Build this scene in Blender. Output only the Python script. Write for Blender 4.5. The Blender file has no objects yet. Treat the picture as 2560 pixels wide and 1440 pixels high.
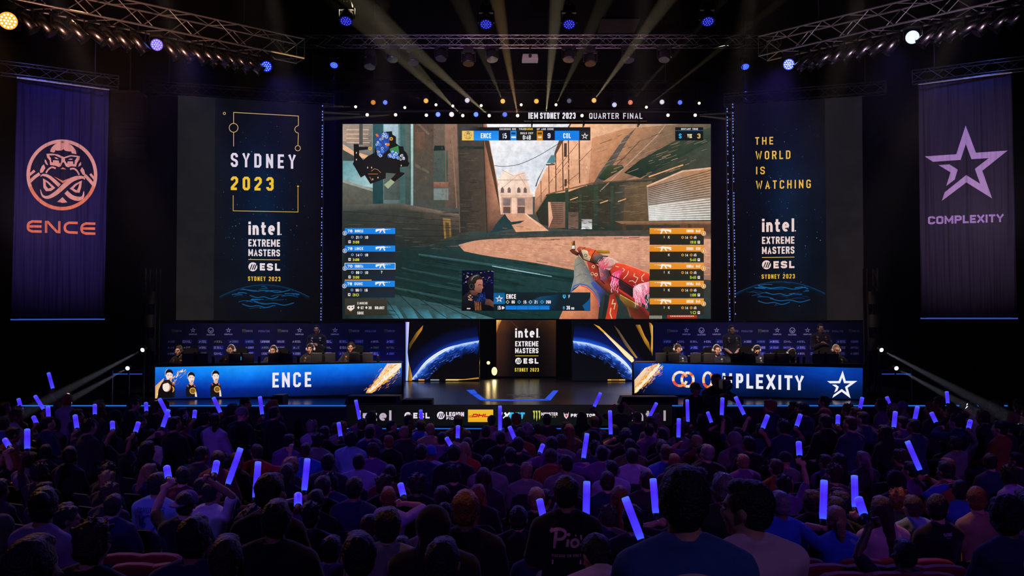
import bpy, bmesh, math, random
from mathutils import Vector, Matrix, Euler, noise

random.seed(11)
SC = bpy.context.scene
COL = SC.collection
V = Vector
R = math.radians
PI = math.pi

# ------------------------------------------------------------------ camera
FPX, HC, PITCH, AXIS_Y = 2133.0, 2.9, R(1.8), 759.0
cam_data = bpy.data.cameras.new('camera')
cam_data.sensor_width = 36.0
cam_data.lens = FPX / 2560.0 * 36.0
cam_data.shift_y = (AXIS_Y - 720.0) / 2560.0
cam_data.clip_end = 200
cam = bpy.data.objects.new('camera', cam_data)
cam.location = (0, 0, HC)
cam.rotation_euler = (R(90) + PITCH, 0, 0)
COL.objects.link(cam)
SC.camera = cam
CAM = V((0, 0, HC))

# ------------------------------------------------------------------ world, exposure
world = bpy.data.worlds.new('hall_dark')
SC.world = world
world.use_nodes = True
world.node_tree.nodes['Background'].inputs[0].default_value = (0.10, 0.09, 0.35, 1)
world.node_tree.nodes['Background'].inputs[1].default_value = 0.006
SC.view_settings.view_transform = 'Standard'
SC.view_settings.look = 'None'
SC.view_settings.exposure = 0.0
SC.view_settings.gamma = 1.0
SC.view_settings.use_curve_mapping = False
SC.cycles.max_bounces = 5
SC.cycles.diffuse_bounces = 1
SC.cycles.glossy_bounces = 2
SC.cycles.transmission_bounces = 3
SC.cycles.volume_bounces = 0
SC.cycles.transparent_max_bounces = 6
SC.cycles.sample_clamp_indirect = 3.0
SC.cycles.caustics_reflective = False
SC.cycles.caustics_refractive = False


# ------------------------------------------------------------------ the hall's lamps, and fill added where noted
def spot(name, loc, target, col, power, size, blend=0.6, radius=0.15):
    d = bpy.data.lights.new(name, 'SPOT')
    d.color = col
    d.energy = power
    d.spot_size = R(size)
    d.spot_blend = blend
    d.shadow_soft_size = radius
    o = bpy.data.objects.new(name, d)
    o.location = loc
    o.rotation_euler = (V(target) - V(loc)).to_track_quat('-Z', 'Y').to_euler()
    COL.objects.link(o)
    return o


VIOLET, BLUE, WARM, WHITE = (0.30, 0.10, 1.0), (0.04, 0.10, 1.0), (1.0, 0.42, 0.12), (1.0, 0.9, 0.8)
# wash lamps on the hall's rear lighting bridge, behind and above the camera
for i, (x, tx, ty, c, p, sz) in enumerate([(-9, -6, 12, VIOLET, 1300, 26), (-4, -2.0, 12.5, (0.20, 0.06, 1.0), 1150, 22), (1.5, 0.6, 11.5, (0.44, 0.10, 0.9), 1050, 20), (-6, -3.4, 9, (0.10, 0.10, 1.0), 620, 14),
                                           (5, 4.0, 12, (0.42, 0.08, 0.9), 900, 22), (10, 7, 12, VIOLET, 1050, 24), (6, 2.6, 8.5, (0.16, 0.10, 1.0), 560, 16), (-3, -1.6, 4.6, (0.30, 0.14, 1.0), 330, 26), (4, 1.6, 3.8, (0.42, 0.26, 1.0), 430, 26)]):  # last two: fill added to brighten the foreground people
    spot('bridge_wash_light', (x, -5.0, 9.5), (tx, ty, 1.0), c, p * 1.35, sz, 1.0, 0.3)
# the blue lamps under the slanting trusses look out over the rows and rim the heads
for (x, y, tx, ty, c, p) in [(-7.6, 20.0, -4.5, 9.5, (0.10, 0.10, 1.0), 1700), (-5.9, 21.3, -1.2, 11.0, (0.14, 0.10, 1.0), 1700), (6.8, 21.1, 1.6, 11.0, (0.16, 0.10, 1.0), 1700), (8.7, 19.4, 5.0, 9.5, (0.14, 0.12, 1.0), 1700),
                             (-11.0, 17.3, -6.0, 8.0, (1.0, 0.45, 0.15), 1100)]:
    spot('truss_rim_light', (x, y, 9.4), (tx, ty, 1.2), c, p, 44, 0.9, 0.15)
# warm top lamps over the rows
for (x, y, tx, ty, p, s) in [(-0.6, 8.5, -0.5, 5.4, 520, 15), (3.2, 12.5, 3.7, 8.3, 1500, 11), (-0.9, 19, -1.2, 15.6, 2200, 9), (-1.2, 12, -1.2, 8.9, 420, 7), (1.6, 19, 1.5, 15.0, 1500, 12),
                             (5.5, 19, 5.4, 13.0, 900, 12), (-7.0, 20, -7.8, 14.8, 2600, 7), (-9.5, 19, -9.4, 14.6, 2200, 6), (0.4, 12, 0.3, 8.6, 500, 7),
                             (-5.0, 16, -3.4, 11.2, 1200, 10), (3.0, 17, 2.6, 11.5, 900, 12), (6.6, 17, 5.8, 10.6, 700, 10), (-3.6, 12.5, -3.2, 8.6, 330, 9)]:
    spot('row_top_light', (x, y, 11.0), (tx, ty, 1.1), WARM, p, s, 0.9, 0.2)
# stage wash on the two desks and the backdrop behind them
for sx in (-1, 1):
    for k in range(4):
        spot('desk_wash_light', (sx * (2.2 + 1.9 * k), 14.0, 9.2), (sx * (2.95 + 1.55 * k), 20.8, 2.45), (1.0, 0.76, 0.60), 6200, 13, 0.8, 0.12)
    for k in range(3):
        spot('backdrop_wash_light', (sx * (3.6 + 1.9 * k), 21.0, 8.9), (sx * (3.4 + 2.0 * k), 22.95, 2.0), (0.34, 0.36, 1.0), 620, 48, 1.0, 0.15)
        spot('backdrop_uplight', (sx * (3.2 + 2.0 * k), 22.35, 1.45), (sx * (3.2 + 2.0 * k), 22.96, 2.0), (0.10, 0.10, 1.0), 40, 110, 1.0, 0.1)
    spot('coach_fill_light', (sx * 4.0, 13.0, 10.6), (sx * 6.6, 22.3, 2.75), (1.0, 0.78, 0.66), 1500, 20, 0.9, 0.15)  # warm fill added to lift the coaches' faces
# banner washes
spot('banner_wash_light', (-7.0, 12.5, 4.5), (-10.75, 20.4, 6.3), (0.86, 0.58, 0.95), 2600, 44, 1.0, 0.25)
spot('banner_wash_light', (7.0, 12.5, 4.5), (10.85, 20.4, 6.3), (0.92, 0.74, 1.0), 1800, 44, 1.0, 0.25)
for sx in (-1, 1):
    spot('banner_top_light', (sx * 10.6, 18.9, 11.2), (sx * 10.75, 20.5, 8.6), (0.10, 0.16, 1.0), 260, 60, 1.0, 0.1)
# fill added to brighten the trusses, from no fixture of the hall
for (x, y, z, t, c, p, s) in [(-6, 12, 5, (-8.5, 19, 10.1), (1.0, 0.45, 0.30), 2600, 36), (6, 12, 5, (8.5, 19, 10.1), (0.8, 0.55, 0.8), 1500, 36),
                              (-3.5, 19, 7.5, (-2.5, 24.8, 11.3), (0.6, 0.35, 1.0), 900, 42), (3.5, 19, 7.5, (3.0, 24.8, 11.3), (0.85, 0.45, 0.8), 900, 42),
                              (0, 19, 7.5, (0, 24.8, 11.3), (1.0, 0.55, 0.6), 800, 36)]:
    spot('truss_fill_light', (x, y, z), t, c, p, s, 0.9, 0.2)
spot('stage_top_light', (0, 22.5, 10.8), (0.3, 23.0, 1.4), (0.85, 0.66, 0.62), 1100, 40, 0.9, 0.3)


# ------------------------------------------------------------------ helpers
def ray(x, y):
    dx, dy = (x - 1280.0) / FPX, (AXIS_Y - y) / FPX
    return V((dx, math.cos(PITCH) - dy * math.sin(PITCH), math.sin(PITCH) + dy * math.cos(PITCH)))


def at(x, y, depth):
    """world point on the vertical plane Y = depth that the photo shows at (x, y)"""
    d = ray(x, y)
    return CAM + d * (depth / d.y)


def proj(p):
    q = V(p) - CAM
    f = q.y * math.cos(PITCH) + q.z * math.sin(PITCH)
    u = -q.y * math.sin(PITCH) + q.z * math.cos(PITCH)
    return 1280 + FPX * q.x / f, AXIS_Y - FPX * u / f


def s2l(c):
    return c / 12.92 if c <= 0.04045 else ((c + 0.055) / 1.055) ** 2.4


def hexc(h):
    h = h.lstrip('#')
    return tuple(s2l(int(h[i:i + 2], 16) / 255.0) for i in (0, 2, 4))


MATS = {}


def mat(name, col=(0.5, 0.5, 0.5), rough=0.6, metal=0.0, emit=None, strength=0.0, var=0.0, scale=8.0, bump=0.0, sheen=0.0, spec=0.5, sample=True):
    if name in MATS:
        return MATS[name]
    if isinstance(col, str):
        col = hexc(col)
    m = bpy.data.materials.new(name)
    m.use_nodes = True
    nt = m.node_tree
    b = nt.nodes['Principled BSDF']
    b.inputs['Base Color'].default_value = (*col, 1)
    b.inputs['Roughness'].default_value = rough
    b.inputs['Metallic'].default_value = metal
    b.inputs['Specular IOR Level'].default_value = spec
    if sheen:
        b.inputs['Sheen Weight'].default_value = sheen
    if emit is not None:
        if isinstance(emit, str):
            emit = hexc(emit)
        b.inputs['Emission Color'].default_value = (*emit, 1)
        b.inputs['Emission Strength'].default_value = strength
    if var or bump:
        tc = nt.nodes.new('ShaderNodeTexCoord')
        n = nt.nodes.new('ShaderNodeTexNoise')
        n.inputs['Scale'].default_value = scale
        n.inputs['Detail'].default_value = 4.0
        nt.links.new(tc.outputs['Object'], n.inputs['Vector'])
        if var:
            mp = nt.nodes.new('ShaderNodeMapRange')
            mp.inputs['To Min'].default_value = 1 - var
            mp.inputs['To Max'].default_value = 1 + var
            nt.links.new(n.outputs['Fac'], mp.inputs['Value'])
            mx = nt.nodes.new('ShaderNodeMix')
            mx.data_type = 'RGBA'
            mx.blend_type = 'MULTIPLY'
            mx.inputs['Factor'].default_value = 1.0
            mx.inputs['A'].default_value = (*col, 1)
            nt.links.new(mp.outputs['Result'], mx.inputs['B'])
            nt.links.new(mx.outputs['Result'], b.inputs['Base Color'])
        if bump:
            bp = nt.nodes.new('ShaderNodeBump')
            bp.inputs['Strength'].default_value = bump
            bp.inputs['Distance'].default_value = 0.02
            nt.links.new(n.outputs['Fac'], bp.inputs['Height'])
            nt.links.new(bp.outputs['Normal'], b.inputs['Normal'])
    if not sample:
        m.cycles.emission_sampling = 'NONE'
    MATS[name] = m
    return m


def attr_mat(name, emissive=True, noise_amt=0.0, noise_scale=3.0, sample=False, bumps=0.0):
    """colour comes from the mesh's colour attribute: a lit screen or a printed cloth"""
    m = bpy.data.materials.new(name)
    m.use_nodes = True
    nt = m.node_tree
    b = nt.nodes['Principled BSDF']
    a = nt.nodes.new('ShaderNodeVertexColor')
    a.layer_name = 'Col'
    out = a.outputs['Color']
    if noise_amt:
        g = nt.nodes.new('ShaderNodeNewGeometry')
        n = nt.nodes.new('ShaderNodeTexNoise')
        n.inputs['Scale'].default_value = noise_scale
        n.inputs['Detail'].default_value = 8.0
        n.inputs['Roughness'].default_value = 0.7
        nt.links.new(g.outputs['Position'], n.inputs['Vector'])
        mp = nt.nodes.new('ShaderNodeMapRange')
        mp.inputs['From Min'].default_value = 0.25
        mp.inputs['From Max'].default_value = 0.75
        mp.inputs['To Min'].default_value = 1 - noise_amt
        mp.inputs['To Max'].default_value = 1 + noise_amt
        nt.links.new(n.outputs['Fac'], mp.inputs['Value'])
        mx = nt.nodes.new('ShaderNodeVectorMath')
        mx.operation = 'SCALE'
        nt.links.new(out, mx.inputs[0])
        nt.links.new(mp.outputs['Result'], mx.inputs['Scale'])
        out = mx.outputs[0]
    if emissive:
        b.inputs['Base Color'].default_value = (0, 0, 0, 1)
        b.inputs['Specular IOR Level'].default_value = 0.0
        b.inputs['Roughness'].default_value = 1.0
        nt.links.new(out, b.inputs['Emission Color'])
        b.inputs['Emission Strength'].default_value = 1.0
        if not sample:
            m.cycles.emission_sampling = 'NONE'
    else:
        nt.links.new(out, b.inputs['Base Color'])
        b.inputs['Roughness'].default_value = 0.75
        b.inputs['Specular IOR Level'].default_value = 0.2
        if bumps:
            g = nt.nodes.new('ShaderNodeNewGeometry')
            mpg = nt.nodes.new('ShaderNodeMapping')
            mpg.inputs['Scale'].default_value = (5.0, 5.0, 0.16)
            n = nt.nodes.new('ShaderNodeTexNoise')
            n.inputs['Scale'].default_value = 1.0
            n.inputs['Detail'].default_value = 2.0
            nt.links.new(g.outputs['Position'], mpg.inputs['Vector'])
            nt.links.new(mpg.outputs['Vector'], n.inputs['Vector'])
            bp = nt.nodes.new('ShaderNodeBump')
            bp.inputs['Strength'].default_value = 1.0
            bp.inputs['Distance'].default_value = bumps
            nt.links.new(n.outputs['Fac'], bp.inputs['Height'])
            nt.links.new(bp.outputs['Normal'], b.inputs['Normal'])
    return m


class MB:
    """collects shapes and links them as ONE mesh object"""

    def __init__(self):
        self.v, self.f, self.c = [], [], []

    def add(self, vs, fs, col=None):
        o = len(self.v)
        self.v += [tuple(p) for p in vs]
        for f in fs:
            self.f.append([i + o for i in f])
            self.c.append(col)
        return self

    def box(self, c, s, rot=None, taper=1.0, col=None):
        hx, hy, hz = s[0] / 2, s[1] / 2, s[2] / 2
        vs = []
        for z in (-1, 1):
            k = taper if z > 0 else 1.0
            for (x, y) in ((-1, -1), (1, -1), (1, 1), (-1, 1)):
                p = V((x * hx * k, y * hy * k, z * hz))
                if rot is not None:
                    p = rot @ p
                vs.append(p + V(c))
        return self.add(vs, [(3, 2, 1, 0), (4, 5, 6, 7), (0, 1, 5, 4), (1, 2, 6, 5), (2, 3, 7, 6), (3, 0, 4, 7)], col)

    def bar(self, a, b, w, h=None, col=None):
        a, b = V(a), V(b)
        d = b - a
        q = d.to_track_quat('X', 'Z').to_matrix()
        return self.box((a + b) / 2, (d.length, w, h or w), q, col=col)

    def tube(self, pts, rad, n=8, flat=1.0, caps=True, col=None, up=None):
        pts = [V(p) for p in pts]
        if not isinstance(rad, (list, tuple)):
            rad = [rad] * len(pts)
        vs, fs = [], []
        prev = None
        for i, p in enumerate(pts):
            d = (pts[min(i + 1, len(pts) - 1)] - pts[max(i - 1, 0)]).normalized()
            if prev is None:
                ref = V(up) if up else (V((0, 0, 1)) if abs(d.z) < 0.9 else V((1, 0, 0)))
                e1 = d.cross(ref).normalized()
            else:
                e1 = (prev - d * prev.dot(d)).normalized()
            prev = e1
            e2 = d.cross(e1)
            r = rad[i]
            rx, ry = r if isinstance(r, (list, tuple)) else (r, r * flat)
            for k in range(n):
                a = 2 * PI * k / n
                vs.append(p + e1 * (math.cos(a) * rx) + e2 * (math.sin(a) * ry))
        m = len(pts)
        for i in range(m - 1):
            for k in range(n):
                k2 = (k + 1) % n
                fs.append((i * n + k, i * n + k2, (i + 1) * n + k2, (i + 1) * n + k))
        if caps:
            fs.append(tuple(range(n - 1, -1, -1)))
            fs.append(tuple((m - 1) * n + k for k in range(n)))
        return self.add(vs, fs, col)

    def capsule(self, pts, rad, n=8, flat=1.0, col=None):
        """tube with rounded ends"""
        pts = [V(p) for p in pts]
        if not isinstance(rad, (list, tuple)):
            rad = [rad] * len(pts)
        d0 = (pts[0] - pts[1]).normalized()
        d1 = (pts[-1] - pts[-2]).normalized()
        r0, r1 = rad[0], rad[-1]
        P = [pts[0] + d0 * r0 * 0.95, pts[0] + d0 * r0 * 0.6] + pts + [pts[-1] + d1 * r1 * 0.6, pts[-1] + d1 * r1 * 0.95]
        Q = [r0 * 0.25, r0 * 0.8] + list(rad) + [r1 * 0.8, r1 * 0.25]
        return self.tube(P, Q, n, flat, True, col)

    def ell(self, c, r, rot=None, nu=14, nv=9, col=None):
        c = V(c)
        vs, fs = [], []

        def P(x, y, z):
            p = V((x * r[0], y * r[1], z * r[2]))
            return c + (rot @ p if rot is not None else p)
        vs.append(P(0, 0, -1))
        for j in range(1, nv):
            t = -PI / 2 + PI * j / nv
            for i in range(nu):
                a = 2 * PI * i / nu
                vs.append(P(math.cos(t) * math.cos(a), math.cos(t) * math.sin(a), math.sin(t)))
        vs.append(P(0, 0, 1))
        for i in range(nu):
            fs.append((0, 1 + (i + 1) % nu, 1 + i))
        for j in range(nv - 2):
            for i in range(nu):
                a, b = 1 + j * nu + i, 1 + j * nu + (i + 1) % nu
                fs.append((a, b, b + nu, a + nu))
        t = len(vs) - 1
        for i in range(nu):
            fs.append((t, 1 + (nv - 2) * nu + i, 1 + (nv - 2) * nu + (i + 1) % nu))
        return self.add(vs, fs, col)

    def prism(self, pts2, o, u, v, n, depth, col=None):
        """outline in (u, v) about o, extruded along n"""
        o, u, v, n = V(o), V(u), V(v), V(n)
        m = len(pts2)
        A = [o + u * p[0] + v * p[1] for p in pts2]
        B = [p + n * depth for p in A]
        return self.add(A + B, [tuple(range(m - 1, -1, -1)), tuple(range(m, 2 * m))] + [(i, (i + 1) % m, (i + 1) % m + m, i + m) for i in range(m)], col)

    def mesh(self, name, smooth=False, recalc=False):
        me = bpy.data.meshes.new(name)
        me.from_pydata(self.v, [], self.f)
        if any(c is not None for c in self.c):
            ca = me.color_attributes.new('Col', 'FLOAT_COLOR', 'CORNER')
            li = 0
            buf = []
            for f, c in zip(self.f, self.c):
                if c is None:
                    c = (1, 1, 1)
                for k in range(len(f)):
                    q = c[k % len(c)] if isinstance(c[0], (tuple, list)) else c
                    buf += [q[0], q[1], q[2], 1.0]
            ca.data.foreach_set('color', buf)
        if recalc:
            bm = bmesh.new()
            bm.from_mesh(me)
            bmesh.ops.recalc_face_normals(bm, faces=bm.faces)
            bm.to_mesh(me)
            bm.free()
        if smooth:
            me.polygons.foreach_set('use_smooth', [True] * len(me.polygons))
        me.update()
        return me

    def build(self, name, m, parent=None, loc=None, smooth=False):
        o = bpy.data.objects.new(name, self.mesh(name, smooth, True))
        if m is not None:
            o.data.materials.append(m)
        COL.objects.link(o)
        if parent is not None:
            o.parent = parent
        if loc is not None:
            o.location = loc
        return o


def tag(o, label=None, cat=None, group=None, kind=None):
    if label:
        o['label'] = label
    if cat:
        o['category'] = cat
    if group:
        o['group'] = group
    if kind:
        o['kind'] = kind
    return o


def empty(name, loc, label, cat, group=None, rot=0.0):
    o = bpy.data.objects.new(name, None)
    o.location = loc
    o.rotation_euler = (0, 0, rot)
    o.empty_display_size = 0.2
    COL.objects.link(o)
    return tag(o, label, cat, group)


def struct(o):
    o['kind'] = 'structure'
    return o


KIDS = {}


def copy_tree(o, parent=None):
    c = o.copy()
    COL.objects.link(c)
    if parent is not None:
        c.parent = parent
    for ch in list(o.children):
        copy_tree(ch, c)
    return c


def bevel(o, w=0.01, seg=2):
    md = o.modifiers.new('bevel', 'BEVEL')
    md.width = w
    md.segments = seg
    md.limit_method = 'ANGLE'
    return o


BLACK = mat('matte_black', (0.012, 0.012, 0.014), 0.6, var=0.3, scale=4)
BLACKM = mat('black_metal', (0.02, 0.02, 0.024), 0.35, 0.6)
ALU = mat('aluminium', (0.6, 0.58, 0.6), 0.42, 0.8, var=0.15, scale=20)
DARKALU = mat('dull_aluminium', (0.3, 0.3, 0.33), 0.35, 1.0, var=0.15, scale=20)
SATIN = mat('satin_black_plastic', (0.015, 0.015, 0.018), 0.4)


# ------------------------------------------------------------------ flat pictures: lit screens and prints
LED = attr_mat('led_pixels', True, 0.0)
LEDTEX = attr_mat('led_picture', True, 0.30, 4.5, sample=True)
LEDTEX.node_tree.nodes['Principled BSDF'].inputs['Emission Strength'].default_value = 1.2
LEDSOFT = attr_mat('led_soft_picture', True, 0.28, 1.6, sample=True)
PRINT = attr_mat('printed_cloth', False, 0.10, 5.0)
BANNERM = attr_mat('banner_cloth', False, 0.10, 3.0, bumps=0.25)


def col_of(c):
    if c is None:
        return None
    return hexc(c) if isinstance(c, str) else c


def vplane(xa, ya, xb, yb):
    """vertical plane standing through image columns xa at depth ya and xb at depth yb"""
    a, b = at(xa, 800, ya), at(xb, 800, yb)
    u = V((b.x - a.x, b.y - a.y, 0)).normalized()
    n = V((u.y, -u.x, 0))
    if n.y > 0:
        n = -n
    return (a, n)


def spline(pts, n=6, closed=True):
    out = []
    m = len(pts)
    rng = m if closed else m - 1
    for i in range(rng):
        p0, p1, p2, p3 = (pts[(i - 1) % m], pts[i], pts[(i + 1) % m], pts[(i + 2) % m]) if closed else \
            (pts[max(i - 1, 0)], pts[i], pts[i + 1], pts[min(i + 2, m - 1)])
        for k in range(n):
            t = k / n
            out.append(tuple(0.5 * (2 * p1[d] + (p2[d] - p0[d]) * t + (2 * p0[d] - 5 * p1[d] + 4 * p2[d] - p3[d]) * t * t +
                                    (3 * p1[d] - p0[d] - 3 * p2[d] + p3[d]) * t ** 3) for d in (0, 1)))
    if not closed:
        out.append(tuple(pts[-1]))
    return out


class Canvas:
    """draws on a vertical plane; points are where the photograph shows them, the plane gives them their place"""

    def __init__(self, plane, lift=0.004, base=0.0):
        self.p0, self.n = plane
        self.lift = lift
        self.base = base
        self.m = MB()
        self.z = 1.0

    def new(self):
        self.m = MB()
        return self

    def P(self, x, y, z=None):
        z = self.z if z is None else z
        d = ray(x, y)
        q = self.p0 + self.n * (self.base + self.lift * z)
        t = (q - CAM).dot(self.n) / d.dot(self.n)
        return CAM + d * t

    def poly(self, pts, col, z=None):
        if isinstance(col, list):
            c = [col_of(k) for k in col]
        else:
            c = col_of(col)
        self.m.add([self.P(x, y, z) for x, y in pts], [tuple(range(len(pts)))], c)
        return self

    def rect(self, x0, y0, x1, y1, col, z=None):
        """one colour, two (top, bottom) or four (tl, tr, br, bl)"""
        if isinstance(col, list) and len(col) == 2:
            col = [col[0], col[0], col[1], col[1]]
        return self.poly([(x0, y0), (x1, y0), (x1, y1), (x0, y1)], col, z)

    def grid(self, quad, cols, z=None):
        """rows of colours stretched over a quad (tl, tr, br, bl)"""
        nr, nc = len(cols), len(cols[0])
        C = [[col_of(c) for c in r] for r in cols]

        def Q(s, t):
            a = [quad[0][k] + (quad[1][k] - quad[0][k]) * s for k in (0, 1)]
            b = [quad[3][k] + (quad[2][k] - quad[3][k]) * s for k in (0, 1)]
            return (a[0] + (b[0] - a[0]) * t, a[1] + (b[1] - a[1]) * t)
        for j in range(nr - 1):
            for i in range(nc - 1):
                self.poly([Q(i / (nc - 1), j / (nr - 1)), Q((i + 1) / (nc - 1), j / (nr - 1)),
                           Q((i + 1) / (nc - 1), (j + 1) / (nr - 1)), Q(i / (nc - 1), (j + 1) / (nr - 1))],
                          [C[j][i], C[j][i + 1], C[j + 1][i + 1], C[j + 1][i]], z)
        return self

    def line(self, pts, w, col, closed=False, z=None):
        """a mitred stroke; w may be a list of widths"""
        m = len(pts)
        ws = w if isinstance(w, (list, tuple)) else [w] * m
        L, Rr = [], []
        for i, p in enumerate(pts):
            a = pts[i - 1] if (i > 0 or closed) else None
            b = pts[(i + 1) % m] if (i < m - 1 or closed) else None
            d1 = V((p[0] - a[0], p[1] - a[1])).normalized() if a is not None else None
            d2 = V((b[0] - p[0], b[1] - p[1])).normalized() if b is not None else None
            if d1 is None or d1.length == 0:
                d1 = d2 if (d2 is not None and d2.length > 0) else V((1, 0))
            if d2 is None or d2.length == 0:
                d2 = d1
            n1, n2 = V((-d1.y, d1.x)), V((-d2.y, d2.x))
            nn = n1 + n2
            if nn.length < 1e-4:
                nn = n1
            nn.normalize()
            k = ws[i] / 2 / max(0.68, nn.dot(n1))
            L.append((p[0] + nn.x * k, p[1] + nn.y * k))
            Rr.append((p[0] - nn.x * k, p[1] - nn.y * k))
        for i in range(m if closed else m - 1):
            j = (i + 1) % m
            self.poly([L[i], L[j], Rr[j], Rr[i]], col, z)
        return self

    def disc(self, x, y, rx, ry=None, col='#ffffff', n=20, z=None, edge=None):
        ry = ry or rx
        P = [(x + rx * math.cos(2 * PI * k / n), y + ry * math.sin(2 * PI * k / n)) for k in range(n)]
        if edge is None:
            return self.poly(P, col, z)
        for k in range(n):
            self.poly([(x, y), P[k], P[(k + 1) % n]], [col, edge, edge], z)
        return self

    def ring(self, x, y, r, w, col, n=28, a0=0, a1=2 * PI, ry=None, z=None):
        k = (ry or r) / r
        closed = abs(a1 - a0 - 2 * PI) < 1e-6
        m = n if closed else n + 1
        return self.line([(x + r * math.cos(a0 + (a1 - a0) * i / n), y + r * k * math.sin(a0 + (a1 - a0) * i / n)) for i in range(m)], w, col, closed, z)

    def text(self, s, x0, x1, yl, yr=None, col='#ffffff', t=0.16, gap=0.16, slant=0.0, z=None, track=1.0):
        """letters from x0 to x1 between the top and base lines yl = (top, base) at the left and yr at the right"""
        yr = yr or yl
        W = 0.0
        ws = []
        for ch in s:
            w = GW.get(ch, 0.55)
            ws.append(w)
            W += w + gap * track
        W -= gap * track
        h = abs(yl[1] - yl[0])
        sc = (x1 - x0) / W          # px per glyph unit in x

        def Q(u, v):
            k = (u + slant * (v - 0.5) * h / sc) / W
            x = x0 + (x1 - x0) * k
            top = yl[0] + (yr[0] - yl[0]) * k
            bot = yl[1] + (yr[1] - yl[1]) * k
            return (x, bot + (top - bot) * v)
        cur = 0.0
        tw = t * h
        for ch, w in zip(s, ws):
            ix, iy = tw / 2 / sc, t / 2
            for si, st in enumerate(GL.get(ch, [])):
                close = st[0] == st[-1] and len(st) > 2
                q = st[:-1] if close else st
                pts = []
                for (a, b) in q:
                    u = cur + ix + a * max(w - 2 * ix, 0.0)
                    v = iy + b * (1 - 2 * iy)
                    pts.append(Q(u, v))
                # square ends run out to the box
                if not close and len(pts) > 1:
                    def ext(p, o):
                        d = V((p[0] - o[0], p[1] - o[1]))
                        if d.length < 1e-6:
                            return p
                        d.normalize()
                        return (p[0] + d.x * tw / 2, p[1] + d.y * tw / 2)
                    if len(q) > 1 and ch not in 'SCG23569e?JQO0' and not (ch in 'MN' and si == 2):
                        pts[0], pts[-1] = ext(pts[0], pts[1]), ext(pts[-1], pts[-2])
                if len(pts) == 1:
                    x, y = pts[0]
                    self.poly([(x - tw / 2, y - tw / 2), (x + tw / 2, y - tw / 2), (x + tw / 2, y + tw / 2), (x - tw / 2, y + tw / 2)], col, z)
                else:
                    self.line(pts, tw, col, close, z)
            cur += w + gap * track
        return self

    def out(self, name, m, parent=None):
        o = self.m.build(name, m, parent)
        self.new()
        return o


def _arc(cx, cy, rx, ry, a0, a1, n=8):
    return [(cx + rx * math.cos(R(a0 + (a1 - a0) * i / n)), cy + ry * math.sin(R(a0 + (a1 - a0) * i / n))) for i in range(n + 1)]


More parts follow.
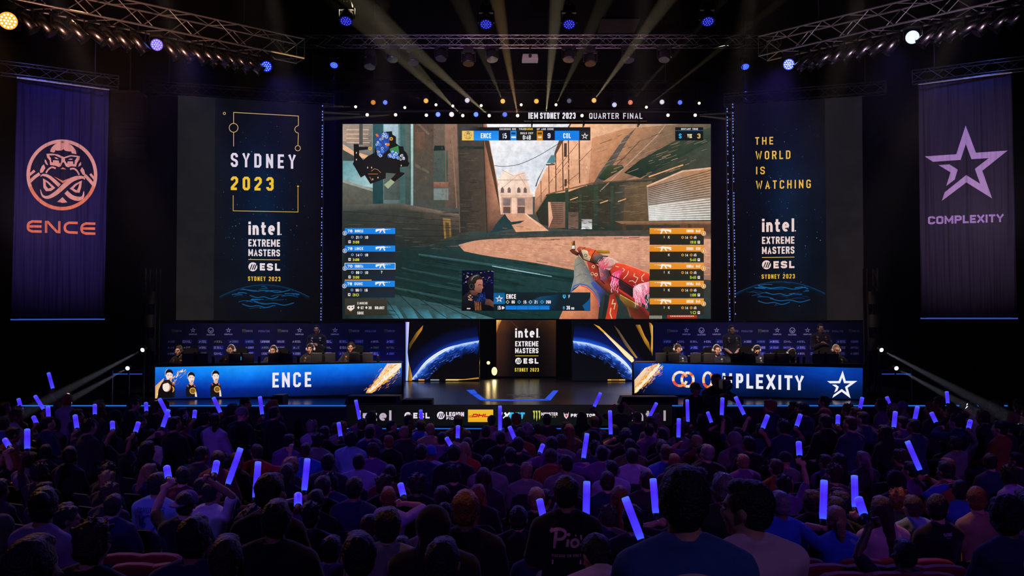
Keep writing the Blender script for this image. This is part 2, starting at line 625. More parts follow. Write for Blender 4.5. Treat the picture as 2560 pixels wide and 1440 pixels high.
GL = {
    'A': [[(0, 0), (.5, 1), (1, 0)], [(.22, .3), (.78, .3)]],
    'B': [[(0, 0), (0, 1), (.72, 1), (.95, .9), (.95, .62), (.72, .52), (0, .52)], [(.72, .52), (1, .42), (1, .1), (.75, 0), (0, 0)]],
    'C': [[(1, .74), (1, .88), (.75, 1), (.25, 1), (0, .88), (0, .12), (.25, 0), (.75, 0), (1, .12), (1, .26)]],
    'D': [[(0, 0), (0, 1), (.7, 1), (1, .86), (1, .14), (.7, 0), (0, 0)]],
    'E': [[(1, 1), (0, 1), (0, 0), (1, 0)], [(0, .5), (.85, .5)]],
    'F': [[(1, 1), (0, 1), (0, 0)], [(0, .5), (.85, .5)]],
    'G': [[(1, .76), (1, .88), (.75, 1), (.25, 1), (0, .88), (0, .12), (.25, 0), (.75, 0), (1, .12), (1, .46), (.55, .46)]],
    'H': [[(0, 0), (0, 1)], [(1, 0), (1, 1)], [(0, .5), (1, .5)]],
    'I': [[(.5, 0), (.5, 1)]],
    'J': [[(1, 1), (1, .12), (.75, 0), (.25, 0), (0, .12), (0, .25)]],
    'K': [[(0, 0), (0, 1)], [(1, 1), (.05, .45)], [(.35, .6), (1, 0)]],
    'L': [[(0, 1), (0, 0), (1, 0)]],
    'M': [[(0, 0), (0, 1)], [(1, 0), (1, 1)], [(0, .97), (.5, .25), (1, .97)]],
    'N': [[(0, 0), (0, 1)], [(1, 0), (1, 1)], [(0, .95), (1, .05)]],
    'O': [[(.25, 0), (0, .12), (0, .88), (.25, 1), (.75, 1), (1, .88), (1, .12), (.75, 0), (.25, 0)]],
    'P': [[(0, 0), (0, 1), (.75, 1), (1, .88), (1, .56), (.75, .44), (0, .44)]],
    'Q': [[(.25, 0), (0, .12), (0, .88), (.25, 1), (.75, 1), (1, .88), (1, .12), (.75, 0), (.25, 0)], [(.6, .25), (1, -.08)]],
    'R': [[(0, 0), (0, 1), (.75, 1), (1, .88), (1, .6), (.75, .48), (0, .48)], [(.6, .48), (1, 0)]],
    'S': [[(1, .74), (1, .88), (.75, 1), (.25, 1), (0, .88), (0, .66), (.2, .55), (.8, .45), (1, .34), (1, .12), (.75, 0), (.25, 0), (0, .12), (0, .26)]],
    'T': [[(.5, 0), (.5, 1)], [(0, 1), (1, 1)]],
    'U': [[(0, 1), (0, .12), (.25, 0), (.75, 0), (1, .12), (1, 1)]],
    'V': [[(0, 1), (.5, 0), (1, 1)]],
    'W': [[(0, 1), (.24, 0), (.5, .75), (.76, 0), (1, 1)]],
    'X': [[(0, 0), (1, 1)], [(0, 1), (1, 0)]],
    'Y': [[(0, 1), (.5, .45), (1, 1)], [(.5, .45), (.5, 0)]],
    'Z': [[(0, 1), (1, 1), (0, 0), (1, 0)]],
    '0': [[(.25, 0), (0, .12), (0, .88), (.25, 1), (.75, 1), (1, .88), (1, .12), (.75, 0), (.25, 0)]],
    '1': [[(.15, .8), (.6, 1), (.6, 0)]],
    '2': [[(0, .76), (0, .88), (.25, 1), (.75, 1), (1, .88), (1, .62), (0, .12), (0, 0), (1, 0)]],
    '3': [[(0, .78), (0, .88), (.25, 1), (.75, 1), (1, .88), (1, .62), (.75, .52), (.35, .52)], [(.75, .52), (1, .42), (1, .12), (.75, 0), (.25, 0), (0, .12), (0, .22)]],
    '4': [[(.8, 0), (.8, 1), (0, .28), (1, .28)]],
    '5': [[(1, 1), (.05, 1), (0, .55), (.75, .6), (1, .48), (1, .12), (.75, 0), (.25, 0), (0, .12), (0, .22)]],
    '6': [[(1, .8), (1, .88), (.75, 1), (.25, 1), (0, .88), (0, .12), (.25, 0), (.75, 0), (1, .12), (1, .45), (.75, .56), (0, .5)]],
    '7': [[(0, 1), (1, 1), (.35, 0)]],
    '8': [[(.25, .52), (0, .64), (0, .88), (.25, 1), (.75, 1), (1, .88), (1, .64), (.75, .52), (.25, .52)], [(.25, .52), (0, .4), (0, .12), (.25, 0), (.75, 0), (1, .12), (1, .4), (.75, .52)]],
    '9': [[(0, .2), (0, .12), (.25, 0), (.75, 0), (1, .12), (1, .88), (.75, 1), (.25, 1), (0, .88), (0, .55), (.25, .44), (1, .5)]],
    ':': [[(.5, .25)], [(.5, .7)]], '.': [[(.5, 0)]], ' ': [], '-': [[(.1, .5), (.9, .5)]],
    '?': [[(0, .76), (0, .88), (.25, 1), (.75, 1), (1, .88), (1, .62), (.5, .45), (.5, .3)], [(.5, 0)]],
    'i': [[(.5, 0), (.5, .66)], [(.5, 1)]], 'l': [[(.5, 0), (.5, 1)]],
    'n': [[(0, 0), (0, .66)], [(0, .48)] + _arc(.55, .36, .45, .32, 130, 0, 6) + [(1, 0)]],
    't': [[(.35, .95), (.35, .22)] + _arc(.6, .18, .25, .18, 180, 270, 4) + [(1, 0)], [(0, .68), (1, .68)]],
    'e': [[(.06, .36), (1, .36)] + _arc(.5, .35, .5, .34, 0, 305, 14)],
    'o': [_arc(.5, .35, .5, .34, 0, 360, 14)[:-1] + [(1.0, .35)]],
    'r': [[(0, 0), (0, .66)], [(0, .45), (.35, .66), (1, .66)]],
}
GW = {'I': .17, 'M': .68, 'W': .78, 'i': .17, 'l': .17, '.': .16, ':': .16, ' ': .3, '1': .34, 'n': .55, 't': .42, 'e': .62, 'o': .62, 'r': .36, 'T': .5, 'L': .46, 'E': .47, 'F': .46}

STAR_A = [(638, 70), (770, 420), (1178, 393), (852, 652), (978, 1008), (648, 802), (332, 1040), (368, 930), (645, 708), (825, 820), (757, 628), (935, 490), (713, 503), (640, 310), (573, 513), (218, 537), (112, 468), (517, 440)]
STAR_B = [(290, 580), (430, 570), (537, 638), (497, 765), (390, 848), (443, 672)]


def star(c, cx, cy, w, col, tilt=0.0, h=None):
    """open five-pointed star mark, w wide about (cx, cy)"""
    k = w / 1066.0
    kh = (h / 970.0) if h else k
    ct, st = math.cos(tilt), math.sin(tilt)
    # the drawn star leans; tilt straightens it
    for q in (STAR_A, STAR_B):
        pts = []
        for (x, y) in q:
            a, b = x - 645, y - 555
            a, b = a * ct - b * st, a * st + b * ct
            pts.append((cx + a * k, cy + b * kh))
        c.poly(pts, col)


def beard_mark(c, ox, oy, s, col, dark, hot=None):
    """round emblem of a helmeted, bearded head with crossed arms"""
    M = lambda pts: [(ox + x * s, oy + y * s) for x, y in pts]
    hot = hot or col
    z = c.z
    if dark is not None:
        c.disc(ox + 612 * s, oy + 572 * s, 455 * s, None, dark, 40, z)
    z += 1
    c.ring(ox + 612 * s, oy + 572 * s, 450 * s, 46 * s, col, 48, z=z)
    if dark is not None:      # the beard and the sleeves break the ring at the bottom
        c.ring(ox + 612 * s, oy + 572 * s, 450 * s, 46 * s, hot, 20, R(20), R(160), z=z + .3)
    c.poly(M(spline([(455, 262), (470, 215), (520, 165), (580, 140), (635, 120), (690, 150), (750, 185), (795, 245), (805, 295)], 4, False) +
             [(745, 285), (735, 260), (700, 258), (655, 248), (633, 228), (610, 246), (545, 248), (528, 240), (515, 268), (500, 274)]), col, z)
    c.poly(M([(405, 290), (480, 288), (560, 300), (640, 335), (720, 308), (800, 315), (853, 322), (845, 370), (815, 410), (800, 462), (735, 455), (700, 470),
              (665, 458), (640, 405), (620, 405), (600, 455), (570, 468), (530, 450), (455, 440), (450, 380), (415, 340)]), col, z)
    dk = dark or '#0c0a14'
    for q in ([(440, 312), (520, 310), (605, 350), (600, 410), (575, 415), (570, 380), (495, 375), (490, 408), (470, 400), (465, 350)],
              [(650, 352), (735, 325), (815, 335), (785, 380), (778, 430), (765, 430), (760, 392), (690, 390), (680, 425), (655, 385)]):
        c.poly(M(q), dk, z + 1)
    for q in ([(510, 338), (540, 340), (568, 360), (530, 358)], [(695, 368), (720, 355), (757, 358), (745, 370)]):
        c.poly(M(q), col, z + 2)
    for q in ([(385, 362), (405, 385), (430, 445), (400, 430), (382, 400)], [(868, 398), (868, 440), (825, 470), (840, 425)],
              [(372, 430), (392, 480), (355, 540), (320, 545), (320, 510), (345, 455)], [(880, 468), (910, 510), (925, 575), (890, 570), (855, 512)],
              [(585, 495), (625, 470), (670, 498)], [(505, 592), (625, 650), (755, 598), (625, 682)], [(550, 930), (620, 868), (685, 938), (620, 945)]):
        c.poly(M(q), hot if q[0][0] in (585, 505) else col, z)
    for q, w in (([(185, 660), (250, 600), (315, 555)], 42), ([(180, 572), (248, 515)], 34), ([(1035, 705), (960, 620), (915, 575)], 42), ([(1045, 625), (990, 558)], 32)):
        c.line(M(q), w * s, col, False, z)
    c.line(M(spline([(400, 545), (430, 500), (480, 470), (530, 485)], 4, False)), 22 * s, col, False, z)
    c.line(M(spline([(842, 572), (815, 520), (770, 488), (720, 495)], 4, False)), 22 * s, col, False, z)
    S = spline([(918, 635), (892, 607), (830, 608), (740, 640), (640, 720), (540, 810), (430, 870), (355, 850), (325, 765)], 5, False)
    n = len(S)
    c.line(M(S), [s * (4 + 58 * math.sin(PI * min(1, max(0, i / (n - 1))) ** 0.9)) for i in range(n)], col, False, z)
    c.line(M(spline([(325, 595), (365, 572), (450, 602), (580, 715)], 5, False)), [s * k for k in [5, 8, 12, 18, 24, 28, 32, 35, 37, 38, 40, 42, 44, 46, 48, 50]], col, False, z)
    S = spline([(665, 800), (740, 865), (830, 890), (890, 865), (905, 790)], 5, False)
    n = len(S)
    c.line(M(S), [s * (58 - 52 * max(0, (i / (n - 1) - .5) * 2)) for i in range(n)], col, False, z)
    for o, i in (([(360, 618), (430, 660), (525, 745), (470, 785), (400, 790), (365, 740)], [(395, 660), (430, 690), (475, 740), (430, 755), (400, 720)]),
                 ([(715, 755), (790, 690), (880, 645), (870, 740), (845, 810), (790, 805)], [(765, 755), (800, 715), (848, 685), (830, 740), (810, 778)])):
        c.poly(M(o), col, z)
        c.poly(M(i), dk, z + 1)


def league_mark(c, x, y, r, col, dark):
    """disc cut by three slanting bars"""
    c.disc(x, y, r, None, col, 28)
    z = c.z + 1
    for k, w in ((-.52, .2), (-.02, .2), (.42, .22)):
        a, b = -0.45, 0.9
        c.poly([(x + r * (k - .35 + .12), y + r * .62), (x + r * (k + .28), y - r * .62), (x + r * (k + .28 + w), y - r * .5), (x + r * (k - .35 + .12 + w), y + r * .7)], dark, z)


def league_text(c, x0, x1, yl, yr, col, dark, rx=None):
    """the mark and its three wide letters"""
    h = yl[1] - yl[0]
    r = h * .62
    league_mark(c, x0 + r, (yl[0] + yl[1]) / 2, r, col, dark)
    c.text('ESL', x0 + 2 * r + h * .35, x1, yl, yr, col, .26, .18)


def event_block(c, x0, x1, y, slope, col, gold, dark, s=1.0):
    """the stacked event title: y = dict of (top, base) pairs at the left edge"""
    d = slope * (x1 - x0)
    T = lambda k: (y[k], (y[k][0] + d, y[k][1] + d))
    a, b = T('i')
    c.text('intel', x0, x1 - 2 * s, a, b, col, .19, .2)
    c.disc(x1 + 2.5 * s, a[1] + d - 2 * s, 1.6 * s, None, col, 8)
    a, b = T('e')
    c.text('EXTREME', x0, x1, a, b, col, .19, .14)
    a, b = T('m')
    c.text('MASTERS', x0, x1, a, b, col, .19, .14)
    a, b = T('l')
    c.poly([(x0, a[0]), (x1, b[0]), (x1, b[1]), (x0, a[1])], gold)
    a, b = T('g')
    league_text(c, x0, x1, a, b, col, dark)
    a, b = T('s')
    c.text('SYDNEY 2023', x0 - 1, x1 + 1, a, b, gold, .17, .26)


# ------------------------------------------------------------------ the hall
WALLM = mat('black_wall', (0.006, 0.006, 0.008), 0.9, var=0.4, scale=1.5, spec=0.1)
DRAPE = mat('black_drape', (0.006, 0.006, 0.009), 0.95, var=0.4, scale=2, spec=0.05)
FLOORM = mat('dark_carpet', (0.010, 0.009, 0.012), 0.95, var=0.5, scale=30, bump=0.3, spec=0.1)
STAGEM = mat('stage_deck', (0.035, 0.030, 0.032), 0.24, var=0.25, scale=2.5)
STAGEZ = 1.37
struct(MB().box((0, 12, -0.1), (48, 46, 0.2)).build('floor', FLOORM))
struct(MB().box((0, 12, 15.1), (48, 46, 0.2)).build('ceiling', WALLM))
struct(MB().box((0, 33.1, 7.5), (48, 0.2, 15)).build('wall_back', DRAPE))
struct(MB().box((-22.1, 12, 7.5), (0.2, 46, 15)).build('wall_left', WALLM))
struct(MB().box((22.1, 12, 7.5), (0.2, 46, 15)).build('wall_right', WALLM))
struct(MB().box((0, -9.1, 7.5), (48, 0.2, 15)).build('wall_rear', WALLM))

# raked rear of the seating
RISERM = mat('riser_carpet', (0.012, 0.010, 0.013), 0.95, var=0.5, scale=25, spec=0.1)
struct(MB().box((0, 4.85, 0.325), (30, 2.5, 0.65)).build('trim_1', RISERM))
struct(MB().box((0, 1.2, 0.5), (30, 4.8, 1.0)).build('trim_2', RISERM))
for s in (-1, 1):
    struct(MB().box((s * 9.6, 14.6, 0.15), (11.0, 4.6, 0.3)).build('trim_3' if s < 0 else 'trim_4', RISERM))

# stage deck
SF = 17.64
deck = MB()
deck.box((0, SF + 6.9, STAGEZ / 2), (20.4, 13.8, STAGEZ))
so = deck.build('stage_platform', STAGEM)
tag(so, 'dark glossy raised stage deck in front of the big screen', 'stage')
EDGE = mat('blue_edge_light', (0, 0, 0), 0.5, emit='#1f6fe0', strength=0.9)
for s in (-1, 1):
    o = MB().box((s * 6.75, SF - 0.015, STAGEZ - 0.02), (6.9, 0.03, 0.022)).build('edge_light_strip', EDGE, so)
fas = MB().box((-0.12, SF - 0.09, STAGEZ - 0.235), (6.55, 0.1, 0.46)).build('fascia_screen', SATIN)
tag(fas, 'long black sponsor screen along the front edge of the stage', 'screen')
lowedge = MB().box((-0.12, SF - 0.125, STAGEZ - 0.475), (6.55, 0.03, 0.02)).build('light_strip', EDGE, fas)
tag(lowedge, 'thin blue light strip')
FC = Canvas((V((0, SF - 0.14, 1)), V((0, -1, 0))), 0.002)
W = '#e8dcec'
FC.z = 1
FC.grid([(868, 1012), (1680, 1012), (1680, 1064), (868, 1064)], [['#07070a', '#0e0d12', '#191618', '#100f12', '#0b0a0e'], ['#060609', '#0c1012', '#0d1413', '#0b1212', '#08080b']])
FC.z = 2
FC.text('intel', 896, 978, (1026, 1052), None, '#b9a9bd', .22, .2)
FC.text('intel', 1580, 1664, (1026, 1052), None, '#a99aa8', .22, .2)
league_text(FC, 1011, 1074, (1032, 1046), None, W, '#15131a')
league_mark(FC, 1102, 1038.5, 9.6, W, '#15131a')
FC.text('LEGION', 1115, 1160, (1030, 1041), None, W, .24, .12)
FC.text('FIDOL', 1116, 1150, (1043, 1049), None, W, .26, .16)
FC.rect(1170, 1024, 1233, 1055, ['#f2bd2c', '#e9ae22'])
FC.z = 3
FC.text('DHL', 1181, 1222, (1034.5, 1043), None, '#c3211a', .36, .05, slant=.45)
for (a, b) in ((1171, 1181), (1224, 1232)):
    for k in range(3):
        FC.rect(a, 1039 + k * 1.8, b, 1040 + k * 1.8, '#c3211a')
FC.text('1X', 1248, 1274, (1031, 1047), None, '#eef0f4', .3, .08, slant=.25)
FC.text('BET', 1273, 1311, (1031, 1047), None, '#35b6e8', .3, .08, slant=.2)
for k, (x, l) in enumerate(((1335, 1049), (1341.5, 1053.5), (1348.5, 1050))):
    FC.poly([(x - 3, 1027), (x + 2.2, 1026.5), (x + 1.6, 1036), (x + 1.9, 1043), (x + .2, l), (x - 1.2, 1042), (x - .6, 1034)], '#c9cf50')
FC.text('MONSTER', 1353, 1394, (1031, 1039), None, W, .22, .12)
for k in range(6):
    FC.rect(1356 + k * 6.2, 1041.2, 1358.5 + k * 6.2, 1043, '#c9b64c')
for q in ([(1409, 1031), (1413, 1037), (1415.5, 1033), (1417.5, 1037), (1422, 1030.5), (1420.5, 1041), (1415.8, 1047.5), (1410.5, 1041)],):
    FC.poly(q, '#e9d8e8')
FC.poly([(1412.5, 1039), (1415.8, 1035.5), (1419, 1039), (1415.8, 1044)], '#d2452b', 4)
FC.text('PREDATOR', 1427, 1488, (1034.5, 1042.5), None, '#f4ecf8', .25, .12)
FC.out('sponsor_logos', LED, fas)

# floor marks on the deck
fl = MB()


def deckpt(x, y, z=0.004):
    d = ray(x, y)
    t = (STAGEZ + z - HC) / d.z
    return CAM + d * t


def deckpoly(pts, m=None, z=0.004):
    fl.add([deckpt(x, y, z) for x, y in pts], [tuple(range(len(pts)))])


deckpoly([(1166, 975), (1186, 974), (1194, 984), (1178, 985)])
deckpoly([(1180, 986), (1196, 985), (1212, 997), (1200, 1000)])
deckpoly([(1200, 1000), (1212, 997), (1300, 999.5), (1302, 1001.5), (1220, 1002)])
deckpoly([(1302, 1001.5), (1300, 999.5), (1360, 997.5), (1374, 1001)])
deckpoly([(1376, 1001), (1362, 997), (1383, 976), (1396, 976)])
o = fl.build('floor_light', mat('blue_floor_light', (0, 0, 0), 0.5, emit='#0e4fe0', strength=0.95), so)
tag(o, 'blue light strip set in the deck')
fl = MB()
for q in (STAR_A, STAR_B):
    deckpoly([(1310 + (x - 645) * .085, 988 + (y - 555) * .0115) for x, y in q], z=0.003)
o = fl.build('floor_emblem', mat('floor_vinyl', (0.5, 0.45, 0.5), 0.35), so)
tag(o, 'white star printed on the deck')

# ceiling panel above the rig
tag(MB().box(tuple(at(1546, 63, 19.0)), (0.84, 0.9, 0.05)).build('ceiling_panel', mat('grey_panel', (0.20, 0.15, 0.14), 0.9, var=0.2)), 'pale square panel hanging in the dark above the front truss', 'panel')


# ------------------------------------------------------------------ the big match screen
def screen_body(name, plane, quad, label, depth=0.18, pad=4, cat='screen', m=None):
    """a real cabinet behind the picture: quad of photo points on the plane, padded, with depth"""
    c = Canvas(plane, 0.0)
    x0, y0, x1, y1 = quad
    pts = [(x0 - pad, y0 - pad), (x1 + pad, y0 - pad), (x1 + pad, y1 + pad), (x0 - pad, y1 + pad)]
    A = [c.P(*p) for p in pts]
    B = [p - plane[1] * depth for p in A]
    b = MB().add(A + B, [(0, 1, 2, 3), (7, 6, 5, 4)] + [(i, i + 4, (i + 1) % 4 + 4, (i + 1) % 4) for i in range(4)])
    o = b.build(name, m or SATIN)
    return tag(o, label, cat)


MP = (V((0, 28.0, 5)), V((0, -1, 0)))
ms = screen_body('video_screen', MP, (856, 310, 1777, 797), 'huge stage screen showing a first-person match in a sunlit alley', 0.3, 3)
G = Canvas(MP, 0.003)
rnd = random.Random(5)
X0, X1, Y0, Y1 = 856, 1777, 310, 797
# ground and far left wall
G.z = 1
G.rect(X0, Y0, X1, Y1, ['#5a5a54', '#6a5444', '#20302f', '#12211f'])
# left building: teal room behind broken pillars
G.z = 2
G.rect(857, 310, 1000, 480, ['#8a7c70', '#8fa3a0', '#49605e', '#6c8f92'])
G.poly([(857, 312), (932, 312), (928, 372), (900, 362), (857, 352)], ['#a08d7e', '#6d6660', '#4c4a46', '#7d6c5f', '#c9a288'])
for k in range(9):
    y = 318 + k * 5.4
    G.rect(866, y, 928 - rnd.random() * 8, y + 2.1, '#cfae98' if k % 2 else '#97806f', 2.5)
G.rect(898, 310, 907, 362, '#4a4a47', 2.8)
G.poly([(857, 360), (885, 378), (930, 392), (928, 400), (890, 392), (857, 374)], '#d9a784', 2.8)
G.poly([(857, 374), (890, 394), (905, 402), (857, 402)], '#3d4440', 2.7)
G.poly([(857, 402), (930, 404), (934, 470), (900, 464), (857, 452)], ['#5a8a90', '#7aa3a6', '#9fb9ba', '#8fb0b3', '#6f9a9f'], 2.6)
G.poly([(857, 448), (934, 474), (940, 481), (857, 456)], '#8d8f86', 2.9)
G.poly([(857, 456), (936, 480), (1000, 492), (1000, 540), (857, 520)], ['#5d5f54', '#55584e', '#3f453f', '#33403c', '#4a473c'], 2.8)
for (x0, x1, a, b) in ((932, 958, '#2c5156', '#1c3a3b'), (958, 1000, '#8aa6ad', '#4b635f'), (996, 1013, '#40605f', '#3c5955'), (1013, 1026, '#56625e', '#33443f'), (1026, 1033, '#9fc2bf', '#7a9a96'),
                       (1033, 1084, '#57463c', '#43463f'), (1084, 1112, '#6a5a50', '#41463f'), (1112, 1150, '#8a6a5a', '#4e443c')):
    G.rect(x0, 310, x1, 520, [a, a, b, b], 3)
G.rect(960, 312, 996, 360, ['#a9c0cc', '#9ab1bd', '#7b979f', '#86a0a6'], 3.2)
G.poly([(960, 396), (986, 398), (986, 420), (960, 408)], '#e2b79a', 3.2)
G.poly([(960, 408), (1000, 424), (1000, 500), (960, 500)], ['#59605a', '#4c544f', '#3c4743', '#48524d'], 3.1)
G.rect(1038, 330, 1062, 378, ['#6b5042', '#59463c'], 3.4)
G.poly([(1042, 310), (1050, 310), (1074, 334), (1070, 337)], '#6f5c50', 3.4)
G.poly([(1037, 408), (1072, 428), (1072, 434), (1037, 416)], '#625a4c', 3.4)
G.poly([(1086, 364), (1110, 364), (1114, 376), (1084, 377)], '#1c2a28', 3.4)
G.rect(1084, 376, 1120, 455, ['#4d564f', '#3f4a45'], 3.3)
G.rect(1084, 455, 1121, 470, ['#8f6552', '#6b4d40'], 3.5)
G.rect(1084, 471, 1121, 500, '#6f7a76', 3.4)
# lower left wall and ledge
G.poly([(857, 520), (1000, 516), (1172, 545), (1172, 600), (1000, 620), (857, 640)], ['#303531', '#3a3b35', '#5a4e43', '#332f2a', '#1e2926', '#172523'], 3)
G.poly([(857, 512), (1000, 508), (1172, 540), (1172, 548), (1000, 522), (857, 528)], ['#54524a', '#5a554b', '#80695a', '#4c443c', '#3a3d37', '#33403c'], 3.6)
G.poly([(1107, 545), (1126, 547), (1130, 608), (1112, 612)], ['#8a6b3c', '#93713e', '#6b5430', '#8a6a3a'], 4)
G.poly([(1113, 555), (1122, 557), (1124, 600), (1116, 604)], '#4d4025', 4.3)
# tall tower block on the left of the alley
G.z = 4
G.poly([(1143, 310), (1207, 310), (1218, 582), (1150, 582)], ['#3d3833', '#4b433b', '#463c33', '#2e2c28'])
G.rect(1143, 366, 1208, 373, '#26302b', 4.5)
G.poly([(1207, 310), (1217, 310), (1243, 470), (1262, 566), (1218, 582)], ['#7b5140', '#b0765c', '#b57c62', '#5a4238', '#3d332d'])
G.poly([(1211, 350), (1222, 352), (1258, 520), (1250, 524)], '#4a372d', 4.6)
G.poly([(1217, 310), (1220, 330), (1252, 500), (1262, 560), (1246, 480)], '#d9946f', 4.7)
# sky and the far church
G.poly([(1217, 310), (1424, 310), (1397, 352), (1386, 384), (1383, 398), (1345, 470), (1338, 492), (1245, 492), (1236, 430)],
       ['#ece8ea', '#d9d6da', '#cfd2d8', '#c9cdd6', '#ccd0d8', '#d3d6dc', '#e4dfdd', '#eddccf', '#d5d8de'], 4)
G.poly([(1244, 470), (1250, 438), (1266, 422), (1284, 436), (1300, 428), (1312, 432), (1322, 462), (1328, 486), (1330, 536), (1252, 536)],
       ['#e9cdbb', '#ecd6c8', '#f0ddd0', '#ead2c3', '#e7cfc0', '#e2c6b6', '#e2bfa9', '#d9b49d', '#c99a80', '#dcb096'], 5)
G.poly([(1244, 449), (1322, 449), (1323, 451), (1244, 451)], '#c39a86', 5.5)
for x in (1256, 1273, 1297, 1313):
    G.poly([(x - 4, 482), (x - 4, 472), (x, 467), (x + 4, 473), (x + 4, 482)], '#6d5a55', 5.6)
G.rect(1252, 483, 1332, 491, ['#e9c9b2', '#caa28a'], 5.6)
G.rect(1254, 493, 1332, 536, ['#b38a78', '#c99c84'], 5.5)
for x in (1258, 1294):
    G.rect(x, 496, x + 18, 514, '#7e6a68', 5.8)
    G.rect(x, 517, x + 18, 533, '#5f4a44', 5.8)
G.rect(1279, 494, 1292, 534, '#e9bfa6', 5.9)
# lit houses along the right
G.z = 6
G.poly([(1424, 310), (1777, 310), (1777, 420), (1640, 470), (1540, 470), (1420, 480), (1372, 500), (1336, 540), (1338, 478), (1366, 420), (1384, 408), (1397, 352)],
       ['#f0b58d', '#7d7361', '#4d4539', '#6d543f', '#a8785a', '#d99a76', '#b77e60', '#5a4335', '#d69c7a', '#e5ab88', '#e8ae8a', '#efb692'])
G.poly([(1366, 408), (1378, 388), (1387, 388), (1388, 408)], '#4f7f86', 6.2)
G.poly([(1364, 410), (1388, 409), (1388, 413), (1366, 414)], '#6b4836', 6.4)
G.poly([(1364, 411), (1345, 452), (1341, 466), (1338, 466), (1344, 448)], '#5a4032', 6.4)
G.poly([(1424, 310), (1428, 310), (1398, 372), (1390, 386), (1386, 382), (1398, 350)], '#5f4636', 6.4)
for (xa, ya, xb, yb, w) in ((1389, 384, 1390, 482, 2.4), (1406, 350, 1408, 478, 2.6), (1421, 345, 1422, 470, 2.6), (1448, 345, 1449, 458, 3), (1372, 412, 1373, 498, 2), (1352, 452, 1353, 506, 1.6)):
    G.line([(xa, ya), (xb, yb)], w, '#55392b', False, 6.6)
G.rect(1410, 358, 1417, 392, '#4d362a', 6.6)
G.rect(1411, 448, 1417, 466, '#4d362a', 6.6)
for (a, b) in (((1372, 460), (1424, 398)), ((1390, 425), (1445, 358)), ((1448, 405), (1480, 372)), ((1400, 470), (1448, 432))):
    G.line([a, b], 1.2, '#6b4634', False, 6.7)
G.poly([(1480, 345), (1560, 322), (1700, 310), (1777, 310), (1777, 360), (1640, 420), (1560, 452), (1490, 470), (1470, 470)],
       ['#c98f6c', '#b9835f', '#6f5c48', '#5d5643', '#4c4a3c', '#4d4438', '#6f5646', '#8a6550', '#a97558'], 6.3)
G.poly([(1478, 468), (1500, 430), (1560, 345), (1590, 320), (1572, 345), (1516, 440), (1494, 474)], '#57504b', 6.8)
G.line([(1500, 478), (1560, 420), (1640, 342), (1664, 312)], 2.4, '#b08f7a', False, 7)
# canopy in the shade
G.z = 7
G.poly([(1340, 532), (1366, 486), (1420, 480), (1470, 462), (1560, 452), (1600, 450), (1640, 420), (1777, 345), (1777, 560), (1640, 575), (1480, 577), (1400, 572), (1350, 560)],
       ['#2b2a20', '#27352b', '#33392c', '#454030', '#2a3a30', '#3a382c', '#333a30', '#3c4437', '#40372b', '#3a3226', '#232f29', '#272d26', '#2d2c24'])
G.poly([(1560, 432), (1600, 400), (1700, 345), (1777, 318), (1777, 352), (1650, 420), (1600, 445)], ['#1d2b23', '#26332a', '#36432f', '#3a4434', '#2c3a2e', '#243327', '#1c2c23'], 7.4)
G.poly([(1494, 445), (1520, 414), (1555, 412), (1560, 420), (1510, 452)], ['#2b3b2b', '#3c4a33', '#4b4a33', '#283826', '#1f2e22'], 7.6)
G.poly([(1368, 505), (1380, 483), (1418, 483), (1418, 505)], '#2a3626', 7.5)
G.poly([(1372, 505), (1416, 505), (1418, 570), (1370, 570)], ['#7a5a4a', '#8a6656', '#6d5244', '#6a4c3d'], 7.5)
for k in range(11):
    G.rect(1376, 508 + k * 5, 1408, 509.4 + k * 5, '#4f3f36', 7.8)
G.poly([(1370, 505), (1376, 505), (1382, 545), (1372, 570)], '#d19b80', 7.9)
G.rect(1418, 530, 1446, 572, ['#5d4a3f', '#6d574a'], 7.6)
G.rect(1452, 548, 1480, 573, ['#8d8a88', '#d5d6d8'], 7.7)
for (x, w, y0, y1) in ((1413, 8, 470, 574), (1448, 6, 486, 572), (1484, 11, 466, 577), (1526, 8, 465, 577)):
    G.rect(x, y0, x + w, y1, ['#3a4638', '#25302a'], 8)
G.poly([(1528, 470), (1565, 455), (1625, 455), (1610, 555), (1560, 560), (1528, 560)], ['#2e322b', '#4a4438', '#6a5640', '#54452f', '#4b4030', '#28302a'], 7.8)
G.poly([(1562, 466), (1630, 452), (1622, 552), (1558, 556)], ['#5d4d3a', '#6b573f', '#5a4731', '#4d3f2c'], 7.9)
for k in range(4):
    G.line([(1575, 470 + k * 22), (1612, 464 + k * 22)], 1, '#7a6044', False, 8.1)
G.line([(1622, 442), (1708, 412)], 3, '#e0a06c', False, 8.2)
G.line([(1622, 447), (1700, 422)], 1.2, '#5a3f2c', False, 8.2)
G.poly([(1617, 466), (1700, 430), (1777, 420), (1777, 550), (1622, 552)], ['#8a6a52', '#a27a5c', '#b07f58', '#8d8a80', '#b9bab6'], 8)
for k in range(20):
    t = k / 19
    G.line([(1620 + 2 * t, 470 + 80 * t), (1776, 426 + 122 * t)], 1.7, '#4a3d32' if t < .55 else '#e4e2dc', False, 8.4)
G.line([(1617, 466), (1706, 428), (1777, 420)], 4, '#d8a987', False, 8.6)
G.poly([(1536, 553), (1777, 553), (1777, 562), (1560, 562)], ['#8f6848', '#a1744f', '#5b4230', '#6a4c36'], 8.7)
for x in (1556, 1606, 1660, 1720):
    G.rect(x, 560, x + 9, 578, '#453527', 8.7)
G.poly([(1700, 560), (1777, 556), (1777, 600), (1700, 600)], '#5a3d2c', 8.6)
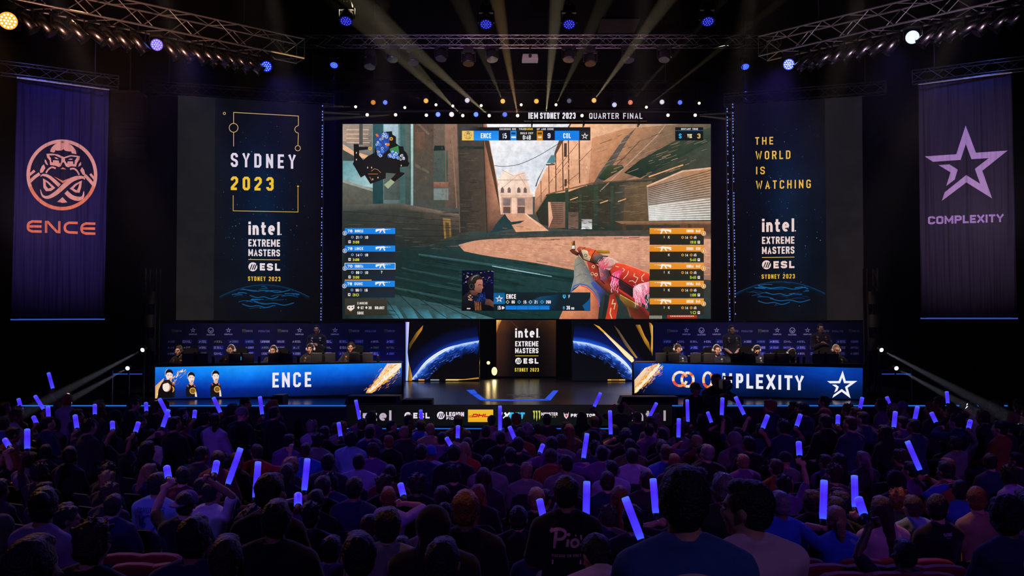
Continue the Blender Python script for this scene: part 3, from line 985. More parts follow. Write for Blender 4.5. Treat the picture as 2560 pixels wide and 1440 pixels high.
# alley floor
G.z = 9
G.poly([(1262, 534), (1313, 534), (1352, 560), (1372, 577), (1290, 580), (1278, 560)], ['#c48d72', '#c9947a', '#b98467', '#d69c7c', '#cf9576', '#c08a6c'])
G.poly([(1262, 534), (1268, 545), (1278, 555), (1312, 551), (1300, 558), (1278, 562), (1283, 572), (1226, 582), (1240, 560)], '#22393c', 9.3)
G.line([(1313, 534), (1352, 566)], 3, '#e9b597', False, 9.4)
G.poly([(1175, 578), (1290, 580), (1480, 576), (1640, 578), (1777, 580), (1777, 612), (1500, 592), (1180, 604), (1060, 630), (1100, 600)],
       ['#3c4440', '#2f3f42', '#37403d', '#3f3a34', '#4a3d33', '#a0755c', '#28343a', '#23333a', '#1f302e', '#303731'], 9.2)
sand = spline([(1146, 612), (1200, 600), (1300, 595), (1450, 591), (1620, 590)], 6, False) + [(1777, 598), (1777, 700), (1640, 690), (1440, 692)] + spline([(1440, 676), (1330, 656), (1220, 640), (1160, 628)], 6, False)
G.poly(sand, '#c48b70', 9.6)
G.grid([(1230, 603), (1777, 598), (1777, 700), (1400, 664)], [['#c48b70', '#cf967a', '#cc9479'], ['#c08a70', '#cb9277', '#b98266'], ['#a97860', '#b5806a', '#8b6652']], 9.7)
for _ in range(700):
    x, y = rnd.uniform(1200, 1770), rnd.uniform(602, 686)
    w = min(rnd.uniform(3, 16), 1775 - x)
    if y > 618 + (x - 1160) * .17 or y < 606:
        continue
    G.poly([(x, y), (x + w, y + w * .1), (x + w, y + w * .1 + .9), (x, y + .8)], rnd.choice(['#dba98c', '#b07c62', '#a06f58', '#d7a184']), 9.9)
# shaded steps, lower left
G.poly([(857, 640), (1000, 618), (1146, 616), (1440, 680), (1440, 797), (857, 797)], ['#16221f', '#1a2b29', '#233a39', '#1f3b3b', '#12302e', '#0e1b19'], 9)
for k, (xa, ya, xb, yb) in enumerate(((1046, 634, 1450, 690), (1020, 650, 1300, 700), (1005, 668, 1280, 722), (985, 690, 1260, 742), (960, 712, 1235, 766))):
    c = ['#3d5f60', '#1c3333', '#2d4a4a', '#213c3c', '#33504f'][k]
    G.poly([(xa, ya), (xb, yb), (xb, yb + 8), (xa, ya + 6)], [c, '#204040', '#16302f', '#182a29'], 9.4)
    G.poly([(xa, ya + 6), (xb, yb + 8), (xb - 10, yb + 18), (xa - 14, ya + 16)], ['#152725', '#122826', '#15302f', '#182b29'], 9.3)
G.poly(spline([(1230, 664), (1300, 676), (1380, 690)], 4, False) + [(1380, 693)] + spline([(1380, 692), (1300, 679), (1230, 666)], 4, False), '#86aeb4', 9.8)
G.poly([(857, 700), (960, 715), (1240, 797), (857, 797)], ['#182423', '#233634', '#3c5f63', '#16211f'], 9.2)
for k in range(5):
    G.line([(930 + 44 * k, 700 + 13 * k), (1000 + 60 * k, 797)], 1.4, '#0f1c1b', False, 9.9)
for k in range(7):
    G.poly([(960 + 40 * k, 762 + 5 * k), (990 + 40 * k, 764 + 5 * k), (1010 + 36 * k, 796), (984 + 36 * k, 796)], ['#2b4647', '#34585a', '#3f7f93', '#35646c'], 9.5)
# black overhead cable
G.line(spline([(1236, 414), (1262, 416), (1300, 410), (1345, 390), (1385, 366), (1424, 342)], 5, False), 1.3, '#33292a', False, 10)
# weathering, boards, wires and fittings
G.z = 11
rd = random.Random(17)
DETS = [((1146, 315, 1206, 575), ['#2d2a26', '#554b40', '#38332c'], 70, 26, 0), ((862, 530, 1165, 632), ['#2a2c26', '#5a5044', '#39382f', '#20302c'], 90, 40, .03), ((1036, 312, 1140, 500), ['#3a352e', '#6b5a4c', '#4b5a52'], 70, 5, 8.0),
        ((1380, 395, 1470, 470), ['#c98a66', '#f6c49e', '#b8795a'], 60, 5, 6.0), ((1490, 330, 1770, 440), ['#6f5a44', '#8a7458', '#4a4434', '#a9876a'], 110, 30, -.36), ((1530, 462, 1620, 552), ['#7a6248', '#3f3526', '#63523c'], 60, 22, -.08),
        ((870, 645, 1420, 790), ['#122624', '#2c4a4a', '#1b3837', '#0d1c1b'], 150, 46, .17), ((1190, 582, 1770, 600), ['#46403c', '#2b3a3a', '#5a4c40'], 60, 40, .0), ((1420, 488, 1530, 574), ['#1b241e', '#4a4636', '#5f4f3c', '#2c3a30'], 90, 14, .1)]
for (bx, cols, n, ln, sl) in DETS:
    for _ in range(n):
        x, y = rd.uniform(bx[0], bx[2]), rd.uniform(bx[1], bx[3])
        l = rd.uniform(.3, 1) * ln
        dx, dy = (l, l * sl) if abs(sl) < 2 else (l / abs(sl), l * 1.6)
        if bx[0] <= x + dx <= bx[2] and bx[1] <= y + dy <= bx[3]:
            G.line([(x, y), (x + dx, y + dy)], rd.uniform(.5, 1.5), rd.choice(cols), False, 11)
for (a, b, w, c_) in (((1143, 310), (1150, 582), 2, '#5d5246'), ((1207, 310), (1218, 582), 1.4, '#1e1c19'), ((1112, 310), (1116, 500), 1.6, '#7a6250'), ((1128, 310), (1142, 520), 2.4, '#8a6a54'), ((1026, 310), (1027, 512), 1.2, '#2a3835'),
                      ((1368, 486), (1480, 458), 3, '#6b513c'), ((1480, 458), (1640, 446), 3, '#5a4634'), ((1366, 490), (1340, 530), 2.4, '#7d5d46'), ((1420, 505), (1530, 500), 2, '#4a4a38'), ((1400, 490), (1540, 470), 1.4, '#2c3a2c'),
                      ((1336, 505), (1366, 470), 1.2, '#8a6a50'), ((1340, 498), (1340, 520), 1.2, '#8a6a50'), ((1350, 488), (1350, 512), 1.2, '#8a6a50'), ((1516, 440), (1600, 352), 1.6, '#3f3a34'), ((1560, 420), (1660, 345), 1.2, '#6f5e50')):
    G.line([a, b], w, c_, False, 11.5)
for (x, y) in ((1425, 500), (1500, 508), (1545, 504)):
    G.line([(x, y), (x + 20, y - 7)], 2.4, '#d8a070', False, 11.6)
for x0, y0, r_ in ((1262, 570, 6), (1300, 566, 9), (1320, 572, 5)):
    G.line([(x0 - r_, y0), (x0 + r_, y0 + 1)], 1.2, '#8a5c46', False, 11.6)
for k in range(5):
    G.line([(857, 528 + k * 22), (1172, 556 + k * 11)], 1, '#24241f', False, 11.2)
G.line([(1254, 424), (1284, 440), (1312, 432)], .9, '#b08a78', False, 11)
G.line([(1256, 470), (1296, 436), (1318, 470)], .9, '#a5806e', False, 11)
G.out('alley_picture', LEDTEX, ms)
# sleeve, glove and rifle in the foreground
G.z = 12
Q = lambda pts: [(1380 + x / 6.0, 560 + y / 6.0) for x, y in pts]
G.poly(Q([(105, 1425), (280, 1030), (440, 900), (600, 960), (720, 1120), (690, 1425)]), ['#c77a55', '#d98b63', '#e79c70', '#c97a55', '#8f4f38', '#9b5a40'])
G.poly(Q([(275, 1030), (330, 800), (330, 640), (350, 520), (400, 480), (470, 540), (560, 700), (640, 850), (800, 1000), (740, 1150), (710, 1200), (640, 1020), (520, 930), (400, 920), (320, 970)]),
       ['#7f7f80', '#86857c', '#8f8a7c', '#858071', '#6d6a60', '#6b685c', '#57574f', '#4f5a68', '#2c3763', '#27305a', '#4a3a4d', '#737373', '#85837c', '#8d8b84', '#7e7f86'], 13)
G.line(Q([(280, 1030), (330, 930), (420, 900), (520, 920), (620, 1000), (700, 1130), (710, 1240)]), 3.4, '#4c5f97', False, 14)
G.line(Q([(430, 925), (520, 950), (610, 1030), (680, 1140), (700, 1250)]), 2.0, '#c93a3c', False, 14.3)
G.poly(Q([(580, 880), (620, 860), (720, 960), (760, 1040), (700, 1020), (620, 950)]), ['#33539a', '#3a4fa0', '#5b3f9b', '#3b3580', '#4b3f94', '#3a4fa0'], 14.4)
G.line(Q([(335, 640), (430, 580), (500, 620)]), 1, '#5c594f', False, 14.2)
G.line(Q([(350, 800), (450, 740), (545, 770)]), 1, '#5c594f', False, 14.2)
G.poly(Q([(520, 560), (640, 590), (900, 780), (960, 900), (1330, 1200), (1460, 1330), (1460, 1425), (1230, 1425), (1000, 1100), (860, 1060), (640, 850), (560, 700)]),
       ['#b8402c', '#8f2f24', '#7b241f', '#4d1b1c', '#6e2420', '#8a2a22', '#4a1b16', '#6b2a1a', '#4b2a1c', '#221c1c', '#3a2420', '#a03a28'], 15)
G.poly(Q([(360, 470), (300, 440), (262, 395), (290, 380), (275, 260), (300, 270), (310, 250), (340, 250), (345, 290), (350, 400), (400, 430), (400, 480)]), ['#2b2525', '#5d2a1f', '#4a2a22', '#713421', '#3c2c28', '#b57a3a', '#caa060', '#352d2b', '#6d4a30', '#59301f', '#2a2424', '#241f1f'], 16)
G.poly(Q([(375, 370), (410, 335), (500, 350), (650, 390), (760, 470), (740, 560), (690, 600), (560, 560), (470, 520), (400, 430)]), ['#8d3a2a', '#c25a3a', '#1e2127', '#d8532c', '#5a5c58', '#3c3d3c', '#7c3524', '#23211f', '#75624d', '#2b2928'], 16)
G.poly(Q([(430, 370), (530, 400), (590, 500), (560, 560), (480, 520)]), ['#cdb493', '#d8c09e', '#c7ab86', '#8f7a5f', '#a08a6c'], 17)
G.poly(Q([(540, 430), (610, 380), (655, 395), (600, 470), (580, 540)]), '#dd5a30', 17.2)
G.poly(Q([(665, 400), (700, 388), (860, 400), (870, 440), (790, 445), (680, 435)]), ['#8f6418', '#b5852a', '#a87a28', '#8a6018', '#8f6418', '#6d4a14'], 17)
G.poly(Q([(620, 460), (760, 470), (850, 480), (740, 560), (640, 540)]), ['#6e6f68', '#575853', '#2a2b2c', '#393a38', '#4d4d49'], 17)
G.poly(Q([(680, 600), (770, 490), (900, 510), (1000, 570), (930, 640), (860, 690), (770, 660), (700, 640)]), ['#d56a78', '#e9a3a0', '#e0c9b4', '#c4b79f', '#2d3543', '#c6b79a', '#d8536a', '#c94a66'], 17)
G.poly(Q([(860, 700), (960, 580), (1080, 600), (1280, 670), (1460, 740), (1460, 850), (1330, 900), (1220, 960), (1000, 820), (880, 770)]),
       ['#a82e22', '#e0452c', '#d33f2a', '#e24a2e', '#d5452c', '#a82a20', '#8f221c', '#7b1d1a', '#a12620', '#8c231d'], 18)
G.poly(Q([(690, 650), (770, 660), (880, 700), (860, 780), (790, 850), (720, 830)]), ['#b0878a', '#6d4a50', '#32323c', '#2a2530', '#5a2f45', '#a3566b'], 18)
G.poly(Q([(880, 790), (940, 720), (1080, 660), (1020, 790), (1000, 850), (1040, 970), (960, 900), (910, 980)]), ['#d12a60', '#e0527c', '#c23a3c', '#d63d6d', '#c92a62', '#9f1f4b', '#d4477a', '#a9265a'], 19)
G.poly(Q([(1215, 960), (1300, 900), (1460, 860), (1460, 1030), (1380, 1080), (1430, 1250), (1380, 1200), (1210, 1100)]), ['#e3a6b4', '#f0c3cb', '#e2889c', '#d0456c', '#de7d98', '#c63a66', '#d4547c', '#d86a8a'], 19)
rr = random.Random(3)
for _ in range(46):
    x, y = rr.uniform(890, 1010), rr.uniform(720, 960)
    G.line(Q([(x, y), (x - 18, y + 40), (x - 6, y + 75)]), .8, rr.choice(['#f0a0b8', '#8f1540', '#f3c0cc']), False, 20)
for _ in range(60):
    x, y = rr.uniform(1220, 1440), rr.uniform(900, 1200)
    G.line(Q([(x, y), (x + 22, y + 36), (x + 14, y + 80)]), .8, rr.choice(['#fbdde4', '#b52a58', '#f4b7c6']), False, 20)
for _ in range(26):
    x, y = rr.uniform(720, 860), rr.uniform(500, 650)
    G.line(Q([(x, y), (x - 24, y + 22), (x - 34, y + 54)]), .7, rr.choice(['#c8365a', '#f4d3cc', '#b02a50']), False, 20)
for q in ([(1060, 660), (1090, 690), (1060, 720)], [(1150, 700), (1130, 760), (1070, 825)], [(1240, 740), (1225, 780), (1290, 810), (1250, 885), (1210, 850), (1155, 855)], [(1390, 745), (1345, 790), (1350, 850), (1380, 860)], [(950, 630), (1000, 645)]):
    G.line(Q(q), 1.5, '#e8c3a8', False, 20.5)
G.poly(Q([(930, 950), (960, 940), (1330, 1190), (1330, 1215), (1290, 1200)]), ['#c9342c', '#d03a30', '#a8261f', '#6f1a18', '#8f211d'], 20)
G.poly(Q([(1010, 1060), (1290, 1220), (1300, 1300), (1120, 1240), (1020, 1130)]), ['#8a6b2c', '#6b4a20', '#3a2416', '#54391c', '#7a5a28'], 20)
G.poly(Q([(870, 1060), (940, 1040), (990, 1230), (960, 1425), (800, 1425), (850, 1200)]), ['#8f2a20', '#7a2a20', '#a5301f', '#b5341f', '#b23a24', '#c23a24'], 19.5)
G.line(Q([(920, 1130), (900, 1200), (950, 1190), (930, 1280)]), 2.4, '#d9b88a', False, 20.6)
G.line(Q([(885, 1260), (870, 1340), (900, 1420)]), 2.4, '#d9b88a', False, 20.6)
G.poly(Q([(800, 1060), (860, 1080), (800, 1425), (740, 1425)]), '#1d2422', 19)
G.line(Q([(360, 470), (400, 440), (470, 530), (560, 565), (700, 600)]), 2, '#17130f', False, 20.7)
G.line(Q([(500, 352), (440, 390), (400, 432)]), 1.2, '#3a1a12', False, 20.7)
G.line(Q([(655, 392), (600, 470), (575, 548)]), 1.6, '#2a1a14', False, 20.7)
G.line(Q([(560, 560), (650, 600), (690, 650), (720, 830), (790, 900)]), 1.8, '#1c1210', False, 20.7)
G.line(Q([(860, 700), (880, 770), (1000, 822), (1220, 962)]), 2.6, '#2b0f0d', False, 20.7)
G.line(Q([(960, 582), (1080, 602), (1280, 672), (1460, 742)]), 1.4, '#ff7a54', False, 20.7)
G.poly(Q([(1000, 840), (1215, 975), (1215, 1100), (1080, 1010), (1000, 930)]), ['#2a1c20', '#1b1416', '#15100f', '#241a1c', '#3a2226'], 19.6)
G.line(Q([(280, 262), (296, 372)]), 1.4, '#e8b060', False, 20.8)
G.line(Q([(338, 254), (346, 372)]), 1.4, '#171312', False, 20.8)
G.rect(1430, 614, 1437, 622, '#c9ccd2', 20.8)
for x, y, c_ in ((505, 470, '#2b241e'), (560, 500, '#f0c080'), (620, 640, '#e8c8a8'), (605, 745, '#d8b090'), (660, 760, '#f0d0b8'), (655, 820, '#c8404a'), (745, 760, '#e86a4a'), (740, 820, '#6a3a7a'), (800, 820, '#5a5a52')):
    x_, y_ = Q([(x, y)])[0]
    G.ring(x_, y_, 3.4, 1.2, c_, 10, z=20.8)
for k in range(16):
    x_, y_ = Q([(360 + rr.uniform(0, 160), 600 + rr.uniform(0, 280))])[0]
    G.rect(x_, y_, x_ + 1.6, y_ + 1.2, rr.choice(['#a5a094', '#5d5a52', '#b5b0a2']), 14.6)
G.line(Q([(1020, 1060), (1300, 1215)]), 1.6, '#d8a94a', False, 20.8)
G.line(Q([(1100, 1100), (1130, 1230), (1180, 1400)]), 4, '#6b4322', False, 19.8)
G.out('rifle_and_arm', LEDTEX, ms)

# minimap
G.z = 22
for p in ([(884, 360), (897, 360), (897, 367), (920, 367), (920, 374), (898, 376), (898, 388), (908, 400), (920, 390), (936, 382), (938, 372), (950, 340), (956, 330), (980, 328), (981, 336), (990, 342), (990, 358), (1000, 366), (1008, 366), (1010, 376), (1016, 382), (1020, 392), (1020, 404), (1024, 408), (1020, 416), (1000, 418), (1000, 430), (1012, 432), (1010, 436), (985, 455), (977, 448), (990, 434), (965, 432), (964, 446), (926, 460), (912, 438), (902, 444), (886, 416), (882, 410), (885, 402)],):
    G.poly(p, '#1c1a19')
G.poly([(977, 448), (987, 455), (970, 472), (960, 462)], '#9fae8c', 22.5)
G.poly([(938, 345), (952, 332), (972, 333), (974, 350), (972, 372), (956, 388), (944, 390), (940, 372)], '#2b4c9c', 22.6)
G.poly([(974, 372), (996, 364), (998, 384), (978, 386)], '#3f8a4c', 22.7)
G.poly([(968, 386), (996, 378), (996, 396), (970, 394)], '#3566c2', 22.7)
rm = random.Random(8)
for _ in range(60):
    x, y = rm.choice([(955, 345), (962, 338), (946, 356), (968, 362), (950, 375), (948, 384), (985, 382), (990, 390), (1003, 394), (978, 391)])
    x, y = x + rm.uniform(-7, 7), y + rm.uniform(-6, 6)
    G.ring(x, y, rm.uniform(1.4, 3.4), 1, rm.choice(['#cfe2ff', '#4b86ec', '#6ea6ff', '#e9c9a0', '#f2f4ff', '#3f6fd0']), 8, z=23)
for x, y in ((925, 371), (978, 347)):
    G.ring(x, y, 3.2, 2.4, '#eaa233', 12, z=23.5)
G.poly([(938, 336), (943, 334), (948, 341), (942, 342)], '#e06a3a', 23.5)
G.rect(966, 358, 974, 364, '#e87a32', 23.6)
for q in ([(928, 428), (936, 422), (944, 424), (952, 432)], [(920, 435), (945, 435)], [(924, 442), (930, 452)]):
    G.line(q, 1, '#d08a60', False, 23)
for x, y in ((890, 380), (890, 397), (918, 417), (928, 417), (931, 446), (944, 442), (1000, 388), (1002, 412)):
    G.rect(x, y, x + 2, y + 4, '#e6d2c2', 23)
G.out('minimap', LED, ms)

# scoreboard
G.z = 22
G.rect(1155, 318, 1476, 327, '#1b1c22')
G.rect(1155, 318, 1200, 327, ['#4a4a50', '#1b1c22', '#1b1c22', '#3a3f6a'], 22.5)
for s, a, b, c in (('EXCURSUS ONE', 1249, 1290, '#d8d4d6'), ('TRUE', 1297, 1313, '#d8d4d6'), ('BURND', 1313, 1332, '#e8b93a'), ('UP AND DONE', 1342, 1384, '#d8d4d6')):
    G.text(s, a, b, (320.3, 325.2), None, c, .2, .16, z=23)
G.rect(1155, 327, 1184, 351, '#f0c76a', 23)
beard_mark(G, 1157.5, 326.5, .0205, '#3a2c18', None)
G.rect(1184, 327, 1247, 351, ['#1d7fe6', '#1a86ee', '#2a9af6', '#2a9af6'], 23)
G.rect(1247, 327, 1276, 351, '#171a2c', 23)
G.rect(1276, 327, 1291, 351, '#2a8fe6', 23)
G.rect(1291, 327, 1342, 351, '#1f201f', 23)
G.rect(1342, 327, 1357, 351, '#d48a1e', 23)
G.rect(1357, 327, 1387, 351, '#171a2c', 23)
G.rect(1387, 327, 1448, 351, ['#1a80ea', '#1a80ea'], 23)
G.rect(1448, 327, 1476, 351, '#2a2a2e', 23)
G.rect(1278, 331, 1289, 336, '#163f72', 24)
G.rect(1278, 341, 1290, 345, '#f2f6fa', 24)
G.rect(1344, 331, 1355, 336, '#5a3c12', 24)
G.rect(1345, 341, 1354, 345, '#f6ead8', 24)
G.text('ENCE', 1202, 1228, (333, 345.5), None, '#f4f6fb', .17, .14, z=24)
G.text('15', 1256, 1267, (333, 346), None, '#eef0f4', .17, .14, z=24)
G.text('BUILD EXIT', 1301, 1333, (330.5, 335.5), None, '#d9d9d6', .2, .16, z=24)
G.text('0:48', 1307, 1327, (338, 349), None, '#eef0f0', .17, .12, z=24)
G.text('9', 1369, 1376, (333, 345.5), None, '#eef0f4', .17, z=24)
G.text('COL', 1408, 1427, (333, 345.5), None, '#f4f6fb', .17, .14, z=24)
G.z = 24
star(G, 1462, 339.5, 18, '#f1f1f4', .06)
G.rect(1688, 318, 1758, 326, '#1a1d20', 22)
G.rect(1688, 327, 1758, 351, '#14191c', 22)
G.rect(1688, 326, 1758, 327, '#2f72b8', 23)
G.text('DISTANT TRUE', 1703, 1745, (320, 325), None, '#dcdad8', .2, .15, z=23)
G.text('S', 1697, 1704, (334, 346), None, '#38b8ea', .2, z=23)
G.text('VIX', 1718, 1730, (335, 345), None, '#e8d9b0', .2, .1, z=23)
G.text('3', 1743, 1751, (334, 346), None, '#f0c063', .2, z=23)
G.out('scoreboard', LED, ms)


def gun_icon(x, y, s, flip, col):
    parts = ([(0, 2), (15, 0), (15, 8), (9, 9), (4, 13), (0, 13)], [(14, 1), (34, -1), (40, 2), (40, 6), (14, 7)], [(40, 2), (54, 2), (54, 3.6), (40, 4.4)], [(57, 2), (62, 2), (62, 3.6), (57, 3.6)],
             [(31, 6), (36, 6), (41, 17), (36, 18), (32, 11)], [(20, 6), (26, 6), (20, 16), (15, 17), (17, 11)])
    for q in parts:
        G.poly([(x + ((62 - a) if flip else a) * s, y + b * s) for a, b in q], col)


# player cards at the left and right edges
G.z = 22
for k, (nm, hp, c1, money, dx) in enumerate((('BOUCLE', '76', ('21', '10'), '3100', 0), ('LIMCK', '78', ('14', '18'), '3400', 0), ('EMMETA', '70', ('06', '10'), '3100', 0), ('DUHC', '78', ('96', '16'), '30', -1))):
    y = 570 + k * 44
    G.rect(862 + dx, y, 988 + dx, y + 15, ['#1a7cdc', '#1b86e6', '#1b86e6', '#1a7cdc'], 22)
    G.rect(862 + dx, y + 15, 988 + dx, y + 42, ['#1c1f22', '#23262a', '#1c2a3a', '#1b2126'], 22)
    if k == 2:
        G.line([(862, y), (988, y), (988, y + 15), (862, y + 15)], 1.2, '#efe6da', True, 24)
    G.disc(862 + dx, y + 13, 5.6, None, '#e9eef8', 16, 24)
    G.disc(862 + dx, y + 13, 4.6, None, '#174f9c', 16, 25)
    G.text('0', 860 + dx, 864 + dx, (y + 10, y + 16), None, '#cfe0f6', .22, z=26)
    G.text(hp, 869 + dx, 881 + dx, (y + 4, y + 11), None, '#f1f4fa', .24, .1, z=24)
    G.text(nm, 887 + dx, 908 + dx, (y + 4, y + 11), None, '#dfeafa', .22, .14, z=24)
    G.z = 24
    gun_icon(939 + dx, y + 2, .6, False, '#f1efee')
    for q, x in zip(c1, (881, 903)):
        G.disc(x + dx, y + 23, 3.2, None, '#8fb7ea', 12, 24)
        G.disc(x + dx, y + 23, 2.1, None, '#1c3350', 12, 25)
        G.text(q, x + 9 + dx, x + 17 + dx, (y + 20, y + 27), None, '#ecebea', .22, .14, z=24)
    G.rect(871 + dx, y + 31, 877 + dx, y + 38, '#efe6e4', 24)
    G.rect(872.5 + dx, y + 33, 876 + dx, y + 35.5, '#5b3136', 25)
    G.text(money, 882 + dx, 898 + dx, (y + 32, y + 38.5), None, '#d7d73c', .2, .12, z=24)
G.text('?', 952, 956, (677, 684), None, '#dcdcdc', .2, z=24)
G.rect(862, 746, 968, 788, ['#3a382e', '#2e2d26'], 22)
G.rect(862, 699, 929, 701.5, '#d9962f', 24)
G.text('2.MOCHE', 893, 919, (755, 761), None, '#e2dcd6', .2, .14, z=24)
G.text('SBOE', 893, 909, (779, 786), None, '#e2dcd6', .2, .14, z=24)
for s, a, b in (('67', 902, 909), ('30', 921, 929), ('BIDJBET', 937, 961)):
    G.text(s, a, b, (766, 773), None, '#e8e2dc', .2, .14, z=24)
for x in (896, 916):
    G.poly([(x, 765), (x + 3, 769), (x, 773), (x - 3, 769)], '#e8e2dc', 24)
G.poly([(868, 766), (872, 764), (882, 764), (886, 762), (886, 771), (882, 774), (878, 778), (875, 778), (872, 774), (868, 772)], '#f0e6de', 24)
for x in (873, 881):
    G.rect(x - 1.5, 767, x + 1.8, 770, '#3a322c', 25)
G.poly([(874, 776), (880, 776), (877, 779.5)], '#d8702c', 25)
for k, (nm, n2, money) in enumerate((('EMOUND', '840', '1910'), ('HOMOL', '830', '540'), ('OBIMEAL', '842', '540'), ('DIFOMA', '845', '1100'), ('EMIZZINE', '845', '10'))):
    y = 570 + k * 44
    G.rect(1624, y, 1759.5, y + 15, ['#e6922a', '#ee9a2c', '#e9922a', '#de8a24'], 22)
    G.rect(1624, y + 15, 1759.5, y + 42, ['#2b2519', '#332c1d', '#252a24', '#28241a'], 22)
    G.disc(1759, y + 13.5, 6, None, '#f3d9b4', 16, 24)
    G.disc(1759, y + 13.5, 4.9, None, '#d98a2a', 16, 25)
    G.text('0', 1757.4, 1760.6, (y + 10.5, y + 16.5), None, '#ffe9c6', .24, z=26)
    G.z = 24
    gun_icon(1636, y + 2.5, .68, True, '#f8efe4')
    G.text(nm, 1716, 1734, (y + 4, y + 11), None, '#f8eee0', .2, .14, z=24)
    G.text(n2, 1740, 1751, (y + 4, y + 11), None, '#f8eee0', .22, .14, z=24)
    G.text('14', 1713, 1720, (y + 20, y + 27), None, '#efe4da', .22, .14, z=24)
    G.text('45', 1734, 1741, (y + 20, y + 27), None, '#e3e0ee', .22, .14, z=24)
    for x in (1706.5, 1728):
        G.disc(x, y + 23.5, 3.4, None, '#e29a3c', 12, 24)
        G.disc(x, y + 23.5, 1.8, None, '#5a3a16', 10, 25)
    if k != 1:
        G.text('Z', 1659, 1662, (y + 20, y + 25), None, '#cfc8bc', .2, z=24)
    G.text('K', 1670, 1674.5, (y + 20, y + 26.5), None, '#d8d0c6', .2, z=24)
    G.text(money, 1725, 1740, (y + 32, y + 39), None, '#c9d23c', .2, .12, z=24)
    G.rect(1744, y + 32, 1750, y + 39, '#f0e6e4', 24)
    G.rect(1745.5, y + 34, 1749, y + 36, '#6b3136', 25)
G.rect(1668, 788, 1742, 797, ['#c23a20', '#7a1f16'], 24)
for k in range(14):
    G.rect(1676 + k * 4.3, 789, 1678.6 + k * 4.3, 792, '#f0d0b0', 25)
for k in range(9):
    G.rect(1624 + k * 3.6, 789, 1625.6 + k * 3.6, 797, '#cfc3ab', 24)
G.out('player_cards', LED, ms)

# watched player's card and face camera
G.z = 22
G.rect(1234, 731, 1476, 777, ['#152226', '#17262c', '#14202a', '#101a1e'])
G.poly([(1300, 762), (1350, 742), (1400, 735), (1390, 777), (1290, 777)], ['#14303f', '#15486a', '#10283a', '#0f1c24', '#123044'], 22.4)
G.poly([(1456, 764), (1470, 752), (1476, 742), (1476, 776), (1462, 776)], '#15568c', 22.5)
G.rect(1234, 732, 1262, 760, ['#0f5c92', '#166ca6'], 23)
G.z = 24
star(G, 1248, 746.5, 20, '#f2eef2', .06)
G.text('ENCE', 1265.5, 1290, (735.5, 747), None, '#f2e6ea', .2, .12, z=24)
for x, s, c in ((1269, '86', '#d7cfa8'), (1298, '15', '#3fb0ea'), (1326, '21', '#a8d4e8'), (1355, '260', '#3fb8ea')):
    G.line([(x, 751), (x + 4, 755), (x, 759), (x - 4, 755)], 1.2, c, True, 24)
    G.text(s, x + 10, x + (22 if len(s) > 2 else 18), (751, 759), None, '#e8dce0', .22, .12, z=24)
G.text('15', 1244, 1252, (764.5, 774), None, '#ece4e8', .2, .12, z=24)
G.poly([(1254.5, 766), (1258, 766), (1262, 769.5), (1258, 773), (1254.5, 773)], '#ece4e8', 24)
for k in range(4):
    G.rect(1264 + k * 28.4, 764, 1291.6 + k * 28.4 - (3 if k == 3 else 0), 774, ['#1172cc', '#1480de'], 24)
G.poly([(1407, 737), (1414.5, 737), (1414.5, 743), (1411, 747), (1407, 743)], '#36b6ea', 24)
G.rect(1409, 739, 1413, 741.5, '#0f2230', 25)
G.text('F', 1421, 1425, (737, 745), None, '#9fc8dc', .24, z=24)
for k in range(4):
    G.rect(1407, 766 + k * 2, 1412, 767.2 + k * 2, '#58a6d0', 24)
G.text('36', 1416, 1425, (764.5, 774), None, '#ece4e8', .2, .12, z=24)
G.text('90', 1428, 1435.5, (768, 774), None, '#ece4e8', .22, .12, z=24)
# face camera: a man in profile with a headset
G.z = 22
G.rect(1155, 676, 1234, 777, ['#0a0c20', '#0d1030', '#0c0d12', '#07080c'])
for _ in range(46):
    x, y = rm.uniform(1156, 1232), rm.uniform(677, 712)
    G.rect(x, y, x + rm.uniform(1, 5), y + 1.2, rm.choice(['#3f48c0', '#d8d0e0', '#6a4cc8', '#e09a4a', '#2b3390', '#8088d8']), 22.4)
U = lambda pts: [(1140 + x / 7.53, 670 + y / 7.53) for x, y in pts]
G.poly(U([(105, 805), (105, 640), (130, 530), (240, 440), (380, 520), (460, 480), (560, 560), (600, 640), (560, 700), (560, 805)]), ['#0d0d10', '#14151a', '#1a1b20', '#222228', '#14141a', '#182650', '#15204a', '#14141c', '#101014', '#0c0c10'], 23)
G.poly(U([(560, 580), (640, 590), (705, 640), (710, 740), (620, 700), (540, 690)]), ['#5a3a34', '#6b463c', '#7a5044', '#5e3c34', '#4d322c', '#402a28'], 23.4)
G.poly(U([(250, 420), (340, 420), (420, 460), (400, 510), (360, 530), (290, 500)]), ['#5d382f', '#7a4c40', '#5a372f', '#4a2c26', '#3c2420', '#54332b'], 23.6)
G.poly(U([(340, 230), (400, 190), (490, 190), (505, 270), (500, 330), (515, 375), (490, 395), (490, 430), (470, 465), (430, 470), (370, 440), (340, 400)]),
       ['#8a5c50', '#c08070', '#cf9282', '#b0776a', '#a86e62', '#c28474', '#96604f', '#9a6252', '#70463a', '#6b4238', '#7d5044', '#7a4c40'], 24)
G.poly(U([(225, 330), (220, 250), (260, 170), (340, 130), (430, 130), (500, 190), (505, 220), (430, 215), (390, 230), (370, 290), (345, 300), (320, 350), (260, 390)]), ['#1d1714', '#2a211c', '#33281f', '#3a2e24', '#3a2d22', '#2b211a', '#231b16', '#2a211b', '#2c221b', '#241c16', '#1f1814', '#191310', '#15110e'], 24.5)
G.line(U(spline([(285, 240), (310, 180), (370, 140), (430, 135)], 5, False)), 3.2, '#4d4f55', False, 25)
G.line(U(spline([(300, 220), (330, 170), (400, 138)], 5, False)), 1.0, '#a8a8ac', False, 25.5)
x, y = U([(295, 345)])[0]
G.disc(x, y, 8, 9.8, '#17181b', 20, 25)
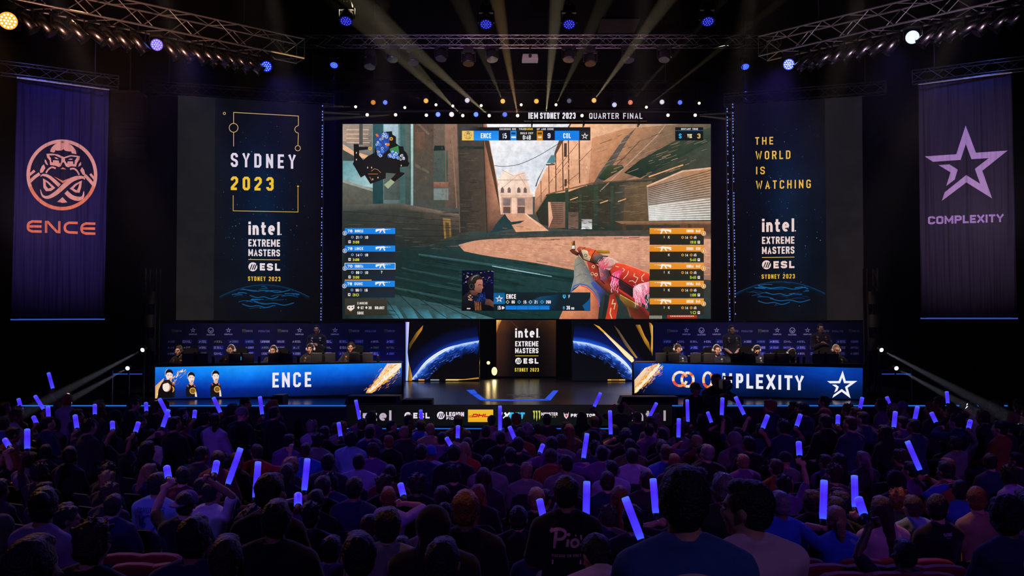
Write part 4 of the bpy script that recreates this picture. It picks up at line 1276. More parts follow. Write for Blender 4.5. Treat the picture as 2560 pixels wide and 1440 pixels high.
G.ring(x - .5, y, 4.6, 1.1, '#4b4d52', 16, ry=6, z=25.5)
G.line(U([(415, 320), (450, 312), (485, 322)]), 1.6, '#3a241e', False, 25)
G.line(U([(440, 425), (470, 420)]), 1.2, '#6b3a34', False, 25)
for _ in range(24):
    x, y = rm.uniform(1169, 1180), rm.uniform(735, 751)
    G.rect(x, y, x + 2, y + 1.8, rm.choice(['#d8703a', '#f0d0b0', '#8f3a24', '#e8a070']), 24)
for _ in range(50):
    x, y = rm.uniform(1193, 1212), rm.uniform(731, 752)
    G.rect(x, y, x + 1.8, y + 1.6, rm.choice(['#1c46b0', '#16388c', '#2b5fd8', '#101c4a']), 24)
for _ in range(22):
    x = rm.uniform(1186, 1204)
    G.line([(x, rm.uniform(752, 758)), (x + rm.uniform(-3, 3), 776)], .8, rm.choice(['#6b3f22', '#a86a3a', '#3a2418']), False, 24)
G.rect(1167, 770, 1176, 773, '#cfc8cc', 24)
G.out('watched_player_card', LED, ms)

# match title: its own narrow strip above the screen
TP = (V((0, 27.6, 5)), V((0, -1, 0)))
ts = screen_body('title_strip', TP, (1312, 279, 1616, 300), 'narrow dark strip reading the match title above the big screen', 0.08, 2)
T = Canvas(TP, 0.003)
T.text('IEM', 1321, 1345, (281.5, 297), None, '#eceaf2', .2, .16)
T.text('SYDNEY 2023', 1350, 1439, (281.5, 297), None, '#e9e6ef', .19, .13)
T.text('QUARTER', 1473, 1547, (282.5, 297), None, '#dddae6', .15, .2)
T.text('FINAL', 1558, 1606, (282.5, 297), None, '#dddae6', .15, .22)
T.out('title_letters', LED, ts)
for x in (1330, 1460, 1598):
    p = at(x, 290, 27.6)
    MB().box((p.x, 27.85, p.z - 0.1), (0.05, 0.4, 0.35)).build('bracket', BLACKM, ts)
for sx in (-1, 1):
    MB().box((sx * 5.85, 28.42, (3.3 + STAGEZ) / 2 + 0.2), (0.14, 0.12, 3.3 - STAGEZ + 0.4)).build('support_leg', BLACKM, ms)
MB().box((0, 28.36, 10.2), (10.5, 0.06, 1.3)).build('hanging_frame', BLACKM, ms)

# ------------------------------------------------------------------ tall side screens
for side in (-1, 1):
    if side < 0:
        pl = vplane(445, 23.5, 806, 24.5)
        TL, TR, BR, BL = (445, 238), (808, 262), (806, 803), (440, 800)
        lab = 'tall dark side screen left of the match screen reading the city and year'
    else:
        pl = vplane(1838, 24.5, 2158, 23.5)
        TL, TR, BR, BL = (1836, 262), (2155, 240), (2160, 800), (1840, 803)
        lab = 'tall dark side screen right of the match screen with a four-line yellow slogan'
    c0 = Canvas(pl, 0.0)
    A = [c0.P(*p) for p in (TL, TR, BR, BL)]
    B = [p - pl[1] * 0.15 for p in A]
    ss = MB().add(A + B, [(0, 1, 2, 3), (7, 6, 5, 4)] + [(i, i + 4, (i + 1) % 4 + 4, (i + 1) % 4) for i in range(4)]).build('side_screen', SATIN)
    tag(ss, lab, 'screen')
    for t_ in (.08, .92):
        p = A[3].lerp(A[2], t_) - pl[1] * 0.2
        MB().box((p.x, p.y, (p.z + STAGEZ) / 2 + .2), (.1, .1, p.z - STAGEZ + .4)).build('support_leg', BLACKM, ss)
    c = Canvas(pl, 0.003)
    g, k = '#1b1b1e', '#09090c'
    rows = [['#17171a', '#0e0e12', '#0a0b10', '#0a0c14', '#08080c', '#060609'],
            [g, '#0f0f13', '#090c15', '#0a1120', '#07090f', '#060609'],
            [g, '#101014', '#081222', '#0a1b33', '#070c16', '#060608'],
            [g, '#101013', '#07101d', '#081a30', '#070c16', '#060608'],
            ['#1c1b1d', '#101013', '#07101b', '#07172a', '#070b13', '#060608'],
            ['#1d1b1c', '#111113', '#080f18', '#08131f', '#070a10', '#060608'],
            ['#1d1b1b', '#111112', '#0a0c10', '#090d13', '#080809', '#060607']]
    if side > 0:
        rows = [list(reversed(r)) for r in rows]
    c.grid([TL, TR, BR, BL], rows)
    if side < 0:
        c.poly([TL, (538, 244), (534, 800), BL], ['#1a1a1d', '#18181b', '#1c1b1c', '#1e1c1c'], 1.5)
    else:
        c.poly([(2062, 247), TR, BR, (2068, 800)], ['#17171b', '#18171b', '#1e1a1b', '#1c191b'], 1.5)
    c.out('night_sky_picture', LEDSOFT, ss)
    rs = random.Random(20 + side)
    cx = 655 if side < 0 else 1945
    for _ in range(260):
        x, y = rs.gauss(cx, 62), rs.gauss(520, 120)
        if not (540 < x < 795 or 1850 < x < 2060) or not 290 < y < 780:
            continue
        r = rs.choice([.5, .5, .6, .7, 1.0])
        c.disc(x, y, r, None, rs.choice(['#2c6aa0', '#1c4a78', '#4b93c4', '#15365c', '#7fb6d8']), 5, 2)
    # dim horizon of a planet with streaks of light
    oy = 712 if side < 0 else 704
    for i in range(26):
        a0 = rs.uniform(-1, 1)
        w = rs.uniform(6, 42)
        x = cx + 6 + a0 * 70
        y = oy + 22 * a0 * a0 + rs.uniform(0, 60) * (1 - a0 * a0)
        c.line(spline([(x - w / 2, y + rs.uniform(-2, 4)), (x, y), (x + w / 2, y + rs.uniform(-1, 5))], 3, False), rs.uniform(.7, 1.6), rs.choice(['#0c3a62', '#0f4f86', '#0a2c4c', '#1668a8']), False, 2)
    for i, (rr_, colr) in enumerate(((0, '#0d3556'), (2, '#08233c'), (5, '#061827'))):
        c.line([(cx + 6 + 112 * t, oy + rr_ + 30 * t * t) for t in [q / 10 for q in range(-10, 11)]], 1.6, colr, False, 1.8)
    for x, y, w in ((cx + 10, oy + 14, 60), (cx + 30, oy + 46, 50), (cx - 10, oy + 52, 40), (cx + 5, oy + 30, 36)):
        c.line(spline([(x - w, y - 4), (x - w / 2, y + 2), (x, y), (x + w / 2, y + 5), (x + w, y - 1)], 4, False), 1.8, '#12598f', False, 2.2)
    c.z = 3
    gold, wh = '#e9b93a', '#e7d9dc'
    if side < 0:
        dim = '#d9b77a'
        c.line([(584, 366), (584, 331)], 1.4, dim)
        c.ring(584, 319.5, 11, 1.4, dim)
        c.line([(584, 308), (584, 281), (746, 290), (746, 314)], 1.4, dim)
        c.ring(746, 323.5, 9, 1.4, dim, 14, R(90), R(270))
        c.line([(746, 333), (745, 363)], 1.4, dim)
        c.ring(744.5, 370.5, 6.5, 1.4, dim)
        c.line([(583, 488), (583, 527), (745, 530), (745, 470)], 1.6, '#c9a24c')
        c.poly([(745, 463), (748, 466), (745, 469), (742, 466)], '#c9a24c')
        c.ring(561, 283.5, 3, 1.2, dim, 10)
        c.text('SYDNEY', 577, 739, (382, 417), (387, 422), '#dcd2e4', .17, .36)
        c.text('2023', 577, 684, (441, 475), (443, 477), '#ecbf34', .19, .34)
        event_block(c, 621, 700, {'i': (554, 587), 'e': (598, 616), 'm': (623, 640), 'l': (648, 649.5), 'g': (658, 676), 's': (691, 702)}, 0.012, wh, gold, '#0a1220')
    else:
        for s, a, b, y in (('THE', 1888, 1933, (343, 362)), ('WORLD', 1889, 1976, (378, 399)), ('IS', 1890, 1912, (417, 436)), ('WATCHING', 1890, 2027, (452, 473))):
            c.text(s, a, b, y, (y[0] - (b - a) * .022, y[1] - (b - a) * .022), '#e8b443', .15, .36)
        event_block(c, 1905, 1986, {'i': (547, 580), 'e': (592, 610), 'm': (617, 635), 'l': (643, 644.5), 'g': (653, 671), 's': (686, 697)}, -0.012, '#e9cfc8', gold, '#0a1220')
    c.out('event_lettering', LED, ss)

# dotted light strips that edge the side screens
DOT = mat('blue_dots', (0, 0, 0), 0.5, emit='#7f9cff', strength=1.0, sample=False)
for (xa, xb, ya, yb, lab, d) in ((807, 803, 262, 803, 'vertical strip of blue light dots left of the match screen', 24.2), (1817, 1824, 262, 803, 'inner strip of blue light dots right of the match screen', 24.2),
                                 (1831, 1838, 258, 803, 'outer strip of blue light dots right of the match screen', 24.1)):
    a, b = at(xa, ya, d), at(xb, yb, d)
    o = MB().bar(a, b, 0.05, 0.05).build('light_strip', BLACKM)
    MB().box((b.x, b.y + .05, (b.z + STAGEZ) / 2), (.05, .05, b.z - STAGEZ)).build('stand', BLACKM, o)
    tag(o, lab, 'light strip')
    m = MB()
    n = 76
    for i in range(n):
        if rnd.random() < 0.22:
            continue
        p = a.lerp(b, (i + .5) / n) + V((0, -0.034, 0))
        m.box(p, (0.022, 0.016, 0.036))
    m.build('light_dots', DOT, o)

# ------------------------------------------------------------------ team banners
BARM = mat('banner_bar', (0.1, 0.1, 0.12), 0.4, 0.8)
for side in (-1, 1):
    if side < 0:
        pl = vplane(42, 20.0, 273, 21.0)
        TL, TR, BR, BL = (42, 196), (273, 226), (260, 797), (28, 798)
        lab = 'hanging purple banner at the left with an orange bearded-head emblem'
    else:
        pl = vplane(2295, 21.0, 2530, 20.0)
        TL, TR, BR, BL = (2295, 213), (2530, 183), (2543, 795), (2303, 795)
        lab = 'hanging dark purple banner at the right with a pale open star'
    c = Canvas(pl, 0.004)
    # cloth as a fine grid with shallow vertical folds, real thickness behind
    NX, NY = 40, 14
    vs, fs = [], []
    for j in range(NY + 1):
        for i in range(NX + 1):
            s, t = i / NX, j / NY
            x = (TL[0] + (TR[0] - TL[0]) * s) * (1 - t) + (BL[0] + (BR[0] - BL[0]) * s) * t
            y = (TL[1] + (TR[1] - TL[1]) * s) * (1 - t) + (BL[1] + (BR[1] - BL[1]) * s) * t
            edge = 0.010 * math.sin(s * 40 + math.sin(t * 3)) * (1 if s < .13 or s > .87 else .25)
            vs.append(c.P(x, y, 0) + pl[1] * edge)
    k = len(vs)
    vs += [p - pl[1] * 0.006 for p in vs]
    for j in range(NY):
        for i in range(NX):
            q = j * (NX + 1) + i
            fs.append((q, q + 1, q + NX + 2, q + NX + 1))
            fs.append((k + q + NX + 1, k + q + NX + 2, k + q + 1, k + q))
    rim = [i for i in range(NX + 1)] + [(j + 1) * (NX + 1) - 1 for j in range(1, NY + 1)] + [NY * (NX + 1) + i for i in range(NX - 1, -1, -1)] + [j * (NX + 1) for j in range(NY - 1, 0, -1)]
    for i in range(len(rim)):
        a, b = rim[i], rim[(i + 1) % len(rim)]
        fs.append((b, a, a + k, b + k))
    cloth = MB()
    cloth.add(vs, fs, hexc('#1a1546') if side < 0 else hexc('#332a3c'))
    o = cloth.build('banner', BANNERM, smooth=True)
    tag(o, lab, 'banner', 'team banners')
    c.z = 4
    if side < 0:
        beard_mark(c, 40, 330, 1 / 5.333, '#ffc494', '#1a1630', '#ff9c60')
        col = '#ff8e56'
        cv = lambda q: [(40 + x / 5.333, 330 + y / 5.333) for x, y in q]
        w = 33 / 5.333
        for ox, oy in ((0, 0), (715, 28)):
            sh = lambda q: cv([(x + ox, y + oy) for x, y in q])
            c.line(sh([(343, 1195), (220, 1192)] + spline([(215, 1192), (172, 1215), (158, 1262), (172, 1305), (215, 1325)], 4, False) + [(343, 1327)]), w, col)
            c.line(sh([(165, 1258), (340, 1260)]), w, col)
        c.line(cv([(402, 1345), (402, 1200), (425, 1200), (545, 1330), (578, 1335), (578, 1188)]), w, col)
        c.line(cv([(822, 1212), (710, 1210)] + spline([(705, 1210), (665, 1232), (650, 1275), (665, 1318), (705, 1338)], 4, False) + [(822, 1343)]), w, col)
    else:
        for q in (STAR_A, STAR_B):
            c.poly([(2290 + x / 5.142, 300 + y / 5.142) for x, y in q], '#d9b4dc')
        c.text('COMPLEXITY', 2320, 2509, (541, 561), (535, 555), '#c9a4dc', .24, .09)
    c.out('printed_emblem', BANNERM, o)
    a, b = c.P(BL[0] - 2, BL[1] + 1, 0), c.P(BR[0] + 2, BR[1] + 1, 0)
    MB().tube([a, b], 0.016, 8).build('bottom_bar', mat('lit_bar', (0.4, 0.4, 0.45), 0.3, 0.8, emit='#3f63d8', strength=0.55, sample=False), o)
    a, b = c.P(TL[0], TL[1], 0), c.P(TR[0], TR[1], 0)
    MB().tube([a + V((0, 0, .02)), b + V((0, 0, .02))], 0.03, 8).build('top_bar', BARM, o)

# ------------------------------------------------------------------ centre totem and planet screens
PT = (V((0, 28.0 - .45, 3)), V((0, -1, 0)))
tot = screen_body('totem_screen', PT, (1241, 800, 1390, 941), 'upright event-title screen at the back of the stage under the big screen', 0.3, 0)
c = Canvas(PT, 0.003)
c.grid([(1241, 800), (1390, 800), (1390, 941), (1241, 941)], [['#6a3c20', '#3a2218', '#281812', '#2f1c12', '#4a2c14'], ['#4a2a1c', '#1c1110', '#120b0c', '#170e0d', '#301c12'],
                                                            ['#3c241c', '#160e0e', '#0b0708', '#100a0a', '#241612'], ['#2c1b16', '#100a0b', '#080607', '#0b0708', '#1a110f'], ['#221613', '#0d0809', '#060505', '#080606', '#140d0c']])
c.poly([(1241, 800), (1254, 800), (1247, 815), (1241, 832)], ['#ffcf7a', '#d8882c', '#8a4c18', '#b5641c'], 2)
c.line([(1276, 802), (1296, 820)], 2.4, '#4d2c1c', False, 2)
c.line([(1352, 803), (1340, 818)], 2.0, '#40251a', False, 2)
c.z = 3
event_block(c, 1288, 1346, {'i': (821, 844), 'e': (853, 866), 'm': (870, 883), 'l': (889, 890.2), 'g': (896, 909), 's': (920, 929)}, 0, '#f2ecf0', '#e6cf3a', '#0b0708', .8)
c.out('event_lettering', LED, tot)
for side in (-1, 1):
    PP = (V((0, 25.7, 3)), V((0, -1, 0)))
    if side < 0:
        q = (1015, 800, 1198, 951)
        lab = 'low stage screen showing a planet rim, left of the title totem'
    else:
        q = (1432, 800, 1633, 951)
        lab = 'low stage screen showing a planet rim, right of the title totem'
    ps = screen_body('planet_screen', PP, q, lab, 0.2, 1)
    c = Canvas(PP, 0.003)
    c.rect(*q, ['#050508', '#060609', '#08080c', '#0b090a'] if side < 0 else ['#06080f', '#050506', '#06070a', '#0b0e14'], 1)
    # planet rim, horizontal at the totem side, falling away outward
    if side < 0:
        rim = spline([(1198, 852), (1150, 861), (1110, 876), (1068, 904), (1040, 935), (1028, 950)], 6, False)
    else:
        rim = spline([(1432, 853), (1470, 858), (1512, 872), (1545, 893), (1570, 916), (1588, 940), (1594, 950)], 6, False)
    n = len(rim)

    def band(d0, d1, c0, c1, z, wob=0.0):
        rr = random.Random(int(z * 10) + side)
        nx = []
        for i in range(n):
            a, b = rim[max(i - 1, 0)], rim[min(i + 1, n - 1)]
            d = V((b[0] - a[0], b[1] - a[1])).normalized()
            nrm = V((-d.y, d.x))
            if nrm.y < 0:
                nrm = -nrm
            w = 1 + wob * rr.uniform(-1, 1)
            clampx = (lambda v: max(1016, min(1197, v))) if side < 0 else (lambda v: max(1433, min(1632, v)))
            e0 = (clampx(rim[i][0] + nrm.x * d0), min(949.5, rim[i][1] + nrm.y * d0))
            e1 = (clampx(rim[i][0] + nrm.x * d1 * w), min(949.5, rim[i][1] + nrm.y * d1 * w))
            nx.append((e0, e1))
        for i in range(n - 1):
            c.poly([nx[i][0], nx[i + 1][0], nx[i + 1][1], nx[i][1]], [c0, c0, c1, c1], z)
    dk = '#08090c' if side < 0 else '#0b0e13'
    band(-1, -42, '#0a1c70' if side > 0 else '#0b1650', '#06080f' if side > 0 else '#050508', 2)
    band(-.5, -12, '#1c58e0' if side > 0 else '#163fb8', '#0a1a62' if side > 0 else '#0a1650', 2.4)
    band(0, 30, '#123a9c', dk, 3, .25)
    band(0, 13, '#3f7fe8', '#0d2c80', 3.5, .5)
    band(0, 7.5, '#d8e8ff', '#3f78e0', 4, .5)
    m_ = slice(None)
    mid = rim[int(n * .25):int(n * .8)]
    c.line(mid, [1.5 + 6 * math.sin(PI * i / (len(mid) - 1)) for i in range(len(mid))], '#f4f8ff', False, 4.5)
    c.line(rim, 1.6, '#a8d0ff', False, 4.6)
    rc = random.Random(40 + side)
    for _ in range(150):
        i = rc.randrange(1, n - 1)
        x, y = rim[i]
        d = rc.uniform(4, 32)
        x, y = x + (d * .55 if side < 0 else -d * .45), y + d * .8
        if (side < 0 and not 1022 < x < 1192) or (side > 0 and not 1440 < x < 1626) or y > 948:
            continue
        w = rc.uniform(2, 9)
        c.line([(x - w / 2, y + w * (.3 if side < 0 else -.3)), (x + w / 2, y - w * (.3 if side < 0 else -.3))], rc.uniform(.6, 1.6), rc.choice(['#1c4cc0', '#2f66d8', '#3a3fa8', '#5f8fe8', '#12308a']), False, 5)
    c.out('planet_picture', LED, ps)
    g1, g2, g0 = '#ffc24a', '#c88a26', '#4a3610'
    if side < 0:
        c.poly([(1014, 805), (1023, 805), (1021, 845), (1019, 880), (1022, 912), (1019, 952), (1014, 952)], ['#8f86ff', '#e6e2ff', '#dfe8ff', '#9cc8ff', '#f4f6ff', '#dfeaff', '#4a86f0'], 6)
        c.poly([(1058, 813), (1055, 825), (1030, 862), (1023, 876), (1023, 860), (1040, 832)], [g2, g2, '#5a4012', g0, g0, '#6b4c16'], 6)
        c.poly([(1022, 904), (1030, 940), (1030, 952), (1020, 952)], ['#6b4a14', g1, '#c98a26', '#7a5618'], 6)
        for a, b, k in ((1046, 1061, g1), (1076, 1098, '#9aa6b8'), (1114, 1146, '#ffe08a')):
            c.rect(a, 948.5, b, 951, k, 7)
        c.poly([(1114, 948), (1160, 948), (1197, 943), (1197, 947), (1146, 950.5)], ['#ffd060', '#d8982c', '#a87420', '#c48a28', '#ffd060'], 6.5)
    else:
        def clip(x):
            return x
        c.poly([(1484, 810), (1498, 816), (1530, 846), (1583, 894), (1585, 912), (1560, 888), (1520, 842)], [g2, g1, '#ffd27a', '#ffe3a0', '#ffdb90', '#ffcf70', '#c98f2c'], 6)
        c.line([(1510, 832), (1548, 870), (1583, 903)], [1.5, 5, 8], '#fff0c4', False, 6.3)
        c.poly([(1534, 812), (1546, 824), (1570, 860), (1594, 894), (1590, 896), (1562, 862)], [g0, '#6a5540', '#7d6244', '#b98a34', '#a87a2a', '#4a3a24'], 6)
        c.poly([(1588, 812), (1600, 812), (1612, 840), (1622, 856), (1628, 882), (1612, 858)], [g0, g2, '#d99a30', '#b5801f', '#4a3510', '#8a6018'], 6)
        c.poly([(1622, 806), (1628, 808), (1632, 815), (1632, 870), (1631, 892), (1627, 872), (1628, 840)], [g0, g2, '#ffdb84', '#f0b446', g0, '#c48a28', '#b07a20'], 6.5)
        for a, b in ((1519, 1529), (1530, 1548), (1548, 1563)):
            c.rect(a, 948.5, b, 951, g1 if a != 1530 else g2, 7)
    c.out('gold_light_beams', LED, ps)

# ------------------------------------------------------------------ backdrops behind the two desks
BACKM = attr_mat('printed_backdrop', False, 0.25, 1.2)
for side in (-1, 1):
    PB = (V((0, 23.0, 3)), V((0, -1, 0)))
    q = (394, 808, 1011, 996) if side < 0 else (1634, 806, 2166, 996)
    bd = screen_body('sponsor_backdrop', PB, (q[0], q[1], q[2], 965), 'printed navy sponsor wall behind the %s player desk' % ('left' if side < 0 else 'right'), 0.06, 0, 'backdrop',
                     mat('navy_backdrop', hexc('#1c1d40'), 0.85, var=0.35, scale=1.1, spec=0.1))
    c = Canvas(PB, 0.003)
    c.z = 1
    rb = random.Random(60 + side)
    W2 = '#f0eaf4'

    def mono(x, y, w, h, s, colr, box=None):
        if box:
            c.rect(x - w / 2 - 2, y - h / 2 - 2, x + w / 2 + 2, y + h / 2 + 2, box, 1)
        if rb.random() < .55:
            c.poly([(x - w / 2, y + h / 2), (x - w / 2 + h * .5, y - h / 2), (x - w / 2 + h * .9, y + h * .2)], colr, 2)
            c.text(s, x - w / 2 + h * 1.2, x + w / 2, (y - h / 2, y + h / 2), None, colr, .24, .14, z=2)
        else:
            c.text(s, x - w / 2, x + w / 2, (y - h / 2, y + h / 2), None, colr, .24, .14, z=2)
    step = (q[2] - q[0] - 40) / 13.0
    for i in range(13):
        x = q[0] + 44 + step * i
        k = i % 6
        y = 828
        if k in (0, 4):
            col = '#7d9c4a'
            for d in (-10, -7, -4):
                c.poly([(x + d, y - 5), (x + d + 2, y - 5), (x + d + 1.4, y + 5)], col, 2)
            c.text('MONSTER', x - 1, x + 16, (y - 3, y + 2), None, '#9690a4', .2, .14, z=2)
        elif k in (1, 3):
            c.z = 2
            star(c, x, y - 3, 14, W2, .06)
            c.text('COMPLEX', x - 10, x + 10, (y + 6, y + 9.5), None, W2, .2, .16, z=2)
        elif k == 2:
            c.z = 2
            c.ring(x, y - 2, 6.6, 1.4, W2, 14, z=2)
            c.line([(x - 4, y - 3), (x, y + 2), (x + 4, y - 3)], 1.6, W2, False, 2)
            c.text('MASTERS', x - 10, x + 10, (y + 7, y + 10.5), None, W2, .2, .16, z=2)
        else:
            c.text('PREDATOR', x - 14, x + 14, (y - 2.5, y + 2.5), None, '#7f86b8', .22, .14, z=2)
    step = (q[2] - q[0] - 30) / 15.0
    names = ['intel', 'ESL', 'LEGION', 'DHL', '1XBET', 'PREDATOR', 'ESL', 'INTEL']
    for r, y in enumerate((854, 869, 884)):
        for i in range(15):
            x = q[0] + 34 + step * i
            s = names[(i * 3 + r * 5) % 8].upper()
            box = rb.choice([None, None, '#2f3f9a', '#30408f', '#26347c'])
            mono(x, y, rb.uniform(17, 22), rb.uniform(4.6, 6.5), s, rb.choice([W2, '#d9d3e6', '#c9c4dc', '#a8b0dc', '#d5cfe0', '#a3b86a']), box)
    c.out('sponsor_logos', PRINT, bd)

# ------------------------------------------------------------------ player desks with their lit fronts
DESKM = mat('desk_top', (0.03, 0.03, 0.04), 0.4, var=0.2)


def flames(c, x0, y0, x1, y1, w, seed, n=170, z=3):
    """streak of burning splinters from (x0, y0) to (x1, y1)"""
    r = random.Random(seed)
    L = V((x1 - x0, y1 - y0))
    d = L.normalized()
    nn = V((-d.y, d.x))
    for i in range(n):
        t = r.random()
        o = r.gauss(0, .42)
        k = w * (.55 + .45 * math.sin(PI * min(1, t + .25)))
        p = V((x0, y0)) + L * t + nn * (o * k)
        a = abs(o)
        l = r.uniform(3, 13)
        ww = r.uniform(.8, 2.6) * (1.6 - min(1.2, a * 1.5))
        colr = r.choice(['#fff3dc', '#ffe6b8', '#fff8ec']) if a < .2 else r.choice(['#ffc766', '#f6a83c', '#ffdf9c', '#e8892a']) if a < .5 else r.choice(['#c97a34', '#e8b0a0', '#8a4c1c', '#d9924a'])
        e = d + nn * r.uniform(-.35, .35)
        p0, p1 = p - e * l / 2, p + e * l / 2
        yb, yt = c.lim
        if min(p0.x, p1.x) < c.xl[0] or max(p0.x, p1.x) > c.xl[1] or min(p0.y, p1.y) < yt or max(p0.y, p1.y) > yb:
            continue
        c.line([tuple(p0), tuple(p), tuple(p1)], [.4, ww, .3], colr, False, z + r.random())


def portrait(c, x, top, bot, s, rot, capd=False):
    """printed team-mate: dark jersey, pale face"""
    skin, sk2, jer = '#f3dcd2', '#d9a895', '#15151a'
    X = lambda pts: [(x + a * s, top + b * s) for a, b in pts]
    hh = (bot - top) / s
    c.poly(X([(-13, hh), (-14, 42), (-11, 32), (-4, 27), (5, 27), (11, 32), (14, 42), (13, hh)]), jer, 5)
    c.poly(X([(-4, 20), (5, 20), (6, 28), (1, 32), (-5, 28)]), sk2, 5.5)
    c.poly(X(spline([(-8, 8), (-3, 2), (4, 2), (8, 8), (7.5, 18), (3, 25), (-3, 24), (-7, 17)], 4)), skin, 6)
    c.poly(X([(1, 18), (7.4, 17), (3, 25), (-3, 24)]), sk2, 6.2)
    c.poly(X(spline([(-9, 12), (-9, 4), (-4, -2), (4, -2), (9, 4), (8, 9), (3, 5), (-5, 6), (-7, 10)], 3)), '#1c1210', 6.4)
    c.line(X([(-4, 11), (-1, 11)]), 1.2 * s, '#4a2c26', False, 6.5)
    c.line(X([(3, 11), (6, 11)]), 1.2 * s, '#4a2c26', False, 6.5)
    c.line(X([(0, 20), (4, 20)]), 1.1 * s, '#8a4a44', False, 6.5)
    c.line(X([(-9.5, 14), (-9, 3), (-4, -3.2)]), 1.2 * s, '#c9c3cc', False, 6.6)
    for a in (-10, 7):
        c.line(X([(a, 30), (a + 3, 35)]), 3.4 * s, '#b5543a', False, 6)
    c.ring(x + 4 * s, top + 45 * s, 7 * s, 2.6 * s, '#d9a24a', 16, z=6.6)
    c.disc(x + 4 * s, top + 45 * s, 4.5 * s, None, '#8a6428', 12, 6.5)
    if rot:
        c.poly(X([(9, 48), (13, 47), (15, hh), (10, hh)]), skin, 6.3)


